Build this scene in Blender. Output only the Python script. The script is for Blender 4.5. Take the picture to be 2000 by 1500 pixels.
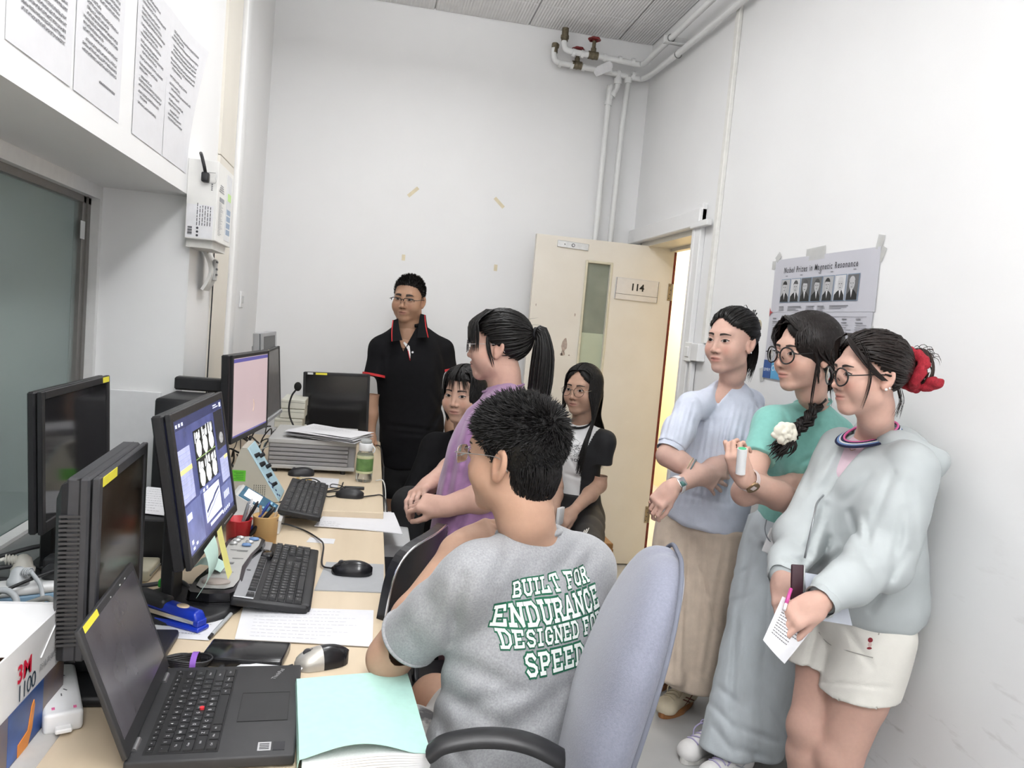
import bpy,bmesh,math,random
import numpy as np
from mathutils import Vector,Matrix
from mathutils.bvhtree import BVHTree
for _o in list(bpy.data.objects):
 bpy.data.objects.remove(_o,do_unlink=True)
SC=bpy.context.scene
COL=SC.collection
random.seed(7)
RNG=np.random.default_rng(11)
# ---- camera
FPX=1475.0
YAW,PIT,ROL=[math.radians(a)for a in(10.72,4.36,5.05)]
EYE=np.array([0.0,0.0,1.52])
def _cam_axes():
 cy,sy,cp,sp=math.cos(YAW),math.sin(YAW),math.cos(PIT),math.sin(PIT)
 fwd=np.array([sy*cp,cy*cp,-sp])
 right=np.array([cy,-sy,0.0])
 down=np.cross(fwd,right)
 c,s=math.cos(ROL),math.sin(ROL)
 return np.array([c*right-s*down,s*right+c*down,fwd])
CAMM=_cam_axes()
cam=bpy.data.cameras.new('camera')
cam.sensor_width=36.0
cam.lens=FPX/2000*36.0
cam.clip_start=0.05
camo=bpy.data.objects.new('camera',cam)
COL.objects.link(camo)
_m=Matrix.Identity(4)
for _i in range(3):
 _m[_i][0]=CAMM[0][_i]
 _m[_i][1]=-CAMM[1][_i]
 _m[_i][2]=-CAMM[2][_i]
 _m[_i][3]=EYE[_i]
camo.matrix_world=_m
SC.camera=camo
# ---- world, exposure, unseen overhead lamps and added up-light
SC.view_settings.view_transform='Standard'
SC.view_settings.look='None'
SC.view_settings.gamma=1.0
SC.view_settings.use_curve_mapping=False
SC.view_settings.exposure=0.48
world=bpy.data.worlds.new('world')
SC.world=world
world.use_nodes=True
world.node_tree.nodes['Background'].inputs[0].default_value=(0.92,0.95,1.0,1)
world.node_tree.nodes['Background'].inputs[1].default_value=0.35
def area_light(name,loc,sx,sy,power,color=(1,1,1),rot=(0,0,0)):
 l=bpy.data.lights.new(name,'AREA')
 l.shape='RECTANGLE'
 l.size,l.size_y,l.energy,l.color=sx,sy,power,color
 o=bpy.data.objects.new(name,l)
 o.location=loc
 o.rotation_euler=rot
 COL.objects.link(o)
 return o
LAMPS=[(0.25,3.3,9.0),(0.25,1.6,5.5),(0.25,0.1,16),(0.25,-1.4,23)]  # unseen overhead lamps, set below the ceiling to even out the light
for _x,_y,_p in LAMPS:
 area_light('overhead_light_down',(_x,_y,3.12),0.30,1.2,_p,(0.98,0.99,1.0))
 area_light('ceiling_fill_up',(_x,_y,3.15),0.30,1.2,_p*1.5,(0.98,0.99,1.0),(math.pi,0,0))  # upward light added to brighten the ceiling
area_light('corridor_light',(2.4,6.2,2.7),0.6,3.0,80,(1.0,0.93,0.78))
area_light('scanner_room_light',(-2.6,2.2,2.6),0.8,0.8,3.0,(0.9,1.0,0.98))
# ---- helpers
def at(px,py,X=None,Y=None,Z=None):
 """point of the place seen at photo pixel (px, py) on a plane of known X, Y or Z"""
 d=CAMM.T@np.array([(px-1000)/FPX,(py-750)/FPX,1.0])
 if X is not None:
  t=(X-EYE[0])/d[0]
 elif Y is not None:
  t=(Y-EYE[1])/d[1]
 else:
  t=(Z-EYE[2])/d[2]
 return EYE+t*d
def V(*a):
 return np.array(a,float)
def nrm(v):
 v=np.asarray(v,float)
 return v/(np.linalg.norm(v)+1e-12)
def lerp(a,b,t):
 return np.asarray(a,float)*(1-t)+np.asarray(b,float)*t
MATS={}
def mat(name,c=(0.8,0.8,0.8),r=0.5,m=0.0,var=0.05,vs=30.0,bump=0.0,bs=150.0,stretch=None,emit=0.0,trans=0.0,alpha=1.0,spec=0.5,sheen=0.0,sss=0.0,attr=None,ior=1.45,coat=0.0,c2=None,vthr=None):
 """procedural principled material: noise-varied colour, optional noise bump"""
 if name in MATS:
  return MATS[name]
 M=bpy.data.materials.new(name)
 M.use_nodes=True
 nt=M.node_tree
 b=nt.nodes['Principled BSDF']
 L=nt.links.new
 b.inputs['Roughness'].default_value=r
 b.inputs['Metallic'].default_value=m
 b.inputs['Specular IOR Level'].default_value=spec
 b.inputs['IOR'].default_value=ior
 if trans:
  b.inputs['Transmission Weight'].default_value=trans
 if alpha<1:
  b.inputs['Alpha'].default_value=alpha
 if sheen:
  b.inputs['Sheen Weight'].default_value=sheen
 if coat:
  b.inputs['Coat Weight'].default_value=coat
 if sss:
  b.inputs['Subsurface Weight'].default_value=sss
  b.inputs['Subsurface Radius'].default_value=(0.012,0.005,0.003)
  b.inputs['Subsurface Scale'].default_value=0.6
 tc=nt.nodes.new('ShaderNodeTexCoord')
 mp=nt.nodes.new('ShaderNodeMapping')
 L(tc.outputs['Object'],mp.inputs['Vector'])
 if stretch:
  mp.inputs['Scale'].default_value=stretch
 no=nt.nodes.new('ShaderNodeTexNoise')
 no.inputs['Scale'].default_value=vs
 no.inputs['Detail'].default_value=4
 L(mp.outputs[0],no.inputs['Vector'])
 rp=nt.nodes.new('ShaderNodeValToRGB')
 rp.color_ramp.elements[0].position=0.3 if vthr is None else vthr[0]
 rp.color_ramp.elements[1].position=0.7 if vthr is None else vthr[1]
 c=np.array(c[:3],float)
 lo=c*(1-var)if c2 is None else np.array(c2,float)
 hi=np.clip(c*(1+var),0,1)if c2 is None else c
 if attr:
  at_=nt.nodes.new('ShaderNodeAttribute')
  at_.attribute_name=attr
  mx=nt.nodes.new('ShaderNodeMix')
  mx.data_type='RGBA'
  mx.blend_type='MULTIPLY'
  mx.inputs[0].default_value=1.0
  rp.color_ramp.elements[0].color=(1-var,1-var,1-var,1)
  rp.color_ramp.elements[1].color=(1,1,1,1)
  L(no.outputs['Fac'],rp.inputs[0])
  L(at_.outputs['Color'],mx.inputs[6])
  L(rp.outputs[0],mx.inputs[7])
  colour=mx.outputs[2]
 else:
  rp.color_ramp.elements[0].color=(*lo,1)
  rp.color_ramp.elements[1].color=(*hi,1)
  L(no.outputs['Fac'],rp.inputs[0])
  colour=rp.outputs[0]
 L(colour,b.inputs['Base Color'])
 if emit:
  L(colour,b.inputs['Emission Color'])
  b.inputs['Emission Strength'].default_value=emit
 if bump:
  n2=nt.nodes.new('ShaderNodeTexNoise')
  n2.inputs['Scale'].default_value=bs
  n2.inputs['Detail'].default_value=3
  L(mp.outputs[0],n2.inputs['Vector'])
  bp=nt.nodes.new('ShaderNodeBump')
  bp.inputs['Strength'].default_value=bump
  bp.inputs['Distance'].default_value=0.004
  L(n2.outputs['Fac'],bp.inputs['Height'])
  L(bp.outputs[0],b.inputs['Normal'])
 MATS[name]=M
 return M
def thing(name,label,cat,loc=(0,0,0),group=None):
 o=bpy.data.objects.new(name,None)
 o.empty_display_size=0.05
 COL.objects.link(o)
 o.location=[float(v)for v in loc]
 return tag(o,label,cat,group)
def tag(o,label=None,cat=None,group=None,kind=None):
 if label:
  o['label']=label
 if cat:
  o['category']=cat
 if group:
  o['group']=group
 if kind:
  o['kind']=kind
 return o
def origin(p):
 if p is None:
  return np.zeros(3)
 return np.array(p.matrix_basis.translation)+origin(p.parent)
def link(name,me,parent=None,loc=None):
 """mesh is in world coordinates; shift it so that it hangs on its parent"""
 o=bpy.data.objects.new(name,me)
 COL.objects.link(o)
 if parent is not None:
  o.parent=parent
 org=origin(parent)
 base=np.array(loc,float)if loc is not None else org
 n=len(me.vertices)
 if n:
  co=np.empty(n*3,np.float32)
  me.vertices.foreach_get('co',co)
  co=(co.reshape(-1,3)-base).astype(np.float32)
  me.vertices.foreach_set('co',co.ravel())
  me.update()
 o.location=[float(v)for v in(base-org)]
 return o
class MB:
 """collects shapes in world coordinates, then links them as ONE mesh object"""
 def __init__(s):
  s.v,s.f,s.m,s.sm=[],[],[],[]
 def add(s,vs,fs,mi=0,smooth=False,T=None):
  b=len(s.v)
  if T is not None:
   vs=[T@Vector(v)for v in vs]
  s.v+=[tuple(float(c)for c in v)for v in vs]
  s.f+=[tuple(int(i)+b for i in f)for f in fs]
  s.m+=[mi]*len(fs)
  s.sm+=[smooth]*len(fs)
  return s
 def bm(s,bm,mi=0,smooth=False,T=None):
  bm.verts.index_update()
  s.add([v.co for v in bm.verts],[[v.index for v in f.verts]for f in bm.faces],mi,smooth,T)
  bm.free()
  return s
 def box(s,c,d,mi=0,T=None,bev=0.0,seg=1,taper=None):
  bm=bmesh.new()
  bmesh.ops.create_cube(bm,size=1)
  for v in bm.verts:
   k=1.0
   if taper and v.co.z>0:
    k=taper
   v.co=Vector((v.co.x*d[0]*k+c[0],v.co.y*d[1]*k+c[1],v.co.z*d[2]+c[2]))
  if bev:
   bmesh.ops.bevel(bm,geom=bm.edges[:],offset=min(bev,min(d)*0.49),segments=seg,affect='EDGES',profile=0.5)
  return s.bm(bm,mi,bev>0 and seg>1,T)
 def box2(s,lo,hi,mi=0,T=None,bev=0.0,seg=1):
  lo,hi=np.array(lo,float),np.array(hi,float)
  return s.box((lo+hi)/2,hi-lo,mi,T,bev,seg)
 def tube(s,pts,r,mi=0,n=6,T=None,closed=False,caps=True):
  pts=np.array(pts,float)
  r=np.broadcast_to(np.array(r,float),(len(pts),))
  tan=np.gradient(pts,axis=0)
  if closed:
   tan=np.roll(pts,-1,0)-np.roll(pts,1,0)
  tan/=np.linalg.norm(tan,axis=1)[:,None]+1e-12
  up=V(0,0,1)if abs(tan[0][2])<0.9 else V(1,0,0)
  nn=nrm(np.cross(tan[0],up))
  vs=[]
  for i in range(len(pts)):
   nn=nrm(nn-tan[i]*(nn@tan[i]))
   bb=np.cross(tan[i],nn)
   for j in range(n):
    a=2*math.pi*j/n
    vs.append(pts[i]+r[i]*(math.cos(a)*nn+math.sin(a)*bb))
  fs=[]
  k=len(pts)
  for i in range(k if closed else k-1):
   i2=(i+1)%k
   for j in range(n):
    j2=(j+1)%n
    fs.append((i*n+j,i*n+j2,i2*n+j2,i2*n+j))
  if caps and not closed:
   fs.append(tuple(range(n-1,-1,-1)))
   fs.append(tuple((k-1)*n+j for j in range(n)))
  return s.add(vs,fs,mi,True,T)
 def cyl(s,a,b,r,mi=0,n=16,r2=None,T=None,smooth=True):
  a,b=np.array(a,float),np.array(b,float)
  d=nrm(b-a)
  up=V(0,0,1)if abs(d[2])<0.9 else V(1,0,0)
  x=nrm(np.cross(up,d))
  y=np.cross(d,x)
  r2=r if r2 is None else r2
  vs=[]
  for p,rr in((a,r),(b,r2)):
   for j in range(n):
    t=2*math.pi*j/n
    vs.append(p+rr*(math.cos(t)*x+math.sin(t)*y))
  fs=[(j,(j+1)%n,n+(j+1)%n,n+j)for j in range(n)]
  s.add(vs,fs,mi,smooth,T)
  s.add(vs[:n],[tuple(range(n-1,-1,-1))],mi,False,T)
  s.add(vs[n:],[tuple(range(n))],mi,False,T)
  return s
 def lathe(s,prof,c,mi=0,n=24,T=None,axis=None):
  """prof = [(r, z)...] around vertical axis at c"""
  c=np.array(c,float)
  vs,fs=[],[]
  for r,z in prof:
   for j in range(n):
    t=2*math.pi*j/n
    vs.append(c+V(r*math.cos(t),r*math.sin(t),z))
  for i in range(len(prof)-1):
   for j in range(n):
    j2=(j+1)%n
    fs.append((i*n+j,i*n+j2,(i+1)*n+j2,(i+1)*n+j))
  if prof[0][0]>1e-4:
   fs.append(tuple(range(n-1,-1,-1)))
  if prof[-1][0]>1e-4:
   fs.append(tuple((len(prof)-1)*n+j for j in range(n)))
  return s.add(vs,fs,mi,True,T)
 def prism(s,poly,z0,z1,mi=0,T=None):
  """polygon in xy extruded from z0 to z1"""
  n=len(poly)
  vs=[(p[0],p[1],z0)for p in poly]+[(p[0],p[1],z1)for p in poly]
  fs=[tuple(range(n-1,-1,-1)),tuple(range(n,2*n))]
  fs+=[(j,(j+1)%n,n+(j+1)%n,n+j)for j in range(n)]
  return s.add(vs,fs,mi,False,T)
 def quad(s,a,b,c,d,mi=0,T=None):
  return s.add([a,b,c,d],[(0,1,2,3)],mi,False,T)
 def sphere(s,c,r,mi=0,T=None,n=12,sc=(1,1,1)):
  bm=bmesh.new()
  bmesh.ops.create_uvsphere(bm,u_segments=n,v_segments=max(6,n*2//3),radius=1)
  for v in bm.verts:
   v.co=Vector((v.co.x*r*sc[0]+c[0],v.co.y*r*sc[1]+c[1],v.co.z*r*sc[2]+c[2]))
  return s.bm(bm,mi,True,T)
 def sheet(s,P,thick=0.0,mi=0,T=None):
  """P: (n, m, 3) grid of points -> smooth sheet"""
  P=np.array(P,float)
  n,m=P.shape[:2]
  vs=P.reshape(-1,3)
  fs=[(i*m+j,i*m+j+1,(i+1)*m+j+1,(i+1)*m+j)for i in range(n-1)for j in range(m-1)]
  if thick:
   du=np.gradient(P,axis=0)
   dv=np.gradient(P,axis=1)
   N=np.cross(du,dv)
   N/=np.linalg.norm(N,axis=2)[...,None]+1e-12
   Q=(P-N*thick).reshape(-1,3)
   b=n*m
   fs2=[tuple(b+i for i in f[::-1])for f in fs]
   rim=[i*m for i in range(n)]+[(n-1)*m+j for j in range(1,m)]+[i*m+m-1 for i in range(n-2,-1,-1)]+[j for j in range(m-2,0,-1)]
   s.add(np.vstack([vs,Q]),fs+fs2,mi,True,T)
   nr=len(rim)
   rf=[(i,(i+1)%nr,nr+(i+1)%nr,nr+i)for i in range(nr)]
   return s.add(np.vstack([vs[rim],Q[rim]]),rf,mi,False,T)
  return s.add(vs,fs,mi,True,T)
 def build(s,name,mats,parent=None,kind=None,label=None,loc=None):
  me=bpy.data.meshes.new(name)
  me.from_pydata(s.v,[],s.f)
  if not isinstance(mats,(list,tuple)):
   mats=[mats]
  for m_ in mats:
   me.materials.append(m_)
  me.polygons.foreach_set('material_index',s.m)
  me.polygons.foreach_set('use_smooth',s.sm)
  me.update()
  o=link(name,me,parent,loc)
  if kind:
   o['kind']=kind
  if label:
   o['label']=label
  return o
def frame(o,x,y,z=None):
 """4x4 with axes x, y (orthonormalised), z = x cross y, origin o"""
 x=nrm(x)
 y=np.asarray(y,float)
 y=nrm(y-x*(x@y))
 z=np.cross(x,y)
 m_=Matrix.Identity(4)
 for i in range(3):
  m_[i][0],m_[i][1],m_[i][2],m_[i][3]=x[i],y[i],z[i],float(o[i])
 return m_
def rotz(loc,deg):
 return Matrix.Translation(Vector([float(c)for c in loc]))@Matrix.Rotation(math.radians(deg),4,'Z')
def spline(pts,n=8):
 """Catmull-Rom through points"""
 P=np.array(pts,float)
 P=np.vstack([2*P[0]-P[1],P,2*P[-1]-P[-2]])
 out=[]
 for i in range(1,len(P)-2):
  for k in range(n):
   t=k/n
   a,b,c,d=P[i-1],P[i],P[i+1],P[i+2]
   out.append(0.5*((2*b)+(c-a)*t+(2*a-5*b+4*c-d)*t*t+(3*b-a-3*c+d)*t**3))
 out.append(P[-2])
 return np.array(out)
def text_geo(body,size=0.1,align='CENTER',bold=0.0,extrude=0.0,spacing=1.0):
 """flat letter outlines of the built-in font as (verts, faces) in the xy plane"""
 cu=bpy.data.curves.new('t','FONT')
 cu.body=body
 cu.size=size
 cu.align_x=align
 cu.align_y='CENTER'
 cu.offset=bold
 cu.extrude=extrude
 cu.space_character=spacing
 cu.resolution_u=3
 o=bpy.data.objects.new('t',cu)
 COL.objects.link(o)
 dg=bpy.context.evaluated_depsgraph_get()
 me=bpy.data.meshes.new_from_object(o.evaluated_get(dg))
 vs=[tuple(v.co)for v in me.vertices]
 fs=[tuple(p.vertices)for p in me.polygons]
 bpy.data.objects.remove(o)
 bpy.data.curves.remove(cu)
 bpy.data.meshes.remove(me)
 return vs,fs
 # ---- distance-field modelling (bodies, clothes)
class Prim:
 def __init__(s,fn,lo,hi):
  s.fn,s.lo,s.hi=fn,np.asarray(lo,float),np.asarray(hi,float)
def rcone(a,b,ra,rb=None):
 a,b=np.array(a,float),np.array(b,float)
 rb=ra if rb is None else rb
 ab=b-a
 L2=float(ab@ab)+1e-12
 R=max(ra,rb)
 def fn(x,y,z):
  px,py,pz=x-a[0],y-a[1],z-a[2]
  t=np.clip((px*ab[0]+py*ab[1]+pz*ab[2])/L2,0,1)
  return np.sqrt((px-t*ab[0])**2+(py-t*ab[1])**2+(pz-t*ab[2])**2)-(ra+(rb-ra)*t)
 return Prim(fn,np.minimum(a,b)-R,np.maximum(a,b)+R)
def chain(pts,rs):
 return[rcone(pts[i],pts[i+1],rs[i],rs[i+1])for i in range(len(pts)-1)]
def ell(c,r,R=None):
 """ellipsoid; R = 3x3 whose columns are its axes"""
 c,r=np.array(c,float),np.array(r,float)
 R=np.eye(3)if R is None else np.asarray(R,float)
 ext=np.sqrt(((R*r)**2).sum(1))
 def fn(x,y,z):
  px,py,pz=x-c[0],y-c[1],z-c[2]
  q=[(px*R[0,i]+py*R[1,i]+pz*R[2,i])/r[i]for i in range(3)]
  k0=np.sqrt(q[0]**2+q[1]**2+q[2]**2)+1e-6
  k1=np.sqrt((q[0]/r[0])**2+(q[1]/r[1])**2+(q[2]/r[2])**2)+1e-6
  return k0*(k0-1)/k1
 return Prim(fn,c-ext,c+ext)
def rbox(c,hs,r,R=None):
 c,hs=np.array(c,float),np.array(hs,float)
 R=np.eye(3)if R is None else np.asarray(R,float)
 ext=np.abs(R*hs).sum(1)
 def fn(x,y,z):
  px,py,pz=x-c[0],y-c[1],z-c[2]
  q=[np.abs(px*R[0,i]+py*R[1,i]+pz*R[2,i])-(hs[i]-r)for i in range(3)]
  o=np.sqrt(np.maximum(q[0],0)**2+np.maximum(q[1],0)**2+np.maximum(q[2],0)**2)
  return o+np.minimum(np.maximum(q[0],np.maximum(q[1],q[2])),0)-r
 return Prim(fn,c-ext,c+ext)
def loft(p0,R,secs,rnd=0.02,n=2.0):
 """stack of (super)ellipses along the third axis of R (columns side, front, up) from p0
    secs = [(u, cs, cf, a, b)] with u ascending"""
 p0,R=np.array(p0,float),np.asarray(R,float)
 S=np.array(secs,float)
 uu=np.linspace(S[0,0],S[-1,0],40)
 T=np.stack([np.interp(uu,S[:,0],S[:,i])for i in range(1,5)],1)
 for _ in range(2):
  T[1:-1]=(T[:-2]+2*T[1:-1]+T[2:])/4
 pts=[]
 for s_ in S:
  for e in(-1,1):
   for g in(-1,1):
    pts.append(p0+R@V(s_[1]+e*s_[3],s_[2]+g*s_[4],s_[0]))
 pts=np.array(pts)
 def fn(x,y,z):
  px,py,pz=x-p0[0],y-p0[1],z-p0[2]
  q=[px*R[0,i]+py*R[1,i]+pz*R[2,i]for i in range(3)]
  u=np.clip(q[2],uu[0],uu[-1])
  cs,cf,a,b=[np.interp(u,uu,T[:,i])for i in range(4)]
  ex,ey=np.abs(q[0]-cs),np.abs(q[1]-cf)
  rr=((ex/a)**n+(ey/b)**n)**(1.0/n)+1e-5
  rad=np.sqrt(ex*ex+ey*ey)
  d=np.where(rr>0.3,rad*(1-1/rr),-0.7*np.minimum(a,b))
  cap=np.maximum(q[2]-uu[-1],uu[0]-q[2])
  ax,ay=d+rnd,cap+rnd
  return np.minimum(np.maximum(ax,ay),0)+np.sqrt(np.maximum(ax,0)**2+np.maximum(ay,0)**2)-rnd
 return Prim(fn,pts.min(0),pts.max(0))
def wob(x,y,z,f,seed=0,ax=(1,1,1)):
 """cheap smooth pseudo-noise in -1..1"""
 r=np.random.default_rng(seed)
 out=0
 wx=np.sin(y*f*0.7+r.uniform(0,6))*0.8
 wy=np.sin(z*f*0.6+r.uniform(0,6))*0.8
 for i in range(4):
  k=r.normal(size=3)*np.array(ax)
  k=k/np.linalg.norm(k)*f*r.uniform(0.7,1.5)
  out=out+np.sin(k[0]*x+k[1]*y+k[2]*z+r.uniform(0,6)+wx*(i%2)+wy)
 return out/3.2
def crease(a,b,w,amp):
 """groove (amp>0) or ridge (amp<0) along a segment, fading at its ends"""
 a,b=np.array(a,float),np.array(b,float)
 ab=b-a
 L2=float(ab@ab)+1e-12
 def fn(x,y,z):
  px,py,pz=x-a[0],y-a[1],z-a[2]
  t0=(px*ab[0]+py*ab[1]+pz*ab[2])/L2
  t=np.clip(t0,0,1)
  d2=(px-t*ab[0])**2+(py-t*ab[1])**2+(pz-t*ab[2])**2
  return amp*np.exp(-d2/(w*w))*np.clip(1.2-np.abs(t-0.5)*1.4,0,1)
 return fn
def crease_v(pa,pb,Y,w,amp,win=.13):
 """groove cut along the line of sight between two places seen at pixels pa and pb near depth Y"""
 a,b=at(*pa,Y=Y),at(*pb,Y=Y)
 d=(a+b)/2-EYE
 d=d/np.linalg.norm(d)
 ab=b-a
 ab=ab-d*(ab@d)
 L2=float(ab@ab)+1e-12
 def fn(x,y,z):
  px,py,pz=x-a[0],y-a[1],z-a[2]
  dep=px*d[0]+py*d[1]+pz*d[2]
  qx,qy,qz=px-dep*d[0],py-dep*d[1],pz-dep*d[2]
  t=np.clip((qx*ab[0]+qy*ab[1]+qz*ab[2])/L2,0,1)
  d2=(qx-t*ab[0])**2+(qy-t*ab[1])**2+(qz-t*ab[2])**2
  side=(qx*ab[1]-qy*ab[0])*0
  g=np.exp(-d2/(w*w))-.55*np.exp(-d2/(w*w*6))
  return amp*g*np.clip(1.25-np.abs(t-.5)*1.5,0,1)*np.clip((win-np.abs(dep))/.04,0,1)+side
 return fn
def ridged(amp,f,seed,ax):
 return lambda x,y,z:amp*(1-2.2*np.abs(wob(x,y,z,f,seed,ax)))
def capped(p,c,n):
 """prim cut flat at the plane through c with outward normal n"""
 c,n=np.array(c,float),nrm(n)
 f0=p.fn
 return Prim(lambda x,y,z:np.maximum(f0(x,y,z),(x-c[0])*n[0]+(y-c[1])*n[1]+(z-c[2])*n[2]),p.lo,p.hi)
def wedge(c,R,tana,depth=.07,top=.12):
 """V-shaped opening: apex c, columns of R = side, front, up"""
 c,R=np.array(c,float),np.asarray(R,float)
 ca=1/math.sqrt(1+tana*tana)
 sa=tana*ca
 def fn(x,y,z):
  px,py,pz=x-c[0],y-c[1],z-c[2]
  q=[px*R[0,i]+py*R[1,i]+pz*R[2,i]for i in range(3)]
  return np.maximum(np.maximum(np.abs(q[0])*ca-q[2]*sa,np.abs(q[1])-depth),q[2]-top)
 return Prim(fn,c-.15,c+.15)
def yoke(N,SL,SR,r0=.046,r1=.054,k=.05,dz=.02):
 u=V(0,0,dz)
 return[(rcone(N+(SL-N)*.18-u,SL,r0,r1),k),(rcone(N+(SR-N)*.18-u,SR,r0,r1),k)]
class Field:
 def __init__(s,lo,hi,h):
  s.lo=np.array(lo,float)
  s.h=h
  s.n=np.maximum(np.ceil((np.array(hi,float)-s.lo)/h).astype(int)+1,4)
  s.d=np.full(s.n,1.0,np.float32)
  s.ax=[(s.lo[i]+h*np.arange(s.n[i])).astype(np.float32)for i in range(3)]
 def blk(s,p,pad):
  sl=[]
  for i in range(3):
   a=int(np.floor((p.lo[i]-pad-s.lo[i])/s.h))
   b=int(np.ceil((p.hi[i]+pad-s.lo[i])/s.h))+1
   a,b=max(a,0),min(b,s.n[i])
   if b<=a:
    return None,None
   sl.append(slice(a,b))
  g=(s.ax[0][sl[0]][:,None,None],s.ax[1][sl[1]][None,:,None],s.ax[2][sl[2]][None,None,:])
  return tuple(sl),g
 def add(s,p,k=0.01):
  sl,g=s.blk(p,k+3*s.h)
  if sl is None:
   return
  b=p.fn(*g)
  a=s.d[sl]
  if k>0:
   hh=np.maximum(k-np.abs(a-b),0)/k
   s.d[sl]=np.minimum(a,b)-hh*hh*(k*0.25)
  else:
   s.d[sl]=np.minimum(a,b)
 def sub(s,p,k=0.005):
  sl,g=s.blk(p,k+3*s.h)
  if sl is None:
   return
  b=-p.fn(*g)
  a=s.d[sl]
  hh=np.maximum(k-np.abs(a-b),0)/k
  s.d[sl]=np.maximum(a,b)+hh*hh*(k*0.25)
 def disp(s,fns,reach=4):
  m_=np.abs(s.d)<reach*s.h
  idx=np.nonzero(m_)
  x,y,z=[s.ax[i][idx[i]]for i in range(3)]
  t=0
  for f in fns:
   t=t+f(x,y,z)
  s.d[idx]+=t
 def mesh(s):
  d,h=s.d,s.h
  sg=d<0
  cnt=np.zeros(np.array(d.shape)-1,np.int8)
  O8=[(i,j,k)for i in(0,1)for j in(0,1)for k in(0,1)]
  def sub_(a,o):
   return a[o[0]:a.shape[0]-1+o[0],o[1]:a.shape[1]-1+o[1],o[2]:a.shape[2]-1+o[2]]
  for o in O8:
   cnt+=sub_(sg,o)
  mix=(cnt>0)&(cnt<8)
  ci=np.argwhere(mix)
  vid=np.full(mix.shape,-1,np.int64)
  vid[mix]=np.arange(len(ci))
  acc=np.zeros((len(ci),3))
  num=np.zeros(len(ci))
  for a in O8:
   for axis in range(3):
    if a[axis]:
     continue
    b=list(a)
    b[axis]=1
    da=d[ci[:,0]+a[0],ci[:,1]+a[1],ci[:,2]+a[2]]
    db=d[ci[:,0]+b[0],ci[:,1]+b[1],ci[:,2]+b[2]]
    c=(da<0)!=(db<0)
    t=np.where(c,da/np.where(c,da-db,1),0)
    p=np.tile(np.array(a,float),(len(ci),1))
    p[:,axis]+=t
    acc+=p*c[:,None]
    num+=c
  vs=(ci+acc/np.maximum(num,1)[:,None])*h+s.lo
  faces=[]
  for axis in range(3):
   u,w=(axis+1)%3,(axis+2)%3
   n=list(d.shape)
   lo=[slice(None)]*3
   hi=[slice(None)]*3
   lo[axis],hi[axis]=slice(0,n[axis]-1),slice(1,n[axis])
   lo[u]=hi[u]=slice(1,n[u]-1)
   lo[w]=hi[w]=slice(1,n[w]-1)
   A,B=sg[tuple(lo)],sg[tuple(hi)]
   e=np.argwhere(A!=B)
   if not len(e):
    continue
   fl=A[e[:,0],e[:,1],e[:,2]]
   off=np.zeros(3,int)
   off[u]=off[w]=1
   e=e+off
   q=[]
   for du,dw in((-1,-1),(0,-1),(0,0),(-1,0)):
    c=e.copy()
    c[:,u]+=du
    c[:,w]+=dw
    q.append(vid[c[:,0],c[:,1],c[:,2]])
   q=np.stack(q,1)
   q[~fl]=q[~fl][:,::-1]
   faces.append(q)
  fs=np.vstack(faces)if faces else np.zeros((0,4),int)
  fs=fs[(fs>=0).all(1)]
  return vs,fs
def np_mesh(name,vs,fs,mats,mi=None,smooth=True,colors=None):
 vs=np.asarray(vs,np.float32)
 fs=np.asarray(fs,np.int32)
 me=bpy.data.meshes.new(name)
 n,k=fs.shape
 me.vertices.add(len(vs))
 me.vertices.foreach_set('co',vs.ravel())
 me.loops.add(n*k)
 me.loops.foreach_set('vertex_index',fs.ravel())
 me.polygons.add(n)
 me.polygons.foreach_set('loop_start',np.arange(n,dtype=np.int32)*k)
 me.polygons.foreach_set('loop_total',np.full(n,k,np.int32))
 if not isinstance(mats,(list,tuple)):
  mats=[mats]
 for m_ in mats:
  me.materials.append(m_)
 if mi is not None:
  me.polygons.foreach_set('material_index',np.asarray(mi,np.int32))
 me.polygons.foreach_set('use_smooth',np.full(n,smooth,bool))
 me.update(calc_edges=True)
 me.validate()
 if colors is not None:
  ca=me.color_attributes.new('col','FLOAT_COLOR','POINT')
  c4=np.ones((len(vs),4),np.float32)
  c4[:,:3]=colors
  ca.data.foreach_set('color',c4.ravel())
 return me
def bounds(prims,pad):
 lo=np.min([p.lo for p in prims],0)-pad
 hi=np.max([p.hi for p in prims],0)+pad
 return lo,hi
def cloth(name,parent,prims,m_,h=0.006,k=0.03,cuts=(),folds=(),noise=(),post=(),box=None,colors=None,label=None):
 """garment: smooth union of prims, cut, wrinkled. prims may be (prim, k)"""
 P=[p if isinstance(p,tuple)else(p,k)for p in prims]
 lo,hi=bounds([p for p,_ in P],0.03)
 if box is not None:
  lo=np.maximum(lo,box[0])
  hi=np.minimum(hi,box[1])
 F=Field(lo,hi,h)
 for p,kk in P:
  F.add(p,kk)
 fns=list(folds)
 for(amp,f,seed,ax)in noise:
  fns.append(lambda x,y,z,amp=amp,f=f,seed=seed,ax=ax:amp*wob(x,y,z,f,seed,ax))
 if fns:
  F.disp(fns,reach=max(4,0.02/h))
 for p,kk in cuts:
  F.sub(p,kk)
 vs,fs=F.mesh()
 me=np_mesh(name,vs,fs,m_,colors=None if colors is None else colors(vs))
 o=link(name,me,parent)
 if label:
  o['label']=label
 return o,vs,fs
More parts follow.
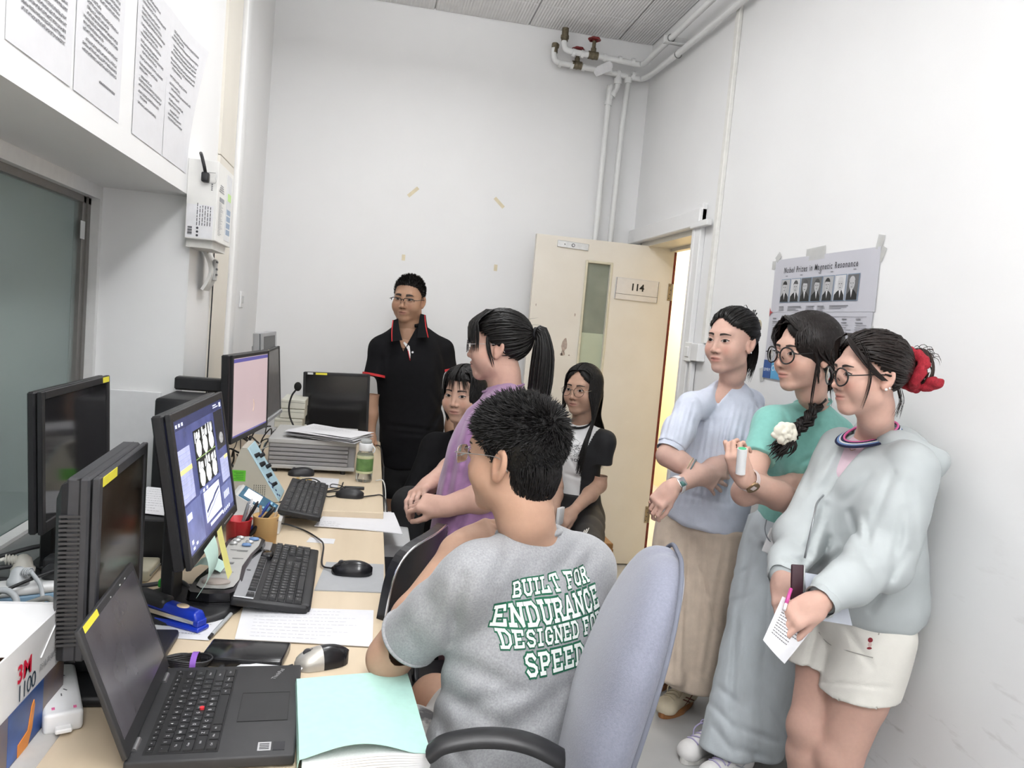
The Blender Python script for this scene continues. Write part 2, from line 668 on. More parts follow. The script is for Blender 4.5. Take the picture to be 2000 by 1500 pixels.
 # ---- people: heads, hands, hair
SKIN_M=lambda:mat('skin',attr='col',r=0.55,var=0.05,vs=90,sss=0.12,bump=0.05,bs=400,spec=0.3)
def hframe(center,face,up=(0,0,1),s=1.0):
 """head frame: columns right, forward, up (scaled); origin at eye height in the middle of the skull"""
 f=nrm(face)
 u=np.asarray(up,float)
 u=nrm(u-f*(f@u))
 r=np.cross(f,u)
 M4=np.eye(4)
 M4[:3,0],M4[:3,1],M4[:3,2],M4[:3,3]=r*s,f*s,u*s,center
 return M4
def tr(M4,p):
 p=np.asarray(p,float)
 return p@M4[:3,:3].T+M4[:3,3]
def head_prims(Hm,o):
 s=np.linalg.norm(Hm[:3,0])
 R=Hm[:3,:3]/s
 fem=o.get('fem',1)
 w=o.get('w',1.0)
 ch=o.get('cheek',1.0)
 jw=o.get('jaw',1.0)
 T=lambda x,y,z:tr(Hm,(x,y,z))
 E=lambda c,r,RR=None:ell(T(*c),np.array(r)*s,R if RR is None else R@RR)
 C=lambda a,b,ra,rb=None:rcone(T(*a),T(*b),ra*s,(ra if rb is None else rb)*s)
 L=[(E((0,-.014,.036),(.074,.092,.082)),'+',0.0),(E((0,.018,-.022),(.063*w,.068,.08)),'+',.03)]
 for e in(-1,1):
  L+=[(C((e*.043*w*jw,.002,-.066),(e*.012,.052,-.094),.024,.017),'+',.03),(E((e*.04*w,.046,-.034),(.026*ch,.028*ch,.03*ch)),'+',.03)]
 L+=[(E((0,.062,-.096),(.018,.014,.014)),'+',.02),(C((-.034,.07,.026),(.034,.07,.026),.0125),'+',.02)]
 for e in(-1,1):
  L+=[(E((e*.0315,.098,.003),(.019,.017,.0135)),'-',.012),(E((e*.0315,.0715,.002),(.0165,.013,.0115)),'+',.006)]
 nz=o.get('nose',1.0)
 L+=[(C((0,.079,.014),(0,.078+.02*nz,-.03),.0065,.0088),'+',.012),(E((0,.078+.0205*nz,-.034),(.0105,.0095,.0085)),'+',.006)]
 for e in(-1,1):
  L+=[(E((e*.0135,.073+.0155*nz,-.0375),(.0075,.0095,.007)),'+',.007)]
 L+=[(E((0,.071,-.066),(.025,.017,.019)),'+',.015)]
 L+=[(C((-.0165,.0815,-.0625),(-.003,.0878,-.0595),.0042,.0052),'+',.004),(C((.0165,.0815,-.0625),(.003,.0878,-.0595),.0042,.0052),'+',.004),(E((0,.0825,-.0715),(.0165,.0065,.0056)),'+',.004)]
 sm=o.get('smile',0.0)
 L+=[(C((-.023,.0815,-.0655+sm*.003),(0,.0935,-.0655),.0016,.0016),'-',.003),(C((.023,.0815,-.0655+sm*.003),(0,.0935,-.0655),.0016,.0016),'-',.003)]
 for e in(-1,1):
  a=0.3
  RR=np.array([[1,0,0],[0,math.cos(a),-math.sin(a)],[0,math.sin(a),math.cos(a)]])
  b=e*0.35
  RZ=np.array([[math.cos(b),-math.sin(b),0],[math.sin(b),math.cos(b),0],[0,0,1]])
  es=o.get('ear',1.0)
  L+=[(E((e*.0775,-.014,-.006),(.0085,.018*es,.031*es),RZ@RR),'+',.006),(E((e*.0855,-.0115,.0),(.0065,.0105*es,.019*es),RZ@RR),'-',.004),(E((e*.0765,-.006,-.03),(.006,.008,.009)),'+',.005)]
 nk=o.get('neck',.047 if fem else .056)
 L+=[(C((0,-.02,-.05),(0,-.032,-.12),nk,nk),'+',.025)]
 return L
def hand_prims(wrist,dirv,dorsal,side,curls,spread=0.25,thumb=(0.6,0.35,0.3,0.3),s=1.0):
 """side=+1: thumb towards dirv x dorsal. curls = per finger (index..little) tuple of 3 bends (rad)
    thumb = (swing out, bend under the palm, joint bends...)"""
 y=nrm(dirv)
 z=np.asarray(dorsal,float)
 z=nrm(z-y*(y@z))
 x=np.cross(y,z)*side
 Rw=np.stack([x,y,z],1)
 W=lambda p:np.asarray(wrist)+Rw@(np.asarray(p,float)*s)
 L=[(rbox(W((0,.046,0)),np.array([.039,.046,.0145])*s,.0135*s,Rw),'+',.012),(rcone(W((.0,-.012,0)),W((0,.03,0)),.024*s,.026*s),'+',.02),(ell(W((.024,.03,-.008)),np.array([.017,.03,.014])*s,Rw),'+',.012)]
 bx=[.029,.0095,-.0105,-.029]
 by=[.084,.089,.085,.076]
 ln=[(.042,.025,.02),(.046,.029,.021),(.042,.027,.02),(.033,.02,.018)]
 rad=[.0088,.009,.0086,.0076]
 for i in range(4):
  p=np.array([bx[i],by[i]-.006,0.0])
  ang=0.0
  sp=(1.5-i)*spread*0.12
  for j in range(3):
   c=curls[i][j]if hasattr(curls[i],'__len__')else curls[i]*(1,1.15,.8)[j]
   ang+=c
   d=np.array([math.sin(sp)*math.cos(ang),math.cos(sp)*math.cos(ang),-math.sin(ang)])
   q=p+d*ln[i][j]
   r0=rad[i]*(1.0-.07*j)
   L.append((rcone(W(p),W(q),r0*s,r0*.92*s),'+',.0035 if j else .007))
   p=q
 sw,un,b1,b2=thumb
 p=np.array([.024,.022,-.006])
 a=sw
 for j,(l,r)in enumerate(((.04,.0125),(.033,.0102),(.027,.009))):
  d=nrm((math.sin(a),math.cos(a),-math.sin(un)))
  q=p+d*l
  L.append((rcone(W(p),W(q),r*s,r*.92*s),'+',.01 if j==0 else .003))
  p=q
  a-=b1 if j==0 else b2
 return L
def limb(L,pts,rs,k=.02):
 for p in chain(pts,rs):
  L.append((p,'+',k))
def eval_region(prims,lo,hi,h):
 F=Field(lo,hi,h)
 for p,op,k in prims:
  if op=='+':
   F.add(p,k)
  else:
   F.sub(p,k)
 return F.mesh()
def patch_project(bvh,Hm,xz,off):
 """project head-local (x,z) points on the face from the front"""
 R=Hm[:3,:3]
 s=np.linalg.norm(R[:,0])
 dirw=Vector(-(R[:,1]/s))
 out=[]
 for x,z in xz:
  o=tr(Hm,(x,.16,z))
  hit=bvh.ray_cast(Vector(o),dirw,0.25*s)
  p=np.array(hit[0])if hit[0]is not None else tr(Hm,(x,.07,z))
  out.append(p-np.array(dirw)*off)
 return np.array(out)
def face_patches(bvh,Hm,o,s):
 """eyes (white, iris, lashes) and brows, laid on the face. returns verts, quads, material index"""
 vs,fs,ms=[],[],[]
 def grid(P2,n,m_,off,mfun):
  P=patch_project(bvh,Hm,P2,off)
  b=len(vs)
  vs.extend(P)
  for i in range(n-1):
   for j in range(m_-1):
    q=(i*m_+j,i*m_+j+1,(i+1)*m_+j+1,(i+1)*m_+j)
    c=np.mean([P2[t]for t in q],0)
    fs.append([b+t for t in q])
    ms.append(mfun(c))
 gz=o.get('gaze',0.0)
 eo=o.get('open',1.0)
 for e in(-1,1):
  cx,cz=e*.0315,.002
  P2=[]
  n,m_=27,9
  for i in range(n):
   t=-1+2*i/(n-1)
   x=cx+e*t*.0148
   tilt=t*.0014
   up=.0057*eo*(1-abs(t)**2.2)+tilt
   dn=-.0042*eo*(1-abs(t)**2.4)+tilt
   for j in range(m_):
    P2.append((x,cz+dn+(up-dn)*j/(m_-1)))
  ix=cx+gz
  def mf(c,ix=ix,cz=cz):
   r_=math.hypot(c[0]-ix,c[1]-cz-.0005)
   return 2 if r_<.0066 else 1
  grid(P2,n,m_,.0007*s,mf)
  P2=[]
  for i in range(n):
   t=-1.06+2.16*i/(n-1)
   x=cx+e*t*.0148
   tilt=t*.0014
   up=.0057*eo*max(0,1-abs(t)**2.2)+tilt
   P2+=[(x,cz+up-.0009),(x,cz+up+.0018+.0007*t)]
  grid(P2,n,2,.0011*s,lambda c:3)
  P2=[]
  bt=o.get('brow',1.0)
  bz=.0235+o.get('browz',0.0)
  for i in range(12):
   t=i/11
   x=e*(.0125+.037*t)
   z=bz+.0045*math.sin(t*2.2)-.003*t*t
   w_=.0034*bt*(1-.75*t**2)+.0005
   P2+=[(x,z-w_),(x,z),(x,z+w_)]
  grid(P2,12,3,.0008*s,lambda c:4)
 return vs,fs,ms
def skin_colors(vs,Hm,base,o):
 base=np.array(base)
 c=np.tile(base,(len(vs),1))
 if Hm is not None:
  s2=np.linalg.norm(Hm[:3,0])**2
  q=(vs-Hm[:3,3])@Hm[:3,:3]/s2
  x,y,z=q[:,0],q[:,1],q[:,2]
  fr=np.clip((y-.03)/.03,0,1)
  def blend(wt,col,t):
   nonlocal c
   wt=np.clip(wt,0,1)[:,None]*t
   c=c*(1-wt)+np.array(col)*wt
  bl=o.get('blush',.35)
  for e in(-1,1):
   blend(np.exp(-((x-e*.04)**2+(z+.03)**2)/.018**2)*fr,base*V(1.02,.70,.66),bl)
  blend(np.exp(-(x**2/.012**2+(z+.036)**2/.012**2))*fr,base*V(1.0,.8,.75),.3)
  lipm=np.exp(-((x/.0195)**4+((z+.0662)/.0088)**4))*fr*np.clip((y-.07)/.006,0,1)
  blend(lipm*1.2,o.get('lip',(.46,.17,.145)),.75)
  blend(np.exp(-((x/.022)**4+((z+.0657)/.0016)**2))*fr,(.16,.05,.045),.7)
  blend(np.clip(1-np.abs(np.abs(x)-.079)/.012,0,1)*(np.abs(z)<.04)*(np.abs(y)<.05),base*V(1.0,.78,.72),.35)
  for e in(-1,1):
   blend(np.exp(-((x-e*.0075)**2+(z+.043)**2)/.0036**2)*fr,(.1,.03,.025),.8)
 return c
def make_body(P,prims,regions,Hm,o,base=(.56,.36,.27),core=None):
 """one skin mesh from the distance field, meshed finely at the face and hands"""
 VS,FS,MS,CS=[],[],[],[]
 n=0
 for ri,(lo,hi,h)in enumerate(regions):
  vs,fs=eval_region(prims,lo,hi,h)
  if not len(fs):
   continue
  VS.append(vs)
  FS.append(fs+n)
  MS.append(np.zeros(len(fs),int))
  CS.append(skin_colors(vs,Hm if ri==0 else None,base,o))
  if ri==0 and Hm is not None:
   bvh=BVHTree.FromPolygons([tuple(v)for v in vs],[tuple(f)for f in fs])
   s=np.linalg.norm(Hm[:3,0])
   fv,ff,fm=face_patches(bvh,Hm,o,s)
   n+=len(vs)
   VS.append(np.array(fv))
   FS.append(np.array(ff)+n)
   MS.append(np.array(fm))
   CS.append(np.tile(np.array(base),(len(fv),1)))
   n+=len(fv)
   P.face_bvh=bvh
  else:
   n+=len(vs)
 if core:
  lo,hi=bounds([p for p,_,_ in core],.02)
  vs,fs=eval_region(core,lo,hi,.016)
  VS.append(vs)
  FS.append(fs+n)
  MS.append(np.zeros(len(fs),int))
  CS.append(np.tile(np.array(base),(len(vs),1)))
 mats=[SKIN_M(),mat('eye_white',(.44,.40,.38),r=.35,var=.02),mat('eye_iris',(.008,.005,.004),r=.3,var=.1,spec=.25),mat('eyelash',(.015,.010,.009),r=.6),mat('eyebrow',(.035,.024,.02),r=.7,var=.3,vs=900)]
 me=np_mesh('body',np.vstack(VS),np.vstack(FS),mats,np.concatenate(MS),colors=np.vstack(CS))
 return link('body',me,P.root)
 # ---- hair
CAPC=np.array([0,-.014,.038])
CAPR=np.array([.083,.101,.0905])
def push_out(P,grow=0.0,c=CAPC,r=CAPR):
 q=(P-c)/(r+grow)
 n=np.linalg.norm(q,axis=-1,keepdims=True)
 return np.where(n<1,c+(P-c)/np.maximum(n,1e-3),P)
HL_Y=[-.12,-.08,-.05,-.025,-.008,.008,.02,.045,.07,.1]
HL_Z=[-.075,-.072,-.055,-.02,.005,-.015,.02,.052,.066,.072]
def hairline(y,dz=0.0):
 return np.interp(y,HL_Y,HL_Z)+dz
def part_line(ys,zs,x0=0.0,c=.094,k=.9):
 """hairline that rises to a parting: table behind the ears, an inverted V over the forehead"""
 def f(p):
  y=p[...,1]
  t=np.clip(y/.03,0,1)
  return np.interp(y,ys,zs)*(1-t)+(c-k*np.abs(p[...,0]-x0))*t
 return f
def hair_cap(grow=0.0,dz=0.0,nu=72,nv=44,zfun=None,wave=0.0):
 """shell over the skull, open at the face"""
 vs,idx=[],{}
 th=np.linspace(0,2*np.pi,nu,endpoint=False)
 ph=np.linspace(0,np.pi*.84,nv)
 G=np.zeros((nv,nu,3))
 for i,p in enumerate(ph):
  G[i,:,0]=np.sin(p)*np.sin(th)
  G[i,:,1]=np.sin(p)*np.cos(th)
  G[i,:,2]=np.cos(p)
 Q=CAPC+G*(CAPR+grow)
 lim=hairline(Q[...,1],dz)if zfun is None else zfun(Q)
 ok=Q[...,2]>lim
 if wave:
  Q=Q+G*(wave*np.sin(th*23+Q[...,2:3][...,0]*40))[...,None]
 near=np.clip((Q[...,2]-lim)/.02,0,1)[...,None]
 Q=CAPC+(Q-CAPC)*(.9+.1*near)
 fs=[]
 for i in range(nv-1):
  for j in range(nu):
   j2=(j+1)%nu
   if ok[i,j]and ok[i+1,j]and ok[i,j2]and ok[i+1,j2]:
    fs.append((i*nu+j,(i+1)*nu+j,(i+1)*nu+j2,i*nu+j2))
 return Q.reshape(-1,3),np.array(fs)
def strand_geo(P,w,flat=0.55,tip=0.15,center=None):
 """P (N,S,3) polylines -> diamond-section tapered locks"""
 N,S=P.shape[:2]
 T=np.gradient(P,axis=1)
 T/=np.linalg.norm(T,axis=2,keepdims=True)+1e-9
 C=np.array(CAPC if center is None else center)
 Nn=P-C
 Nn-=T*(Nn*T).sum(2,keepdims=True)
 Nn/=np.linalg.norm(Nn,axis=2,keepdims=True)+1e-9
 B=np.cross(T,Nn)
 w=np.broadcast_to(np.asarray(w,float),(N,))[:,None,None]
 t=np.linspace(0,1,S)[None,:,None]
 prof=np.minimum(1,(1-t)*3.0+tip)*np.minimum(1,t*6+.5)
 W=w*prof
 ring=np.stack([P+B*W,P+Nn*W*flat,P-B*W,P-Nn*W*flat],2)
 vs=ring.reshape(-1,3)
 base=(np.arange(N)*S*4)[:,None,None]
 seg=(np.arange(S-1)*4)[None,:,None]
 j=np.arange(4)[None,None,:]
 j2=(j+1)%4
 q=np.stack([base+seg+j,base+seg+j2,base+seg+4+j2,base+seg+4+j],-1).reshape(-1,4)
 return vs,q
def resample(paths,S):
 """list of control polylines (varying length) -> (N,S,3) smooth"""
 out=[]
 for p in paths:
  q=spline(p,6)
  d=np.concatenate([[0],np.cumsum(np.linalg.norm(np.diff(q,axis=0),axis=1))])
  u=np.linspace(0,d[-1],S)
  out.append(np.stack([np.interp(u,d,q[:,i])for i in range(3)],1))
 return np.array(out)
class Hair:
 def __init__(s,seed=1):
  s.vs,s.fs,s.cs,s.n=[],[],[],0
  s.r=np.random.default_rng(seed)
 def raw(s,vs,fs,val=1.0):
  s.vs.append(vs)
  s.fs.append(np.asarray(fs)+s.n)
  s.cs.append(np.full((len(vs),3),val))
  s.n+=len(vs)
 def locks(s,P,w,**k):
  vs,fs=strand_geo(P,w,**k)
  s.vs.append(vs)
  s.fs.append(fs+s.n)
  N,S=P.shape[:2]
  s.cs.append(np.repeat(s.r.uniform(.6,1.35,N),S*4)[:,None]*np.ones(3))
  s.n+=len(vs)
 def roots(s,N,dz=0.0,zfun=None,grow=-.006):
  out=[]
  while len(out)<N:
   g=s.r.normal(size=3)
   g/=np.linalg.norm(g)
   p=CAPC+g*(CAPR+grow)
   lim=hairline(p[1],dz)if zfun is None else zfun(p[None])[0]
   if p[2]>lim:
    out.append(p)
  return np.array(out)
 def short(s,N,ln,comb,lift=.5,w=.003,S=5,dz=0.0,jit=.25,zfun=None):
  """comb(p)->direction; lift = share of the outward normal"""
  p=s.roots(N,dz,zfun)
  n=(p-CAPC)/CAPR**2
  n/=np.linalg.norm(n,axis=1)[:,None]
  c=np.array([comb(q)for q in p])
  c=c+s.r.normal(size=c.shape)*jit
  L=np.array([ln(q)for q in p])*s.r.uniform(.7,1.2,N)
  P=np.zeros((N,S,3))
  P[:,0]=p
  d=n*1.0
  for i in range(1,S):
   t=i/(S-1)
   dd=n*lift*(1-.55*t)+c*(1-lift)*(.35+t)
   dd/=np.linalg.norm(dd,axis=1)[:,None]
   P[:,i]=P[:,i-1]+dd*(L/(S-1))[:,None]
  P=push_out(P,-.004)
  s.locks(P,w*s.r.uniform(.7,1.3,N))
 def volume(s,c,r,N,ln=.018,w=.0014,keep=None,down=1.0,lift=.15,S=4):
  """short hair over a second ellipsoid (nape), combed downwards"""
  c,r=np.array(c),np.array(r)
  P=[]
  while len(P)<N:
   g=s.r.normal(size=3)
   g/=np.linalg.norm(g)
   p=c+g*r
   if keep(p):
    n=g/r
    n/=np.linalg.norm(n)
    d=V(0,0,-down)+s.r.normal(size=3)*.15
    d=d-n*(d@n)
    d=d/(np.linalg.norm(d)+1e-6)+n*lift
    l_=ln*s.r.uniform(.7,1.2)
    P.append([p-n*.003+d*l_*k/(S-1)-n*.004*(k/(S-1))**2 for k in range(S)])
  s.locks(np.array(P),w,center=tuple(c))
 def to_tie(s,N,tie,w=.0035,S=10,puff=.004,dz=0.0,zfun=None,grow=0.0,jit=.004):
  p=s.roots(N,dz,zfun,grow=-.004)
  t=np.linspace(0,1,S)[None,:,None]
  tie=np.array(tie,float)
  end=tie+s.r.normal(size=(N,3))*jit
  P=p[:,None]*(1-t)+end[:,None]*t
  q=(P-CAPC)/(CAPR+grow)
  n=np.linalg.norm(q,axis=2,keepdims=True)
  rt=np.linalg.norm((tie-CAPC)/(CAPR+grow))
  want=(1-t)*.965+t*max(rt,.97)+np.sin(t*np.pi)*puff/.09*s.r.uniform(.3,1.3,(N,1,1))
  P=CAPC+(P-CAPC)*np.maximum(want/n,np.where(n<want,want/n,1))if rt<=1.05 else np.where(n<want,CAPC+(P-CAPC)*want/n,P)
  s.locks(P,w*s.r.uniform(.7,1.3,N))
 def build(s,P,Hm,color,r=.42,name='hair'):
  color=tuple(c*.62 for c in color)
  vs=np.vstack(s.vs)
  if Hm is not None:
   vs=tr(Hm,vs)
  m2=hair_mat(color,r)
  me=np_mesh(name,vs,np.vstack(s.fs),m2,colors=np.vstack(s.cs))
  return link(name,me,P.root)
def hair_mat(color,r):
 key='hair_%s'%'_'.join('%d'%(c*10000)for c in color)
 M=mat(key,color,r=r,spec=.32)
 nt=M.node_tree
 if nt.nodes.get('tint'):
  return M
 b=nt.nodes['Principled BSDF']
 a=nt.nodes.new('ShaderNodeAttribute')
 a.name='tint'
 a.attribute_name='col'
 mx=nt.nodes.new('ShaderNodeMix')
 mx.data_type='RGBA'
 mx.blend_type='MULTIPLY'
 mx.inputs[0].default_value=1.0
 src=b.inputs['Base Color'].links[0].from_socket
 nt.links.new(src,mx.inputs[6])
 nt.links.new(a.outputs['Color'],mx.inputs[7])
 nt.links.new(mx.outputs[2],b.inputs['Base Color'])
 return M
 # ---- glasses
def glasses(P,Hm,shape='round',rim=(.02,.02,.02),wire=.0016,metal=0.0,rx=.0235,rz=.021,cx=.0335,cz=-.002,y=.103,temple=None,half=False):
 g=MB()
 T=Matrix([list(r_)for r_ in Hm])
 n=28
 for e in(-1,1):
  ring=[]
  for i in range(n):
   a=2*math.pi*i/n
   ca,sa=math.cos(a),math.sin(a)
   p_=2.0 if shape=='round' else 4.0
   k=(abs(ca)**p_+abs(sa)**p_)**(-1/p_)
   x_=cx+rx*ca*k
   ring.append((e*x_,y-max(0,x_-cx)*.28,cz+rz*sa*k))
  if half:
   g.tube(ring[:n//2+1],wire,0,5,T)
  elif wire>0:
   g.tube(ring,wire,0,5,T,closed=True)
  xo=cx+rx
  yo=y-rx*.28
  g.tube(spline([(e*xo,yo,cz+.008),(e*(xo+.012),yo-.01,cz+.008),(e*.0805,-.01,cz+.012),(e*.082,-.035,cz-.012)],5),max(wire*.75,.0009),1,5,T)
  g.tube([(e*.012,y-.004,cz-.004),(e*.011,y-.012,cz-.012)],.0012,1,5,T)
 g.tube(spline([(-cx+rx*.95,y,cz+.006),(0,y+.002,cz+.01),(cx-rx*.95,y,cz+.006)],5),max(wire*.9,.001),0,5,T)
 o=g.build('glasses',[mat('rim_%d_%d'%(rim[0]*1000,metal*10),rim,r=.25,m=metal),mat('temple_%d'%(1000*(temple or rim)[0]),temple or rim,r=.3,m=metal)],P.root)
 ln=MB()
 for e in(-1,1):
  vs=[(e*cx,y+.0006,cz)]
  for i in range(n):
   a=2*math.pi*i/n
   ca,sa=math.cos(a),math.sin(a)
   p_=2.0 if shape=='round' else 4.0
   k=(abs(ca)**p_+abs(sa)**p_)**(-1/p_)
   x_=cx+rx*ca*k
   vs.append((e*x_,y-max(0,x_-cx)*.28,cz+rz*sa*k))
  ln.add(vs,[(0,i+1,(i+1)%n+1)for i in range(n)],0,True,T)
 ln.build('lens',lens_mat(),o)
 return o
def lens_mat():
 if 'lens_glass' in MATS:
  return MATS['lens_glass']
 M=bpy.data.materials.new('lens_glass')
 M.use_nodes=True
 nt=M.node_tree
 nt.nodes.clear()
 out=nt.nodes.new('ShaderNodeOutputMaterial')
 mx=nt.nodes.new('ShaderNodeMixShader')
 t=nt.nodes.new('ShaderNodeBsdfTransparent')
 g=nt.nodes.new('ShaderNodeBsdfGlossy')
 g.inputs['Roughness'].default_value=.02
 fr=nt.nodes.new('ShaderNodeFresnel')
 fr.inputs['IOR'].default_value=1.22
 nt.links.new(fr.outputs[0],mx.inputs[0])
 nt.links.new(t.outputs[0],mx.inputs[1])
 nt.links.new(g.outputs[0],mx.inputs[2])
 nt.links.new(mx.outputs[0],out.inputs[0])
 MATS['lens_glass']=M
 return M
class Person:
 def __init__(s,label,base,group=None):
  s.root=thing('person',label,'person',base)
  s.skin=[]
def torso_R(side,up):
 """columns side (person's right), front, up"""
 u=nrm(up)
 x=np.asarray(side,float)
 x=nrm(x-u*(u@x))
 f=np.cross(u,x)
 return np.stack([x,f,u],1)
 # ---- the room shell
XL,XR,YB,YF,ZC=-0.73,1.70,5.0,-2.4,3.47
M_wall=mat('wall_paint',(.84,.84,.84),r=.6,var=.012,vs=3,bump=.02,bs=60)
M_white=mat('white_gloss',(.82,.82,.82),r=.35,var=.01)
M_beige=mat('beige_board',(.78,.74,.66),r=.5,var=.03,vs=4)
def struct(name,mb,m_,parent=None):
 o=mb.build(name,m_,parent)
 if parent is None:
  o['kind']='structure'
 return o
def scuffed_wall():
 """white paint with a few grey-brown scuffs low on the wall"""
 M=mat('wall_scuffed',(.84,.84,.84),r=.6,var=.012,vs=3,bump=.02,bs=60)
 nt=M.node_tree
 b=nt.nodes['Principled BSDF']
 src=b.inputs['Base Color'].links[0].from_socket
 geo=nt.nodes.new('ShaderNodeNewGeometry')
 mp=nt.nodes.new('ShaderNodeMapping')
 mp.inputs['Scale'].default_value=(1,2.2,9)
 nt.links.new(geo.outputs['Position'],mp.inputs[0])
 n=nt.nodes.new('ShaderNodeTexNoise')
 n.inputs['Scale'].default_value=2.2
 n.inputs['Detail'].default_value=7
 nt.links.new(mp.outputs[0],n.inputs['Vector'])
 r=nt.nodes.new('ShaderNodeValToRGB')
 r.color_ramp.elements[0].position=.60
 r.color_ramp.elements[0].color=(0,0,0,1)
 r.color_ramp.elements[1].position=.72
 r.color_ramp.elements[1].color=(.5,.5,.5,1)
 nt.links.new(n.outputs['Fac'],r.inputs[0])
 sep=nt.nodes.new('ShaderNodeSeparateXYZ')
 nt.links.new(geo.outputs['Position'],sep.inputs[0])
 mr=nt.nodes.new('ShaderNodeMapRange')
 mr.inputs[1].default_value,mr.inputs[2].default_value=1.15,.55
 mr.inputs[3].default_value,mr.inputs[4].default_value=0,1
 nt.links.new(sep.outputs[2],mr.inputs[0])
 mu=nt.nodes.new('ShaderNodeMath')
 mu.operation='MULTIPLY'
 nt.links.new(r.outputs[0],mu.inputs[0])
 nt.links.new(mr.outputs[0],mu.inputs[1])
 mx=nt.nodes.new('ShaderNodeMix')
 mx.data_type='RGBA'
 nt.links.new(mu.outputs[0],mx.inputs[0])
 nt.links.new(src,mx.inputs[6])
 mx.inputs[7].default_value=(.40,.38,.35,1)
 nt.links.new(mx.outputs[2],b.inputs['Base Color'])
 return M
b=MB()
b.box2((-4.2,YF-.2,-.1),(3.6,9.2,0))
struct('floor',b,mat('grey_vinyl',(.40,.40,.395),r=.38,var=.05,vs=6,bump=.03,bs=300))
b=MB()
b.box2((XL-.4,YB,0),(XR+.21,YB+.12,ZC+.1))
struct('wall_back',b,M_wall)
b=MB()
b.box2((XL-.35,YF-.12,0),(XR+.2,YF,ZC+.1))
struct('wall_front',b,M_wall)
OY0,OY1,OZ0,OZ1,XW=0.2,3.17,0.70,1.91,-1.06
b=MB()
b.box2((XW,YF,OZ1),(XL,OY1,ZC+.1))
b.box2((XW,OY1,0),(XL,YB,ZC+.1))
b.box2((XW,YF,0),(XL,OY1,OZ0))
b.box2((XW,YF,OZ0),(XL,OY0,OZ1))
struct('wall_left',b,M_wall)
b=MB()
b.box2((XL,OY1-.002,OZ0),(XL+.004,OY1+.035,OZ1+.035))
struct('trim_1',b,M_white)
b=MB()
b.box2((XW,OY0,OZ0),(XL+.02,OY1,OZ0+.018),bev=.004)
struct('trim_2',b,mat('grey_sill',(.17,.175,.175),r=.18,var=.15,vs=5))
DY0,DY1,DZ=3.92,4.84,2.14
b=MB()
b.box2((XR,YF,0),(XR+.2,DY0,ZC+.1))
b.box2((XR,DY1,0),(XR+.2,YB,ZC+.1))
b.box2((XR,DY0,DZ),(XR+.2,DY1,ZC+.1))
struct('wall_right',b,scuffed_wall())
b=MB()
b.box2((XR-.012,YF,0),(XR,DY0-.09,.10))
struct('baseboard_right',b,mat('black_skirting',(.018,.018,.02),r=.45))
b=MB()
b.box2((XL,YB-.012,0),(XR,YB,.10))
struct('baseboard_back',b,MATS['black_skirting'])
b=MB()
b.box2((XL-.35,YF,ZC+.012),(XR+.2,YB+.1,ZC+.1))
ceil=struct('ceiling',b,mat('ceiling_void',(.5,.49,.48),r=.8))
def tile_mat():
 M=mat('ceiling_tile_ribbed',(.78,.77,.765),r=.75,var=.04,vs=12)
 nt=M.node_tree
 bs_=nt.nodes['Principled BSDF']
 geo=nt.nodes.new('ShaderNodeNewGeometry')
 wv=nt.nodes.new('ShaderNodeTexWave')
 wv.bands_direction='X'
 wv.inputs['Scale'].default_value=17
 wv.inputs['Distortion'].default_value=.25
 wv.inputs['Detail'].default_value=2
 nt.links.new(geo.outputs['Position'],wv.inputs['Vector'])
 bp=nt.nodes.new('ShaderNodeBump')
 bp.inputs['Strength'].default_value=.55
 bp.inputs['Distance'].default_value=.006
 nt.links.new(wv.outputs['Fac'],bp.inputs['Height'])
 nt.links.new(bp.outputs[0],bs_.inputs['Normal'])
 return M
M_tile=tile_mat()
TS=.612
xs=[.85+TS*k for k in range(-3,3)]
ys=[4.66+TS*k for k in range(-12,2)]
tile_mesh={}
for i in range(len(xs)-1):
 for j in range(len(ys)-1):
  x0,x1=max(xs[i],XL),min(xs[i+1],XR)
  y0,y1=max(ys[j],YF),min(ys[j+1],YB)
  if x1-x0<.04 or y1-y0<.04:
   continue
  key=(round(x1-x0,3),round(y1-y0,3))
  c=((x0+x1)/2,(y0+y1)/2,ZC)
  if key not in tile_mesh:
   t=MB()
   t.box((0,0,.008),(x1-x0-.007,y1-y0-.007,.016),bev=.004)
   o=t.build('ceiling_tile',M_tile)
   tile_mesh[key]=o.data
  else:
   o=bpy.data.objects.new('ceiling_tile',tile_mesh[key])
   COL.objects.link(o)
  o.location=c
  o.parent=ceil
  # ---- observation window and the dim scanner room behind it
b=MB()
fw=.028
b.box2((XW-.03,OY0,OZ1-.05),(XW+.012,OY1,OZ1))
b.box2((XW-.03,OY1-fw,OZ0),(XW+.012,OY1,OZ1-.05))
b.box2((XW-.03,OY0,OZ0),(XW+.012,OY1,OZ0+.03))
win=struct('window_1',b,mat('white_window_frame',(.74,.74,.73),r=.4,var=.03))
b=MB()
b.box2((XW-.05,OY0,OZ1-.075),(XW-.018,OY1-fw,OZ1-.05))
b.box2((XW-.05,OY1-fw-.075,OZ0+.03),(XW-.018,OY1-fw,OZ1-.05),bev=.003)
b.box2((XW-.055,OY1-fw-.05,OZ0+.03),(XW-.012,OY1-fw-.044,OZ1-.05))
b.build('window_sash',mat('brown_aluminium',(.20,.19,.18),r=.45,m=.3,var=.05),win)
b=MB()
b.box2((XW-.040,OY0,OZ0+.03),(XW-.034,OY1-fw-.07,OZ1-.07))
b.build('window_pane',mat('shield_glass',(.55,.66,.64),r=.04,trans=.0,alpha=.30,var=.02),win)
b=MB()
b.box2((XW-.012,OY1-fw-.115,1.70),(XW-.010,OY1-fw-.075,1.765))
lab=b.build('window_sticker',mat('paper_grey',(.62,.63,.63),r=.6),win)
b=MB()
b.box2((-4.1,-.5,0),(-4.0,4.6,3.0))
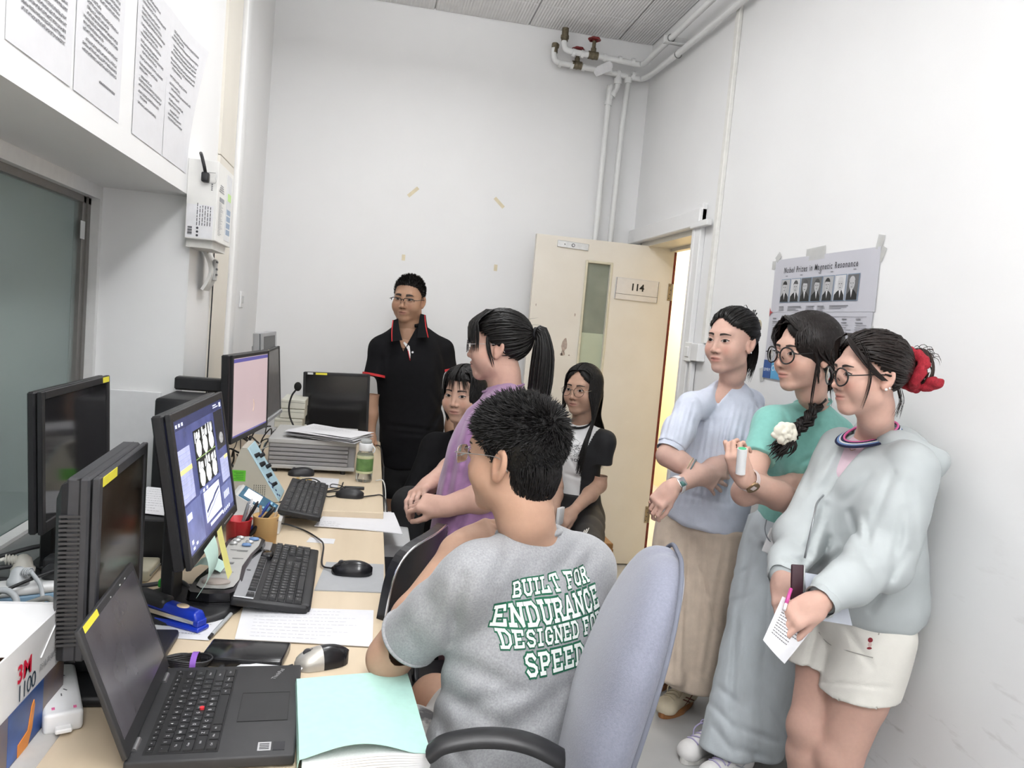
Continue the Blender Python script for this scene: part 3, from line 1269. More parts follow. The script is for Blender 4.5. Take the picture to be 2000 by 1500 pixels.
b.box2((-4.1,4.6,0),(XW,4.7,3.0))
b.box2((-4.1,-.6,0),(XW,-.5,3.0))
b.box2((-4.1,-.6,3.0),(XW,4.7,3.1))
struct('wall_scanner_room',b,mat('scanner_room_paint',(.36,.44,.43),r=.55,var=.03,vs=2))
b=MB()
b.box2((-.985,OY1-.02,OZ0+.02),(-.80,OY1-.004,1.14),bev=.002)
tag(b.build('backing_board',mat('white_board',(.80,.80,.81),r=.5,var=.02)),'plain white board leaning in the window recess behind the monitors','board')
# ---- beige duct column, white cover strip and panel on the left wall
b=MB()
b.box2((XL,3.60,0),(XL+.012,3.93,2.16))
b.box2((XL,3.60,2.165),(XL+.012,3.93,ZC))
struct('trim_3',b,M_beige)
b=MB()
b.box2((XL,3.935,0),(XL+.035,4.06,ZC),bev=.006,seg=2)
struct('trim_4',b,M_white)
b=MB()
b.box2((XL,4.14,.9),(XL+.006,4.40,1.70))
b.box2((XL+.006,4.145,.9),(XL+.014,4.165,1.64))
struct('trim_5',b,M_white)
w=thing('wall_switch','small white wall switch on the left wall near the back corner','switch',(XL,4.36,1.54))
b=MB()
b.box2((XL+.006,4.32,1.49),(XL+.016,4.40,1.58),bev=.003)
b.build('plate',M_white,w)
b=MB()
b.box2((XL+.016,4.345,1.515),(XL+.022,4.375,1.555),bev=.002)
b.build('rocker',mat('switch_grey',(.62,.62,.61),r=.4),w)
# ---- right wall: raceway, door casing
b=MB()
b.box2((XR-.022,3.66,1.52),(XR,3.70,ZC),bev=.003)
struct('trim_6',b,mat('cream_raceway',(.80,.79,.755),r=.4))
b=MB()
b.box2((XR-.03,DY0-.085,0),(XR+.0,DY0,DZ+.12),bev=.004)
b.box2((XR-.035,DY0-.02,0),(XR-.01,DY0+.015,DZ),bev=.004)
struct('trim_7',b,M_white)
b=MB()
b.box2((XR-.045,DY0-.085,DZ),(XR+.0,YB-.02,DZ+.095),bev=.006)
struct('trim_8',b,M_white)
b=MB()
b.box2((XR,DY0,0),(XR+.2,DY0+.02,DZ))
b.box2((XR,DY0,DZ-.03),(XR+.2,DY1,DZ))
b.box2((XR+.16,DY0,DZ-.05),(XR+.2,DY1,DZ-.02))
b.box2((XR,DY1-.02,0),(XR+.2,DY1,DZ))
struct('trim_9',b,mat('cream_frame',(.68,.645,.57),r=.45,var=.03))
b=MB()
b.box2((XR-.05,DY0-.2,DZ-.01),(XR-.02,DY0+.01,DZ+.022),bev=.003)
struct('trim_10',b,M_white)
b=MB()
b.box2((3.0,2.5,0),(3.1,9.1,2.9))
b.box2((XR+.2,9.0,0),(3.1,9.1,2.9))
b.box2((XR+.2,2.5,2.8),(3.1,9.1,2.9))
b.box2((XR+.2,2.4,0),(3.1,2.5,2.9))
b.box2((XR+.2,YB+.12,0),(XR+.3,9.1,2.9))
struct('wall_corridor',b,mat('corridor_cream',(.84,.74,.54),r=.6,var=.03,vs=2))
# ---- the open door leaf
DYL=4.70
M_door=mat('door_cream',(.77,.73,.655),r=.42,var=.04,vs=5,c2=(.725,.68,.60))
door=struct('door_1',MB().box2((1.86,DYL,.01),(1.886,DYL+.04,2.112)),M_door)
b=MB()
x0,x1,g0,g1,gz0,gz1=.965,1.86,1.312,1.462,.92,1.965
b.box2((x0,DYL,.01),(g0,DYL+.04,2.112))
b.box2((g1,DYL,.01),(x1,DYL+.04,2.112))
b.box2((g0,DYL,.01),(g1,DYL+.04,gz0))
b.box2((g0,DYL,gz1),(g1,DYL+.04,2.112))
b.build('door_leaf',M_door,door)
b=MB()
for(a,c,e,f)in((g0-.016,gz0-.016,g0,gz1+.016),(g1,gz0-.016,g1+.016,gz1+.016),(g0,gz1,g1,gz1+.016),(g0,gz0-.016,g1,gz0)):
 b.box2((a,DYL-.008,c),(e,DYL,f),bev=.003)
b.build('glazing_bead',mat('door_bead',(.64,.60,.47),r=.4),door)
b=MB()
b.box2((g0,DYL+.015,gz0),(g1,DYL+.021,gz1))
b.build('pane',mat('door_glass',(.25,.27,.215),r=.12,var=.12,vs=6),door)
b=MB()
b.box2((g0,DYL+.0125,gz0),(g1,DYL+.0148,1.52))
b.build('lower_pane_sheet',mat('pale_green_sheet',(.47,.52,.39),r=.35,var=.05,vs=5),door)  # sheet that gives the lower pane its paler green tone
cl=MB()
T=frame((1.203,DYL-.004,2.062),(1,0,-.035),(.035,0,1))
cl.box((0,0,0),(.205,.042,.008),T=T,bev=.002)
M_steel=mat('brushed_steel',(.62,.62,.61),r=.28,m=.9,var=.08,vs=60,stretch=(1,20,1))
clo=cl.build('closer_plate',M_steel,door)
cl=MB()
cl.cyl((.0,0,.004),(0,0,.006),.011,0,16,T=T)
cl.cyl((-.055,0,.004),(-.055,0,.0055),.004,0,10,T=T)
cl.cyl((.0,0,.0055),(0,0,.0072),.007,1,16,T=T)
cl.build('closer_screw',[mat('dark_metal',(.10,.10,.10),r=.4,m=.7),M_steel],clo)
b=MB()
T=frame((1.652,DYL-.006,1.822),(1,0,-.012),(.012,0,1))
b.box((0,0,0),(.292,.14,.012),T=T,bev=.003)
sgn=b.build('number_sign',mat('sign_silver',(.70,.69,.69),r=.35,m=.25,var=.03),door)
b=MB()
b.box((0,-.034,.0065),(.286,.0022,.001),T=T)
b.box((-.142,0,.0065),(.0022,.135,.001),T=T)
b.box((.142,0,.0065),(.0022,.135,.001),T=T)
b.build('sign_edge',mat('sign_line',(.06,.06,.06),r=.5),sgn)
b=MB()
vs,fs=text_geo('114',.062,bold=.0016)
b.add(vs,fs,0,False,T@Matrix.Translation((0,.014,.0072)))
b.build('sign_number',mat('print_black',(.012,.012,.012),r=.6),sgn)
for zc in(1.83,.35):
 b=MB()
 b.box2((1.866,DYL-.004,zc-.055),(1.892,DYL,zc+.055))
 b.cyl((1.894,DYL-.004,zc-.055),(1.894,DYL-.004,zc+.055),.006,0,10)
 for k in(-.04,-.013,.014,.041):
  b.cyl((1.874+.006*((k*100)%2),DYL-.005,zc+k),(1.874+.006*((k*100)%2),DYL-.0065,zc+k),.004,1,8)
 b.build('hinge',[mat('brass_aged',(.36,.30,.22),r=.4,m=.7,var=.2),MATS['dark_metal']],door)
b=MB()
b.box2((1.888,DYL+.005,.01),(1.905,DYL+.04,2.112))
b.build('door_edge',mat('door_edge_red',(.16,.025,.018),r=.5,var=.3,vs=30),door)
b=MB()
rr=random.Random(4)
for(px,py,w_,h_)in((1103,672,.022,.055),(1100,690,.014,.02),(1111,694,.006,.006),(1123,615,.005,.012),(1096,692,.01,.012),(1047,595,.004,.01)):
 p=at(px,py,Y=DYL-.0005)
 pts=[]
 for k in range(11):
  a=2*math.pi*k/11
  q=.6+.5*rr.random()
  pts.append((p[0]+w_*q*math.cos(a),p[2]+h_*q*math.sin(a)))
 vs=[(x_,DYL-.0006,z_)for x_,z_ in pts]
 b.add(vs,[tuple(range(len(vs)))])
b.build('flaked_paint',mat('bare_patch',(.42,.34,.29),r=.6,var=.2,vs=60),door,label='flaked brownish paint patches')
# ---- switch box on the wall beside the doorway
sw=thing('light_switch','white surface-mounted light switch box on raceway beside the doorway','switch',(XR,3.76,1.47))
b=MB()
b.box2((XR-.045,3.675,1.422),(XR-.0,3.765,1.515),bev=.004)
b.build('back_box',M_white,sw)
b=MB()
b.box2((XR-.042,3.77,1.415),(XR-.03,3.858,1.518),bev=.004)
pl=b.build('plate',mat('switch_white',(.85,.85,.84),r=.3),sw)
b=MB()
b.box2((XR-.048,3.795,1.44),(XR-.041,3.835,1.495),bev=.003)
b.build('rocker',mat('switch_white2',(.83,.83,.825),r=.3),pl)
b=MB()
b.box2((XR-.03,3.77,.02),(XR-.005,3.80,1.415),bev=.003)
struct('trim_11',b,M_white)
# ---- masking-tape pieces left on the back wall
M_tape=mat('masking_tape',(.72,.64,.46),r=.6,var=.06)
for(px,py,L_,a_,lb)in((807,375,.085,45,'slanted tan tape strip on back wall, upper one nearer the window'),(975,396,.085,-42,'slanted tan tape strip on back wall, upper one nearer the pipes'),(788,503,.038,90,'short upright tan tape piece on back wall above the standing man'),(968,523,.042,90,'short upright tan tape piece on back wall near the open door')):
 p=at(px,py,Y=YB)
 T=frame((p[0],YB-.0008,p[2]),(math.cos(math.radians(a_)),0,math.sin(math.radians(a_))),(-math.sin(math.radians(a_)),0,math.cos(math.radians(a_))))
 b=MB()
 b.box((0,0,0),(L_,.022,.0012),T=T)
 tag(b.build('tape_strip',M_tape),lb,'tape','tape strips on the back wall')
 # ---- heating pipes with valves
M_pipe=mat('pipe_white',(.78,.785,.78),r=.4,var=.02)
M_bronze=mat('valve_bronze',(.16,.135,.09),r=.45,m=.6,var=.3,vs=80)
M_redw=mat('valve_red',(.20,.018,.02),r=.45)
pp=thing('heating_pipe','upper white heating pipe with red valve wheel turning along the right wall','pipe',(1.25,4.88,3.30),'heating pipes in the back corner')
b=MB()
b.tube(spline([(1.065,4.87,3.40),(1.068,4.87,3.335),(1.10,4.87,3.305),(1.25,4.87,3.300),(1.42,4.87,3.295),(1.555,4.87,3.29),(1.60,4.84,3.29),(1.602,4.6,3.292),(1.603,3.6,3.30),(1.603,1.5,3.305)],5),.0185,0,12)
for x_ in(1.13,1.19,1.34,1.44,1.53):
 b.cyl((x_-.008,4.87,3.30),(x_+.012,4.87,3.297),.024,0,14)
b.build('pipe',M_pipe,pp)
b=MB()
b.cyl((1.066,4.87,3.36),(1.066,4.87,3.44),.022,0,12)
b.cyl((1.066,4.87,3.375),(1.066,4.87,3.395),.027,0,8)
b.build('end_fitting',M_bronze,pp)
def valve(parent,c,zt):
 v=MB()
 v.cyl((c[0]-.032,c[1],c[2]),(c[0]+.032,c[1],c[2]),.025,0,10)
 v.sphere(c,.027,0)
 v.cyl(c,(c[0],c[1],zt-.01),.012,0,10)
 v.cyl((c[0],c[1],c[2]+.02),(c[0],c[1],c[2]+.045),.018,0,8)
 o=v.build('valve_body',M_bronze,parent)
 v=MB()
 ring=[(c[0]+.033*(1+.1*math.cos(6*a))*math.cos(a),c[1]+.033*(1+.1*math.cos(6*a))*math.sin(a),zt)for a in np.linspace(0,2*math.pi,36,endpoint=False)]
 v.tube(ring,.0075,0,6,closed=True)
 for k in range(3):
  a=k*math.pi/3
  v.tube([(c[0]-.033*math.cos(a),c[1]-.033*math.sin(a),zt),(c[0]+.033*math.cos(a),c[1]+.033*math.sin(a),zt)],.005,0,6)
 v.cyl((c[0],c[1],zt-.012),(c[0],c[1],zt+.012),.009,0,8)
 v.build('hand_wheel',M_redw,o)
valve(pp,(1.262,4.87,3.30),3.40)
p2=thing('heating_pipe','lower white heating pipe with second red valve wheel and hanging tag','pipe',(1.2,4.93,3.24),'heating pipes in the back corner')
b=MB()
b.tube(spline([(1.015,4.93,3.33),(1.02,4.93,3.275),(1.05,4.93,3.245),(1.2,4.93,3.24),(1.42,4.93,3.23),(1.58,4.93,3.22),(1.635,4.90,3.22),(1.65,4.6,3.215),(1.655,3.6,3.20),(1.655,1.5,3.19)],5),.0185,0,12)
for x_ in(1.06,1.14,1.22,1.40,1.56):
 b.cyl((x_-.008,4.93,3.24),(x_+.012,4.93,3.237),.024,0,14)
b.build('pipe',M_pipe,p2)
b=MB()
b.cyl((1.0,4.93,3.345),(1.045,4.93,3.345),.014,0,10)
b.cyl((1.02,4.93,3.30),(1.02,4.93,3.36),.02,0,10)
b.build('end_fitting',M_bronze,p2)
valve(p2,(1.175,4.93,3.245),3.345)
b=MB()
T=frame((1.33,4.84,3.215),(.78,-.1,.45),(-.5,0,.75))
pts=[(-.06,-.025),(.045,-.03),(.07,-.005),(.06,.03),(-.03,.03),(-.065,.01)]
b.prism(pts,-.001,.001,0,T)
b.build('hanging_tag',mat('tag_white',(.70,.70,.71),r=.4),p2)
for k,(xt,xb_,zt,lb)in enumerate(((1.46,1.415,3.23,'white vertical pipe with kinked top joint, nearer the window side'),(1.535,1.49,3.22,'straight white vertical pipe beside the kinked one, nearer the corner'))):
 r_=thing('riser_pipe',lb,'pipe',(xb_,4.93,0),'vertical pipes behind the open door')
 b=MB()
 if k==0:
  b.tube(spline([(1.462,4.93,3.25),(1.462,4.93,3.16),(1.45,4.93,3.12),(1.42,4.93,3.08),(1.41,4.93,3.02),(1.41,4.93,2.9),(1.405,4.93,.0)],5),.019,0,12)
 else:
  b.tube([(1.535,4.93,3.24),(1.52,4.93,2.9),(1.50,4.93,0)],.019,0,12)
 b.build('pipe',M_pipe,r_)
 b=MB()
 if k==0:
  b.cyl((1.462,4.93,3.20),(1.462,4.93,3.165),.026,0,14)
  b.cyl((1.414,4.93,3.05),(1.411,4.93,3.02),.025,0,14)
  b.cyl((1.44,4.93,3.10),(1.43,4.93,3.08),.025,0,14)
 else:
  b.cyl((1.532,4.93,3.215),(1.53,4.93,3.18),.025,0,14)
 b.build('joint',M_pipe,r_)
br=thing('pipe_bracket','white angle bracket holding the pipes on the right wall','bracket',(1.66,4.25,3.2))
b=MB()
b.box2((1.56,4.40,3.262),(XR,4.405,3.31))
b.box2((1.56,4.37,3.262),(XR,4.405,3.266))
b.build('angle',M_pipe,br)
b=MB()
for x_,z_ in((1.603,3.295),(1.655,3.208)):
 a=np.linspace(0,2*math.pi,16,endpoint=False)
 b.tube([(x_+.022*math.cos(t),4.39,z_+.022*math.sin(t))for t in a],.003,0,5,closed=True)
b.build('clamp_ring',mat('clamp_grey',(.25,.25,.25),r=.5,m=.5),br)
# ---- notice sheets over the window
M_paper=mat('sheet_paper',(.74,.74,.765),r=.55,var=.015)
M_ink=mat('print_grey',(.20,.20,.21),r=.7)
rr=random.Random(3)
for k,(ya,yb_,z0,z1,lb)in enumerate(((1.645,1.958,1.98,2.46,'printed notice sheet above the window, nearest to the viewer'),(1.977,2.297,1.98,2.46,'printed notice sheet above the window, second from the viewer'),(2.412,2.725,1.98,2.45,'printed notice sheet above the window, third from the viewer'),(2.735,3.055,1.98,2.46,'curling notice sheet above the window, nearest to the back wall'))):
 ns=thing('notice_sheet',lb,'notice',(XL,(ya+yb_)/2,z0),'notices above the window')
 G=np.zeros((12,12,3))
 curl=.035 if k==3 else .006
 def surf(u,v,ya=ya,yb_=yb_,z0=z0,z1=z1,curl=curl,k=k):
  ex=.10*v*v*u if k==3 else 0
  return V(XL+.002+curl*(u**3)*(v**1.5)+.0008*math.sin(u*5+k)**2,ya+(yb_-ya+ex)*u,z0+(z1-z0)*v)
 for i in range(12):
  for j in range(12):
   G[i,j]=surf(i/11,j/11)
 b=MB()
 b.sheet(G,.0006)
 b.build('sheet',M_paper,ns)
 b=MB()
 nl=26
 v=.93
 for li in range(nl):
  v-=.029
  if k in(2,3)and li%3==0 or li%7==6:
   v-=.012
  if k==3 and 9<=li<=10:
   v-=.02
  if v<(.16,.2,.2,.28)[k]:
   break
  u0=.12+(.06 if rr.random()<.3 else 0)
  ul=(.86 if rr.random()<(.75 if k<2 else .35)else rr.uniform(.35,.8))
  u=u0
  while u<ul:
   wd=.018
   for st in range(3):
    a_,c_=rr.uniform(0,.012),rr.uniform(-.008,.006)
    if rr.random()<.5:
     q=((u+.001,v+c_),(u+.016,v+c_),(u+.016,v+c_+.0045),(u+.001,v+c_+.0045))
    else:
     q=((u+a_,v-.008),(u+a_+.004,v-.008),(u+a_+.004,v+.008),(u+a_,v+.008))
    b.quad(*[surf(*t)+V(.0012,0,0)for t in q])
   u+=wd
 if k==1:
  for t in range(12):
   q=((.5+t*.03,.13),(.524+t*.03,.13),(.524+t*.03,.142),(.5+t*.03,.142))
   b.quad(*[surf(*t_)+V(.0012,0,0)for t_ in q])
 b.build('printing',M_ink,ns)
 # ---- poster on the right wall
po=thing('poster','magnetic resonance prize poster with seven portraits taped to right wall','poster',(XR,2.71,1.39))
PO=frame((XR-.002,3.064,1.905),(0,-1,.0),(0,0,1))
b=MB()
PW,PH,PS=.698,.515,.226
for y0,y1 in((-PS+.0005,0),(-PH,-PS-.0005)):
 G=np.zeros((14,6,3))
 for i in range(14):
  for j in range(6):
   u,v=i/13,j/5
   G[i,j]=PO@Vector((u*PW+(.008*(1-v))*(1 if y1==0 else 0),y0+(y1-y0)*v,.002+.0015*math.sin(u*7)**2))
 b.sheet(G,.0008)
b.build('sheet',mat('poster_paper',(.55,.55,.60),r=.4,var=.03,vs=4),po)
Z_=.0052
b=MB()
vs,fs=text_geo('Nobel Prizes in Magnetic Resonance',.034,bold=.0003,spacing=1.28)
wx=max(v[0]for v in vs)-min(v[0]for v in vs)
b.add([(v[0]*.50/wx,v[1],0)for v in vs],fs,0,False,PO@Matrix.Translation((.335,-.05,Z_)))
b.build('poster_title',mat('print_dark',(.05,.05,.06),r=.6),po)
px0,pw,ph=.075,.070,.099
tones=[.42,.60,.10,.16,.42,.62,.13]
hairs=[.02,.10,.08,.06,.03,.55,.50]
for i in range(7):
 x0=px0+i*.0765
 T=PO@Matrix.Translation((x0,-.185,Z_))
 b=MB()
 b.box((pw/2,ph/2,-.0005),(pw,ph,.001),0,T)
 b.box((pw/2,ph/2,.0003),(pw-.006,ph-.006,.001),1,T)
 cx_=pw*(.5+(.06 if i%2 else-.04))
 sh=[(.005,.003),(.006,.024),(.018,.034),(cx_-.01,.040),(cx_+.01,.040),(pw-.016,.033),(pw-.006,.022),(pw-.004,.003)]
 b.prism(sh,.0006,.0012,2,T)
 b.prism([(cx_-.006,.040),(cx_+.006,.040),(cx_+.002,.012)],.0012,.0015,4,T)
 hd=[(cx_+.0165*math.cos(a),.062+.023*math.sin(a))for a in np.linspace(0,2*math.pi,18,endpoint=False)]
 b.prism(hd,.001,.0016,5,T)
 hr=[(cx_+.018*math.cos(a),.066+.024*math.sin(a))for a in np.linspace(.35,math.pi-.25,12)]+[(cx_-.012,.076),(cx_+.012,.074)]
 b.prism(hr,.0013,.0019,3,T)
 for e in(-1,1):
  b.box((cx_+e*.0065,.064,.0018),(.006,.0022,.0006),2,T)
 b.box((cx_,.05,.0018),(.010,.0018,.0006),2,T)
 b.box((cx_+.002,.057,.0018),(.004,.002,.0006),6,T)
 g=lambda v:mat('photo_grey_%d'%int(v*100),(v,v,v*1.02),r=.5)
 b.build('portrait',[mat('photo_border',(.20,.27,.36),r=.5),g(tones[i]),g(.015),g(hairs[i]),g(.7),g(.50),g(.25)],po)
b=MB()
rr=random.Random(5)
for(x0,y0,n,L_)in((.075,-.2,4,.045),(.145,-.2,4,.11),(.28,-.2,5,.06),(.36,-.2,6,.065),(.44,-.2,3,.12)):
 for k in range(n):
  ll=L_*rr.uniform(.55,1)
  b.box((x0+ll/2,y0-.002-k*.0052,Z_),(ll,.0016 if k else .0028,.0004),0,PO)
for(x0,y0)in((.09,-.068),(.20,-.068),(.33,-.066),(.41,-.066),(.55,-.064)):
 b.box((x0+.02,y0-.006,Z_),(.016,.003,.0004),0,PO)
for c_ in range(8):
 x0=.035+c_*.082
 b.box((x0+.015,-.252,Z_),(.026,.005,.0004),0,PO)
 for k in range(16):
  ll=.066*rr.uniform(.4,1)
  b.box((x0+ll/2,-.265-k*.0085,Z_),(ll,.0016 if k else .0032,.0004),0,PO)
b.box((.39,-.243,Z_),(.56,.0012,.0004),0,PO)
b.build('printing',mat('print_mid',(.22,.22,.24),r=.7),po)
b=MB()
b.prism([(.002,-.205),(.012,-.222),(.03,-PS),(.012,-.232),(.004,-.246)],Z_-.0004,Z_,0,PO)
b.build('red_corner_mark',mat('print_red',(.42,.05,.06),r=.5),po)
b=MB()
b.box((.035,-.472,Z_),(.062,.078,.0006),0,PO)
b.box((.117,-.472,Z_),(.095,.078,.0006),1,PO)
lg=b.build('poster_logo',[mat('logo_navy',(.025,.09,.30),r=.4),mat('logo_cyan',(.10,.38,.66),r=.4)],po)
b=MB()
for tx,x0,y0,sz in(('ISMRM',.036,-.475,.019),('ON',.10,-.466,.034)):
 vs,fs=text_geo(tx,sz)
 b.add(vs,fs,0,False,PO@Matrix.Translation((x0,y0,Z_+.0008)))
b.build('logo_text',mat('logo_white',(.8,.85,.9),r=.5),lg)
M_clear=mat('clear_tape',(.70,.70,.68),r=.3,alpha=.55)
for(x0,y0,w_,h_,a_)in((.02,.012,.04,.03,40),(-.01,-.02,.03,.035,0),(.30,.006,.13,.05,2),(.69,.016,.035,.05,-10),(.705,-.025,.03,.05,-25),(-.012,-.50,.03,.06,15),(.70,-.3,.02,.05,0)):
 b=MB()
 b.box((0,0,0),(w_,h_,.0005),0,PO@Matrix.Translation((x0,y0,Z_-.003))@Matrix.Rotation(math.radians(a_),4,'Z'))
 b.build('tape',M_clear,po)
 # ---- meter box on the left wall beside the window
ub=thing('oxygen_monitor_box','white wall-mounted control box with keypad label and black plug','control box',(-.675,3.22,1.74))
bx0,bx1,by0,by1,bz0,bz1=XL,-.62,3.09,3.40,1.745,2.045
b=MB()
b.box2((bx0,by0,bz0),(bx1,by1,bz1),bev=.002)
body=b.build('case',mat('box_white',(.80,.795,.77),r=.4,var=.015),ub)
b=MB()
b.box2((bx0+.004,by0-.001,bz0+.005),(bx1-.01,by0-.0002,bz0+.13))
nl=b.build('side_label',mat('label_white',(.78,.78,.80),r=.5),body)
FB=frame((bx0,by0-.0015,bz0),(1,0,0),(0,0,1))
b=MB()
rr=random.Random(9)
for c_ in range(6):
 x0=.042+c_*.0095
 y0=.052
 while y0<.125:
  l_=rr.uniform(.006,.02)
  b.box((x0,y0+l_/2,0),(.0025,l_,.0004),0,FB)
  y0+=l_+.003
for k in range(9):
 b.box((.018,.016+k*.0035,0),(.016,.0012+.001*(k%3),.0004),0,FB)
for k in range(3):
 b.cyl((.045+k*.0,.014+.014*k,0),(.045,.014+.014*k,.0006),.0045,0,10,T=FB)
for k in range(4):
 b.box((.09,.19+k*.007,0),(.006,.003,.0004),0,FB)
b.build('label_print',mat('print_dark',(.05,.05,.06)),nl)['kind']='stuff'
FR=frame((bx1+.0005,by0,bz0),(0,1,0),(0,0,1))
b=MB()
b.box((.225,.15,0),(.105,.262,.001),0,FR)
b.box((.235,.195,.0008),(.065,.03,.0006),1,FR)
for k in range(4):
 for c_ in range(3):
  b.box((.207+c_*.026,.135-k*.027,.0008),(.022,.021,.0006),2,FR)
b.build('keypad_label',[mat('label_pale',(.72,.73,.75),r=.4),mat('lcd_green',(.50,.78,.22),r=.3),mat('key_blue',(.27,.36,.50),r=.4)],body)
b=MB()
for k in range(22):
 l_=rr.uniform(.04,.085)
 b.box((.04+l_/2,.15-k*.0058,.0005),(l_,.0012,.0004),0,FR)
b.box((.09,.165,.0005),(.085,.016,.0005),0,FR)
for k in range(4):
 b.box((.08,.195+k*.008,.0005),(.09-k*.012,.003,.0005),0,FR)
b.build('front_print',mat('print_mid2',(.30,.31,.34)),body)
b=MB()
b.tube(spline([(bx0+.045,by0-.01,bz1+.02),(bx0+.055,by0-.035,bz1+.005),(bx0+.065,by0-.035,bz1-.03),(bx0+.067,by0-.02,bz1-.05)],6),.0065,0,8)
b.box((bx0+.068,by0-.017,bz1-.068),(.026,.034,.036),0,bev=.005,seg=2)
pg=b.build('power_plug',mat('plug_black',(.018,.018,.02),r=.45),ub)
b=MB()
b.tube([(bx0+.07,by0-.004,bz1-.048),(bx0+.105,by0-.02,bz1-.048),(bx0+.108,by0-.02,bz1-.058),(bx0+.104,by0-.02,bz1-.068),(bx0+.108,by0-.02,bz1-.078),(bx0+.105,by0-.02,bz1-.086),(bx0+.07,by0-.004,bz1-.086)],.0012,0,5)
b.build('retaining_clip',M_steel,pg)
b=MB()
b.box2((bx0,by0+.03,bz0-.03),(bx1-.015,by1-.02,bz0))
b.build('bottom_bracket',mat('bracket_white',(.70,.69,.66),r=.45),ub)
sh=thing('sensor_holder','small curved off-white sensor holder hanging below the control box','sensor',(XL,3.4,1.58))
b=MB()
G=np.zeros((10,4,3))
for i in range(10):
 for j in range(4):
  t=i/9
  G[i,j]=V(XL+.02+.035*math.sin(t*3.0),3.34+.12*j/3,1.73-.175*t)
b.sheet(G,.012)
b.build('holder',mat('holder_white',(.70,.695,.67),r=.45),sh)
b=MB()
b.box2((XL+.05,3.38,1.60),(XL+.062,3.42,1.69),bev=.003)
b.build('sensor_strip',mat('sensor_grey',(.42,.42,.41),r=.5),sh)
for z_ in(1.675,1.645,1.622):
 b=MB()
 b.box2((XL+.06,3.385,z_),(XL+.066,3.41,z_+.008))
 b.build('contact',MATS['dark_metal'],sh)
b=MB()
b.tube(spline([(XL+.016,3.56,1.74),(XL+.014,3.585,1.6),(XL+.012,3.59,1.3),(XL+.012,3.59,.9),(XL+.014,3.59,.78)],5),.0028,0,5)
tag(b.build('thin_cable',MATS['plug_black']),'thin black cable running down beside the beige duct board','cable')
# ---- desks
ZN,ZF=.74,.77
M_black=mat('plastic_black',(.018,.018,.02),r=.42,var=.1)
M_blackg=mat('plastic_black_gloss',(.014,.014,.016),r=.16,var=.1)
M_dgrey=mat('plastic_dark_grey',(.05,.05,.055),r=.45,var=.08)
M_lgrey=mat('plastic_light_grey',(.52,.525,.53),r=.42,var=.03)
M_silver=mat('plastic_silver',(.42,.43,.45),r=.32,m=.35,var=.03)
M_wht=mat('plastic_white',(.76,.765,.77),r=.35,var=.02)
M_yel=mat('label_yellow',(.80,.72,.06),r=.5,var=.04)
M_chrome=mat('chrome',(.75,.75,.76),r=.12,m=1.0,var=.02)
def wood():
 M=mat('pale_wood',(.72,.60,.44),r=.42,var=.10,vs=9,stretch=(1.2,.12,1),c2=(.63,.515,.365))
 return M
def desk(name,label,y0,y1,zt):
 d=thing('desk',label,'desk',(-.3,(y0+y1)/2,0),'desks along the window')
 b=MB()
 b.box2((XL+.003,y0,zt-.03),(.09,y1,zt),bev=.002)
 b.build('desktop',wood(),d)
 for ya in(y0+.03,(y0+y1)/2,y1-.055):
  b=MB()
  b.box2((-.62,ya,.0),(.0,ya+.025,zt-.03))
  b.build('side_panel',mat('desk_panel_grey',(.45,.45,.455),r=.5),d)
 b=MB()
 b.box2((-.60,y0+.06,.25),(-.58,y1-.06,zt-.03))
 b.build('modesty_panel',MATS['desk_panel_grey'],d)
 return d
desk('desk','long pale wooden desk in the foreground under the window',-.7,2.85,ZN)
desk('desk','slightly higher pale wooden desk by the back wall',2.865,4.52,ZF)
pc=thing('computer_tower','light grey computer tower standing beside the far desk','computer',(.13,3.2,0))
b=MB()
b.box2((.095,2.80,.28),(.20,3.30,.665),bev=.006,seg=2)
b.build('case',M_lgrey,pc)
b=MB()
b.box2((.10,2.797,.30),(.195,2.801,.62),bev=.001)
b.build('front_panel',M_dgrey,pc)
b=MB()
b.box2((.095,2.80,0),(.20,3.30,.28))
b.build('trolley',M_dgrey,pc)
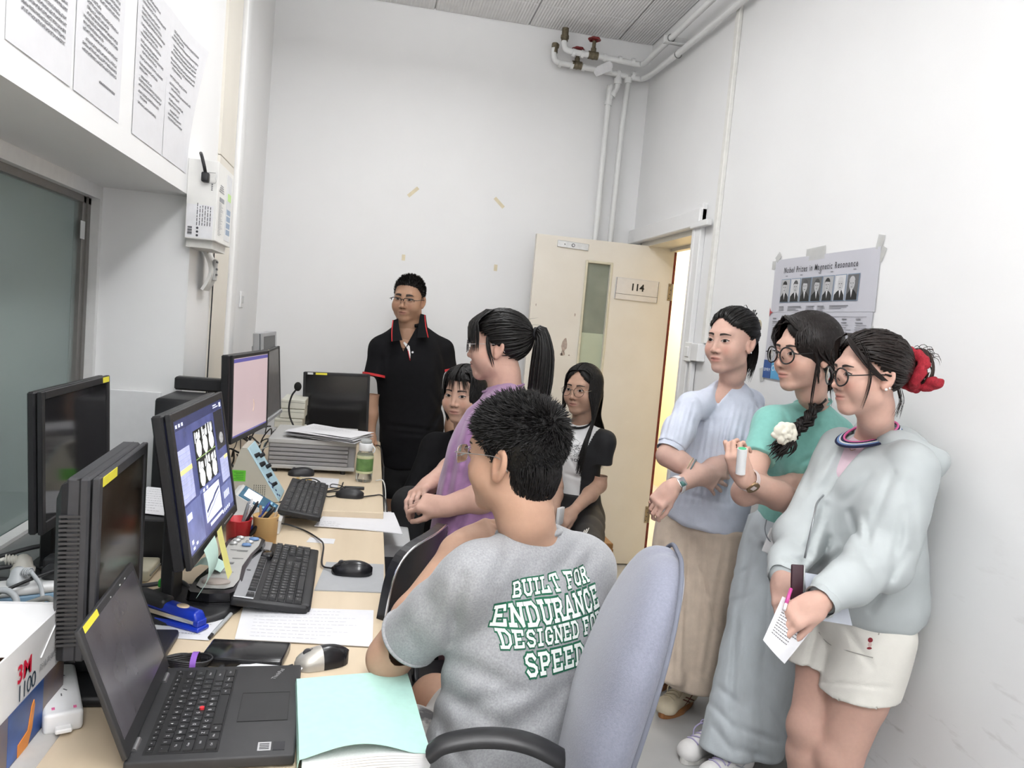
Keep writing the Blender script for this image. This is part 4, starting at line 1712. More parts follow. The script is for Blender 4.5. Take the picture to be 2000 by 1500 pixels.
# ---- monitors
def scr(v,n='screen_off'):
 return mat(n,v,r=.13,var=.1,vs=5,spec=.6)
def screen_emit(name,c,e=1.0,var=.0,vs=20):
 return mat(name,c,r=.25,var=var,vs=vs,emit=e,spec=.4)
def monitor(label,TL,BL,TR,BR,thick=.05,bez=.018,bezb=None,mcase=None,mscr=None,stand=None,group='computer monitors',yellow=None,chin=None):
 """front-face corners in world; returns (thing, frame with x right, y up, z out of the screen, W, H)"""
 TL,BL,TR,BR=[np.array(p,float)for p in(TL,BL,TR,BR)]
 u=((TR-TL)+(BR-BL))/2
 v=((TL-BL)+(TR-BR))/2
 W,H_=np.linalg.norm(u),np.linalg.norm(v)
 c=(TL+BL+TR+BR)/4
 T=frame(c,u,v)
 base=c.copy()
 base[2]=ZN
 t=thing('monitor',label,'monitor',base,group)
 bb=bez if bezb is None else bezb
 mcase=mcase or M_black
 b=MB()
 b.box((-W/2+bez/2,0,-.006),(bez,H_,.012),0,T,bev=.002)
 b.box((W/2-bez/2,0,-.006),(bez,H_,.012),0,T,bev=.002)
 b.box((0,H_/2-bez/2,-.006),(W-2*bez,bez,.012),0,T,bev=.002)
 b.box((0,-H_/2+bb/2,-.006),(W-2*bez,bb,.012),0,T,bev=.002)
 b.build('bezel',mcase,t)
 b=MB()
 b.box((0,0,-thick/2-.010),(W*.998,H_*.998,thick-.012),0,T,bev=.004)
 b.box((0,0,-thick-.012),(W*.6,H_*.6,.03),0,T,bev=.008)
 b.build('back_housing',mcase,t)
 b=MB()
 b.box((0,(bb-bez)/2,-.005),(W-2*bez+.002,H_-bez-bb+.002,.004),0,T)
 s=b.build('screen',mscr or scr((.012,.012,.013)),t)
 if stand:
  zt,kind=stand
  bk=np.array(T@Vector((0,-.05,-thick-.03)))
  b=MB()
  if kind=='arm':
   b.box2((bk[0]-.03,bk[1]-.03,zt),(bk[0]+.01,bk[1]+.03,bk[2]),bev=.004)
  else:
   b.box2((bk[0]-.02,bk[1]-.035,zt+.012),(bk[0]+.012,bk[1]+.035,bk[2]+.03),bev=.004)
  b.build('stand_post',mcase,t)
  b=MB()
  bx=bk if kind!='fwd' else bk
  if kind=='round':
   prof=[(.0,.0),(.125,0),(.125,.008),(.115,.013),(.03,.018),(0,.018)]
   b.lathe(prof,(bk[0]+.05,bk[1],zt),0,32)
  else:
   b.box2((bk[0]-.07,bk[1]-.11,zt),(bk[0]+.11,bk[1]+.11,zt+.012),bev=.005,seg=2)
  b.build('stand_base',mcase,t)
 if yellow:
  for(x0,w_,yy,m_)in yellow:
   b=MB()
   b.box((x0,H_/2-bez/2+yy,.0005),(w_,bez*.8,.001),0,T)
   b.build('asset_sticker',m_,t)
 return t,T,W,H_,s
def sw_stand(t,T,H_,m_):
 pass
tA,TA,WA,HA,_=monitor('large switched-off monitor nearest the window glass, yellow sticker at its corner',(-.765,1.97,1.263),(-.752,1.97,.915),(-.768,2.45,1.268),(-.752,2.45,.915),thick=.03,bez=.02,bezb=.028,mscr=mat('screen_reflective',(.022,.022,.024),r=.08,var=.2,vs=3,spec=.7),stand=(ZN,'sq'),yellow=((.205,.05,0,M_yel),))
tB,TB,WB,HB,_=monitor('bulky old black monitor with vented side standing behind the laptop',(-.458,1.44,1.182),(-.458,1.44,.845),(-.478,1.80,1.192),(-.474,1.80,.845),thick=.05,bez=.022,bezb=.03,mcase=M_dgrey,mscr=mat('screen_brown_reflection',(.045,.032,.022),r=.16,var=.3,vs=4,spec=.6),yellow=((-.115,.09,0,M_yel),))  # brown reflections are put into the colour of the dark screen
b=MB()
bm=bmesh.new()
for(z_,sx,y0,y1)in((-.030,.5,-.5,.5),(-.062,.49,-.49,.46),(-.080,.40,-.42,.36)):
 for(sx_,yy)in((-sx,y0),(sx,y0),(sx,y1),(-sx,y1)):
  bm.verts.new((sx_*WB,yy*HB,z_))
bm.verts.ensure_lookup_table()
vsl=list(bm.verts)
for i in range(2):
 for j in range(4):
  bm.faces.new((vsl[i*4+j],vsl[i*4+(j+1)%4],vsl[i*4+4+(j+1)%4],vsl[i*4+4+j]))
bm.faces.new(vsl[8:12])
bm.faces.new(vsl[3::-1])
bmesh.ops.recalc_face_normals(bm,faces=bm.faces[:])
b.bm(bm,0,False,TB)
b.build('rear_housing',M_black,tB)
for k in range(30):
 b=MB()if k==0 else b
 y_=-HB*.40+k*(HB*.72/30)
 xx=-WB*.5
 if k==0:
  b.box((0,0,0),(.008,.0042,.034),0)
  o0=b.build('vent_slat',mat('slat_grey',(.045,.045,.048),r=.35))
  o0.parent=tB
  rib=o0
 else:
  rib=o0.copy()
  COL.objects.link(rib)
 z0=-.046
 p=TB@Vector((-WB*.497,y_,z0))
 Rr=TB.to_3x3().to_4x4()@Matrix.Rotation(math.atan2(.01*WB,.032),4,'Y')
 rib.matrix_basis=Matrix.Translation(p-tB.location)@Rr
b=MB()
pB=np.array(TB@Vector((0,-HB/2,-.05)))
b.box2((pB[0]-.04,pB[1]-.05,ZN+.02),(pB[0]+.03,pB[1]+.05,pB[2]+.03),bev=.004)
b.build('stand_post',M_black,tB)
b=MB()
b.box2((pB[0]-.11,pB[1]-.15,ZN),(pB[0]+.13,pB[1]+.17,ZN+.022),bev=.008,seg=2)
b.build('stand_base',M_black,tB)
tC,TC,WC,HC,sC=monitor('lit monitor showing blue brain-scan software beside the keyboard',(-.416,1.715,1.268),(-.352,1.715,.922),(-.408,2.25,1.262),(-.347,2.25,.922),thick=.036,bez=.020,bezb=.024,mscr=screen_emit('ui_blue',(.065,.075,.19),.62,.25,14))
b=MB()
pC=np.array(TC@Vector((0,-.06,-.07)))
b.box2((pC[0]-.03,pC[1]-.05,ZN+.012),(pC[0]+.0,pC[1]+.05,pC[2]+.03),bev=.004)
b.build('stand_post',M_black,tC)
b=MB()
b.lathe([(0,0),(.135,0),(.135,.008),(.12,.014),(.03,.02),(0,.02)],(pC[0]+.025,pC[1],ZN),0,36)
b.build('stand_base',M_black,tC)
SW,SH_=WC-.04,HC-.044
X0,Y0=-SW/2,-HC/2+.024
def ui(name,rects,m_,z=.0):
 bb=MB()
 for(x0,y0,x1,y1)in rects:
  bb.box((X0+SW*(x0+x1)/2,Y0+SH_*(1-(y0+y1)/2),-.0026+z),(SW*(x1-x0),SH_*(y1-y0),.0004),0,TC)
 return bb.build(name,m_,sC)
ui('menu_bar',[(0,0,1,.075)],screen_emit('ui_dark',(.035,.04,.10),.7,.2))
for q_ in((.015,.22,.22,.62),(.80,.50,.985,.72)):
 ui('side_list',[q_],screen_emit('ui_pale',(.36,.38,.56),.65,.12,40))
ui('list_rows',[(.015,.255+.036*k,.22,.258+.036*k)for k in range(10)]+[(.81,.53+.03*k,.97,.532+.03*k)for k in range(6)],screen_emit('ui_mid',(.25,.28,.52),.6),.0004)
for q_ in((.015,.365,.22,.40),(.90,.50,.98,.53)):
 ui('highlight_row',[q_],screen_emit('ui_yellow',(.75,.60,.22),.8),.0006)
ui('scan_view',[(.31,.14,.725,.60)],screen_emit('ui_black',(.012,.014,.012),.5),.0003)
ui('second_view',[(.775,.08,.985,.42)],screen_emit('ui_black2',(.03,.03,.035),.5),.0003)
ui('graph_panel',[(.36,.655,.70,.90)],screen_emit('ui_graph',(.62,.64,.80),.95),.0004)
ui('lower_panel',[(.0,.64,.30,.98),(.30,.615,.76,.64),(.74,.74,.99,.96)],screen_emit('ui_slate',(.12,.14,.30),.7,.2),.0002)
ui('tool_icons',[(.03+.05*k,.03,.055+.05*k,.055)for k in range(3)]+[(.78,.02,.86,.03),(.78,.04,.90,.048),(.93,.02,.97,.06),(.36,.62,.39,.645),(.43,.62,.46,.645),(.03,.70,.11,.75),(.05,.90,.08,.93),(.12,.94,.15,.96),(.06,.955,.09,.975)]+[(.78+.035*k,.80,.80+.035*k,.86)for k in range(4)]+[(.70+.04*k,.935,.72+.04*k,.965)for k in range(5)]+[(.42,.925,.70,.95)],screen_emit('ui_light',(.55,.58,.75),.8),.0007)['kind']='stuff'
bb=MB()
gp=[(.38,.81),(.46,.775),(.52,.76),(.58,.73),(.68,.70)]
for off in(0,.012,.05):
 bb.tube([TC@Vector((X0+SW*x_,Y0+SH_*(1-y_-off),-.0016))for x_,y_ in gp],.0012 if off<.03 else .0006,0,4)
bb.build('graph_curve',mat('ui_line',(.05,.06,.16),r=.5),sC)
ui('divider_line',[(.31,.365,.725,.370)],screen_emit('ui_green_line',(.25,.38,.12),.8),.0009)
for k in range(6):
 cx_=.385+.135*(k%3)
 cy_=.27+.24*(k//3)
 bb=MB()
 rr=random.Random(20+k)
 n_=26
 pts=[]
 for j in range(n_):
  a=2*math.pi*j/n_
  q=1+rr.uniform(-.06,.06)
  pts.append((X0+SW*(cx_+.047*q*math.cos(a)),Y0+SH_*(1-cy_)+SH_*.072*q*math.sin(a)-SH_*.02))
 bb.prism(pts,-.0020,-.0014,0,TC)
 for j in range(5):
  x_=X0+SW*(cx_-.045+.022*j+rr.uniform(-.008,.008))
  y_=Y0+SH_*(1-cy_)+SH_*(.07+.02*rr.random())
  w_,h_=.0028*rr.uniform(.6,1.6),.012*rr.uniform(.5,1.4)
  bb.prism([(x_-w_,y_-h_),(x_+w_,y_-h_*.6),(x_+w_*.6,y_+h_),(x_-w_*.4,y_+h_*.8)],-.0020,-.0014,0,TC)
 bb.build('brain_slice',screen_emit('ui_white',(.75,.76,.78),.95),sC)
bb=MB()
pts=[(X0+SW*(.885+.045*math.cos(a)),Y0+SH_*(1-.33)+SH_*.05*math.sin(a))for a in np.linspace(0,2*math.pi,20,endpoint=False)]
bb.prism(pts,-.0020,-.0014,0,TC)
bb.build('brain_preview',screen_emit('ui_grey',(.28,.28,.28),.7,.4,120),sC)
b=MB()
for k in range(8):
 b.box((-WC/2+.36+k*.014,-HC/2+.010,.0004),(.006,.003,.0006),0,TC)
b.build('bezel_marks',mat('mark_grey',(.35,.35,.36)),tC)
tD,TD,WD,HD,sD=monitor('tall lit monitor with a pale pink screen on a wall arm',(-.505,2.95,1.320),(-.490,2.95,.985),(-.438,3.45,1.322),(-.428,3.45,.985),thick=.04,bez=.014,bezb=.02,mscr=screen_emit('screen_pink',(.52,.41,.43),.42,.03,3))
b=MB()
for(x0,y0,x1,y1)in((-.5,.455,.5,.5),(-.5,-.5,.5,-.47)):
 b=MB()
 b.box((0,(y0+y1)/2*(HD-.034),-.0026),((WD-.03),(y1-y0)*(HD-.034),.0004),0,TD)
 b.build('screen_edge',screen_emit('screen_violet',(.09,.08,.26),.6),sD)
b=MB()
b.tube([TD@Vector((.03+.012*math.sin(t*3),-.045+.05*t-.03,-.002))for t in np.linspace(0,1,12)],.0012,0,4)
b.build('screen_mark',screen_emit('screen_tan',(.50,.38,.28),.5),sD)
b=MB()
pD=np.array(TD@Vector((-.12,.06,-.04)))
b.box2((XL+.0,pD[1]-.03,pD[2]-.045),(pD[0],pD[1]+.03,pD[2]+.005),bev=.006)
b.build('wall_arm',M_black,tD)
tE,TE,WE,HE,_=monitor('switched-off monitor half hidden behind the pink screen',(-.452,3.50,1.322),(-.440,3.50,.985),(-.432,3.74,1.322),(-.402,3.74,1.02),thick=.035,bez=.008,bezb=.012,mscr=mat('screen_grey',(.16,.155,.155),r=.2,var=.05,spec=.6),yellow=((-.09,.03,.004,mat('tape_old',(.55,.50,.26),r=.5)),))
b=MB()
b.box((0,-HE/2+.006,-.02),(WE*1.06,.02,.05),0,TE,bev=.004)
b.build('lower_ledge',M_silver,tE)
b=MB()
pE=np.array(TE@Vector((0,-.05,-.03)))
b.box2((XL,pE[1]-.02,pE[2]-.02),(pE[0],pE[1]+.02,pE[2]+.02))
b.build('wall_arm',M_black,tE)
tF,TF,WF,HF,_=monitor('silver-framed monitor peeking out above the pink screen',(-.545,3.98,1.372),(-.525,3.98,1.05),(-.505,4.22,1.385),(-.49,4.22,1.05),thick=.045,bez=.02,mcase=M_silver,mscr=scr((.05,.05,.052),'screen_dim'))
b=MB()
pF=np.array(TF@Vector((0,0,-.05)))
b.box2((XL,pF[1]-.02,pF[2]-.02),(pF[0]+.02,pF[1]+.02,pF[2]+.02))
b.build('wall_arm',M_silver,tF)
tG,TG,WG,HG,_=monitor('switched-off black monitor by the back wall, facing the viewer',(-.368,4.33,1.165),(-.345,4.33,.80),(.0,4.33,1.178),(.018,4.33,.812),thick=.05,bez=.014,bezb=.02,yellow=((-.145,.03,0,mat('label_white2',(.7,.7,.7))),(-.085,.062,0,M_yel)))
b=MB()
b.box2((-.21,4.38,ZF+.012),(-.13,4.43,.95),bev=.004)
b.build('stand_post',M_black,tG)
b=MB()
b.box2((-.29,4.33,ZF),(-.05,4.49,ZF+.014),bev=.005,seg=2)
b.build('stand_base',M_black,tG)
# ---- keyboards
LEG={}
def legend(s,sz):
 k=(s,sz)
 if k not in LEG:
  LEG[k]=text_geo(s,sz)
 return LEG[k]
ROWS=[[('`',1)]+[(c,1)for c in '1234567890-=']+[('Bksp',2)],[('Tab',1.5)]+[(c,1)for c in 'QWERTYUIOP[]']+[('\\',1.5)],[('Caps',1.75)]+[(c,1)for c in "ASDFGHJKL;'"]+[('Enter',2.25)],[('Shift',2.25)]+[(c,1)for c in 'ZXCVBNM,./']+[('Shift',2.75)],[('Ctrl',1.5),('Win',1.25),('Alt',1.25),('',5.5),('Alt',1.25),('Fn',1.25),('Menu',1.25),('Ctrl',1.75)]]
def key_layout(full=True):
 """(x, y, w, h, legend) in key units; origin at lower left, y up"""
 K=[]
 for ri,row in enumerate(ROWS):
  x=0
  for lg,w_ in row:
   K.append((x,4-ri,w_,1,lg))
   x+=w_
 x=0
 K.append((0,5.2,1,1,'Esc'))
 for g in range(3):
  for k in range(4):
   K.append((2+g*4.5+k,5.2,1,1,'F%d'%(g*4+k+1)))
 if full:
  for k in range(3):
   K.append((15.3+k,5.2,1,1,('Prt','Scr','Brk')[k]))
   K.append((15.3+k,4,1,1,('Ins','Hm','Up')[k]))
   K.append((15.3+k,3,1,1,('Del','End','Dn')[k]))
   K.append((15.3+k,0,1,1,('<','v','>')[k]))
  K.append((16.3,1,1,1,'^'))
  for r_ in range(3):
   for k in range(3):
    K.append((18.6+k,3-r_,1,1,str(7-3*r_+k)))
  for k,c in enumerate(('Num','/','*','-')):
   K.append((18.6+k,4,1,1,c))
  K+=[(18.6,0,2,1,'0'),(20.6,0,1,1,'.'),(21.6,2,1,2,'+'),(21.6,0,1,2,'Ent')]
 return K
def put_keys(parent,T,K,pitch,py,gap,h,m_key,m_leg,lsz,zoff=0.0,name='key',org=(0,0)):
 """T: frame of the key field, x right, y back, z up"""
 cache={}
 L_=MB()
 ploc=Matrix.Translation(Vector([float(c)for c in origin(parent)]))
 for(x,y,w_,hh,lg)in K:
  key=(round(w_,2),hh)
  kw,kh=w_*pitch-gap,hh*py-gap
  c=T@Vector((org[0]+(x+w_/2)*pitch,org[1]+(y+hh/2)*py,zoff))
  if key not in cache:
   kb=MB()
   t_=.82 if name=='key' else .95
   vsb=[(-kw/2,-kh/2,0),(kw/2,-kh/2,0),(kw/2,kh/2,0),(-kw/2,kh/2,0)]
   ix,iy=kw/2-h*.28,kh/2-h*.22
   vst=[(-ix,-iy,h),(ix,-iy,h),(ix,iy,h),(-ix,iy,h)]
   kb.add(vsb+vst,[(4,5,6,7),(0,1,5,4),(1,2,6,5),(2,3,7,6),(3,0,4,7)])
   o=kb.build('key',m_key)
   cache[key]=o.data
  else:
   o=bpy.data.objects.new('key',cache[key])
   COL.objects.link(o)
  o.parent=parent
  o.matrix_basis=ploc.inverted()@Matrix.Translation(c)@T.to_3x3().to_4x4()
  if lg:
   vs,fs=legend(lg,lsz if len(lg)==1 else lsz*.62)
   L_.add(vs,fs,0,False,T@Matrix.Translation((org[0]+(x+w_/2)*pitch-(kw*.12 if len(lg)==1 else 0),org[1]+(y+hh/2)*py+kh*.08,zoff+h+.0004)))
 lo=L_.build('key_legends',m_leg,parent)
 lo['kind']='stuff'
 return lo
M_key=mat('key_black',(.020,.020,.022),r=.38,var=.1)
M_leg=mat('legend_white',(.55,.55,.56),r=.6)
kb=thing('keyboard','black keyboard with silver media strip beside the intercom panel','keyboard',(-.205,2.17,ZN),'keyboards on the desks')
TK=frame((-.112,1.925,ZN+.012),(-.028,1,0),(-1,-.028,.13))
KD,KL=.19,.485
b=MB()
b.box((KL/2,KD/2,.0),(KL,KD,.022),0,TK,bev=.006,seg=2)
b.box((KL/2,.008,.004),(KL-.02,.03,.02),0,TK,bev=.006,seg=2)
b.build('case',M_black,kb)
b=MB()
b.box((KL/2,KD-.029,.0125),(KL-.012,.050,.003),0,TK,bev=.0012)
st=b.build('media_strip',mat('strip_silver',(.40,.41,.43),r=.35,m=.4,var=.03),kb)
kn=[(x,y,w_,h_,l)for(x,y,w_,h_,l)in key_layout()if y<5]
put_keys(kb,TK,kn,.0203,.0212,.0024,.0075,M_key,M_leg,.0075,zoff=.0115,org=(.012,.018))
fk=[(x,0,w_,h_,l)for(x,y,w_,h_,l)in key_layout()if y>5]
put_keys(kb,TK,fk,.0203,.022,.0024,.0065,M_key,M_leg,.006,zoff=.0145,org=(.012,KD-.054))
b=MB()
b.lathe([(.0,0),(.006,0),(.006,.0006),(0,.0006)],(0,0,0),0,16,T=TK@Matrix.Translation((KL*.42,KD-.016,.0142)))
b.build('badge',mat('badge_dark',(.12,.12,.13),r=.3),st)
kf=thing('keyboard','plain black keyboard on the far desk edge beside the small instruments','keyboard',(-.21,2.97,ZF),'keyboards on the desks')
TK2=frame((-.138,2.70,ZF+.010),(.0,1,.02),(-1,.03,.16))
b=MB()
b.box((.236,.072,0),(.472,.150,.020),0,TK2,bev=.004,seg=2)
b.build('case',M_black,kf)
put_keys(kf,TK2,key_layout(),.0203,.0205,.0022,.006,M_key,M_leg,.0075,zoff=.010,org=(.008,.008))
# ---- laptop
lp=thing('laptop','open black laptop with a dark screen in the foreground','laptop',(-.235,1.44,ZN))
TL_=frame((-.078,1.268,ZN+.004),(-.06,1,0),(-1,-.06,0))
LW,LD,LH=.338,.268,.02
b=MB()
b.box((LW/2,LD/2,LH/2),(LW,LD,LH),0,TL_,bev=.004,seg=2)
b.build('base',mat('laptop_black',(.030,.030,.032),r=.5,var=.06,bump=.02,bs=900),lp)
b=MB()
b.box((LW/2,.185,LH),(LW-.038,.118,.0012),0,TL_)
b.build('key_well',mat('key_well',(.012,.012,.013),r=.5),lp)
lk=[(x*14.8/15,y,w_*14.8/15,h_,l)for(x,y,w_,h_,l)in key_layout(False)if y<5]
put_keys(lp,TL_,lk,.0200,.0188,.0030,.0028,mat('key_laptop',(.016,.016,.017),r=.35),mat('legend_bright',(.75,.75,.76)),.0078,zoff=LH+.0006,org=(.0225,.128),name='flat')
lf=[(k,0,1,1,l)for k,l in enumerate(['Esc']+['F%d'%i for i in range(1,13)]+['Hm','End','Ins','Del'])]
put_keys(lp,TL_,lf,.0174,.0125,.0026,.0024,MATS['key_laptop'],MATS['legend_bright'],.0055,zoff=LH+.0006,org=(.0225,.228),name='flat')
b=MB()
b.cyl((.158,.172,LH+.002),(.158,.172,LH+.007),.0042,0,14,T=TL_)
b.build('pointing_stick',mat('stick_red',(.65,.03,.04),r=.5),lp)
b=MB()
b.box((.165,.062,LH+.0002),(.104,.088,.0008),0,TL_,bev=.0003)
tp=b.build('touchpad',mat('touchpad_black',(.026,.026,.028),r=.4),lp)
b=MB()
for(x_,y_,w_,h_)in((.165,.106,.105,.0008),(.165,.018,.105,.0008),(.1125,.062,.0008,.088),(.2175,.062,.0008,.088)):
 b.box((x_,y_,LH+.0008),(w_,h_,.0004),0,TL_)
b.build('touchpad_edge',mat('edge_black',(.006,.006,.006),r=.5),tp)
b=MB()
vs,fs=text_geo('ThinkPad',.0125)
b.add(vs,fs,0,False,TL_@Matrix.Translation((.295,.045,LH+.0008))@Matrix.Rotation(math.radians(-22),4,'Z'))
b.build('logo',mat('logo_silver',(.55,.55,.56),r=.3,m=.5),lp)
b=MB()
b.box((.028,.028,LH+.0006),(.026,.020,.0006),0,TL_)
b.box((.028,.052,LH+.0006),(.026,.022,.0006),1,TL_)
for k in range(4):
 b.box((.020+k*.005,.052,LH+.0011),(.002,.016,.0004),0,TL_)
b.build('spec_sticker',[mat('sticker_dark',(.03,.03,.035),r=.3),mat('sticker_silver',(.45,.45,.46),r=.3)],lp)
hin=np.array(TL_@Vector((0,LD-.008,LH)))
xdir=np.array(TL_.to_3x3()@Vector((1,0,0)))
vdir=V(-.345,-.02,.94)
TS_=frame(hin,xdir,vdir)
SHh=.232
b=MB()
b.box((LW/2,SHh/2+.004,-.004),(LW,SHh,.009),0,TS_,bev=.0025,seg=2)
lid=b.build('lid',MATS['laptop_black'],lp)
b=MB()
b.box((LW/2,SHh/2+.012,.0008),(LW-.030,SHh-.042,.0012),0,TS_)
b.build('screen',mat('laptop_screen',(.075,.07,.08),r=.22,var=.25,vs=9,spec=.6),lid)
b=MB()
b.box((.055,SHh-.004,.0008),(.075,.013,.0008),0,TS_)
b.build('asset_sticker',M_yel,lid)
for x_ in(.168,.23,.265):
 b=MB()
 b.box((x_,SHh-.006,.0008),(.006 if x_>.2 else .003,.002,.0006),0,TS_)
 b.build('camera_mark',mat('mark_white',(.6,.6,.6)),lid)
for x_ in(.05,LW-.05):
 b=MB()
 b.cyl((x_-.018,LD-.008,LH-.001),(x_+.018,LD-.008,LH-.001),.006,0,10,T=TL_)
 b.build('hinge',mat('hinge_steel',(.30,.30,.31),r=.3,m=.8),lp)
 # ---- mice
def mouse(label,c,yaw,L=.115,W=.062,H=.037,mats=None,split=None):
 t=thing('mouse',label,'mouse',c,'computer mice')
 T=rotz(c,yaw)
 n,m_=18,14
 G=np.zeros((n,m_,3))
 for i in range(n):
  u=i/(n-1)
  x=(u-.5)*L
  hw=W/2*max(0.0,1-abs(2*u-1)**3.2)**.5*(.90+.12*u)
  hz=H*(max(0,1-(1.9*(u-.42))**2*(.72 if u>.42 else 1.05)))**.5
  hz=max(hz,.003)
  for j in range(m_):
   a=math.pi*j/(m_-1)
   G[i,j]=(x,hw*math.cos(a),hz*max(0.0,math.sin(a))**.8)
 b=MB()
 if split is None:
  b.sheet(G,0,0,T)
 else:
  k=int(n*split)
  b.sheet(G[:k+1],0,0,T)
  b.sheet(G[k:],0,1,T)
 b.build('shell',mats or[M_black],t)
 b=MB()
 b.cyl((L*.27,-.004,H*.70),(L*.27,.004,H*.70),.010,0,14,T=T)
 b.build('scroll_wheel',M_dgrey,t)
 b=MB()
 b.tube([T@Vector((L*.5-.003-.004*k,0,.006+(H*.93-.006)*math.sin(min(1,k/9)*1.45)))for k in range(10)],.0007,0,4)
 b.build('button_seam',mat('seam_black',(.004,.004,.004)),t)
 return t
mouse('black mouse on the far desk in front of the grey console',(-.27,3.46,ZF+.001),190)
mouse('matt black mouse on the far desk next to the water bottle',(-.045,3.09,ZF+.001),172)
mouse('glossy black mouse lying on the grey mouse pad',(-.010,2.245,ZN+.0045),172,L=.122,W=.066,H=.04,mats=[M_blackg])
mouse('silver and black mouse behind the mint covered book',(-.058,1.655,ZN+.001),200,L=.122,W=.066,H=.042,mats=[M_blackg,mat('mouse_silver',(.50,.48,.44),r=.3,m=.5)],split=.55)
b=MB()
b.prism([(-.108,2.105),(.083,2.098),(.086,2.34),(-.09,2.348)],ZN+.0003,ZN+.0035,0)
tag(b.build('mouse_pad',mat('pad_grey',(.40,.41,.42),r=.6,var=.03)),'plain grey mouse pad under the glossy black mouse','mouse pad')
# ---- paper
def paper(name,label,corners,z,m_=None,wav=.002,n=10,cat='paper',th=.0006,group=None,lines=0,seed=1,inkm=None,u=(.1,.9),v=(.1,.9),curl=0.0):
 """corners: near-left, near-right, far-right, far-left (x, y)"""
 C4=[np.array(c,float)for c in corners]
 t=thing(name,label,cat,(*np.mean(C4,0)[:2],z),group)
 def S(a,c):
  p=C4[0]*(1-a)*(1-c)+C4[1]*a*(1-c)+C4[2]*a*c+C4[3]*(1-a)*c
  return V(p[0],p[1],z+th+wav*(1+math.sin(a*5+seed)*math.sin(c*4+seed*2))*.5+curl*a**4*(1-c)**2)
 G=np.array([[S(i/(n-1),j/(n-1))for j in range(n)]for i in range(n)])
 b=MB()
 b.sheet(G,th)
 b.build('sheet',m_ or M_paper,t)
 if lines:
  r_=random.Random(seed)
  b=MB()
  for k in range(lines):
   vv=v[0]+(v[1]-v[0])*k/max(1,lines-1)
   x=u[0]
   e=u[0]+(u[1]-u[0])*r_.uniform(.5,1)
   while x<e:
    l_=r_.uniform(.01,.05)
    b.quad(*[S(*q)+V(0,0,.0005)for q in((x,vv),(x+l_,vv),(x+l_,vv+.016),(x,vv+.016))])
    x+=l_+.012
  b.build('printing',inkm or mat('print_pale',(.42,.42,.44)),t)
 return t,S
paper('paper_sheet','white printed sheets lying in front of the near keyboard',[(-.262,1.775),(.052,1.74),(.055,1.962),(-.275,1.968)],ZN+.002,lines=9,seed=3,inkm=mat('print_faint',(.60,.60,.63)),th=.002)
paper('paper_sheet','white sheets under the far keyboard, overhanging the desk edge',[(-.155,2.735),(.158,2.70),(.133,2.965),(-.12,2.965)],ZN+.003,lines=3,seed=5,u=(.06,.28),v=(.06,.25),th=.003,curl=-.01)
paper('paper_sheet','printed sheet under the blue stapler',[(-.45,1.79),(-.318,1.77),(-.298,2.03),(-.575,2.10)],ZN+.0005,lines=8,seed=6,inkm=MATS['print_pale'])
paper('paper_sheet','printed sheets lying behind the lit monitor by the window',[(-.735,2.36),(-.50,2.30),(-.50,2.62),(-.70,2.66)],.878,lines=10,seed=8)
b=MB()
b.box2((-.735,2.28,ZN),(-.50,2.66,.875),bev=.004)
tag(b.build('document_tray',M_black),'black box under the printed sheets behind the lit monitor','box')
paper('name_card','small white card lying behind the near keyboard',[(-.168,2.555),(-.078,2.545),(-.075,2.60),(-.16,2.61)],ZN+.0004,lines=1,u=(.55,.95),v=(.7,.7),cat='card',wav=.0004)
paper('paper_sheet','scrap of printed paper by the far mouse',[(-.30,3.20),(-.10,3.24),(-.10,3.42),(-.27,3.43)],ZF+.0004,lines=7,seed=12,u=(.4,.95))
paper('paper_sheet','white sheet leaning behind the pen cups',[(-.47,2.60),(-.39,2.58),(-.385,2.74),(-.46,2.76)],.80,wav=.004)
for k in range(9):
 a=.06*math.sin(k*2.1)
 c_=V(-.165+.008*math.sin(k*1.7),3.60+.012*math.cos(k*2.3))
 L_,W_=.165,.115
 R2=np.array([[math.cos(a-.42),-math.sin(a-.42)],[math.sin(a-.42),math.cos(a-.42)]])
 cs=[c_+R2@V(x_,y_)for x_,y_ in((-L_,-W_),(L_,-W_),(L_,W_),(-L_,W_))]
 paper('paper_sheet','white sheet in the paper pile on the grey console' if k<8 else 'topmost printed sheet of the paper pile on the grey console',cs,.928+k*.0032,wav=.005,seed=k,group='paper pile on the console',lines=6 if k==8 else 0,v=(.45,.85))
bk_=thing('thick_book','thick paper-bound book with a mint green cover beside the laptop','book',(.02,1.39,ZN))
C4=[V(-.068,1.235),V(.152,1.255),(V(.122,1.555)),V(-.100,1.520)]
def BS(a,c,z):
 p=C4[0]*(1-a)*(1-c)+C4[1]*a*(1-c)+C4[2]*a*c+C4[3]*(1-a)*c
 return V(p[0],p[1],z)
for k in range(7):
 z0=ZN+.004*k
 b=MB()
 sh_=.012*math.sin(k*1.3)*.3
 G=np.array([[BS(.02+.98*i/7+sh_*(i/7),j/7,z0+.0042+.012*(k/6)*(i/7)*(1-j/7)**2*math.sin(math.pi*min(1,i/7*1.1)))for j in range(8)]for i in range(8)])
 b.sheet(G,.0040)
 b.build('page_block',mat('page_white',(.80,.80,.80),r=.6,var=.05,vs=200,stretch=(1,1,30)),bk_)
b=MB()
G=np.zeros((24,20,3))
for i in range(24):
 for j in range(20):
  a,c=i/23,j/19
  lift=.020*(1-c)**2*max(0.0,math.sin(math.pi*min(1,a*1.15)))**1.2-.006*(1-c)**3*a**6
  G[i,j]=BS(a*1.0,c,ZN+.034+lift+.0015*math.sin(c*6+a*3))
b.sheet(G,.0008)
b.build('cover',mat('mint_card',(.46,.72,.645),r=.55,var=.04,vs=60),bk_)
b=MB()
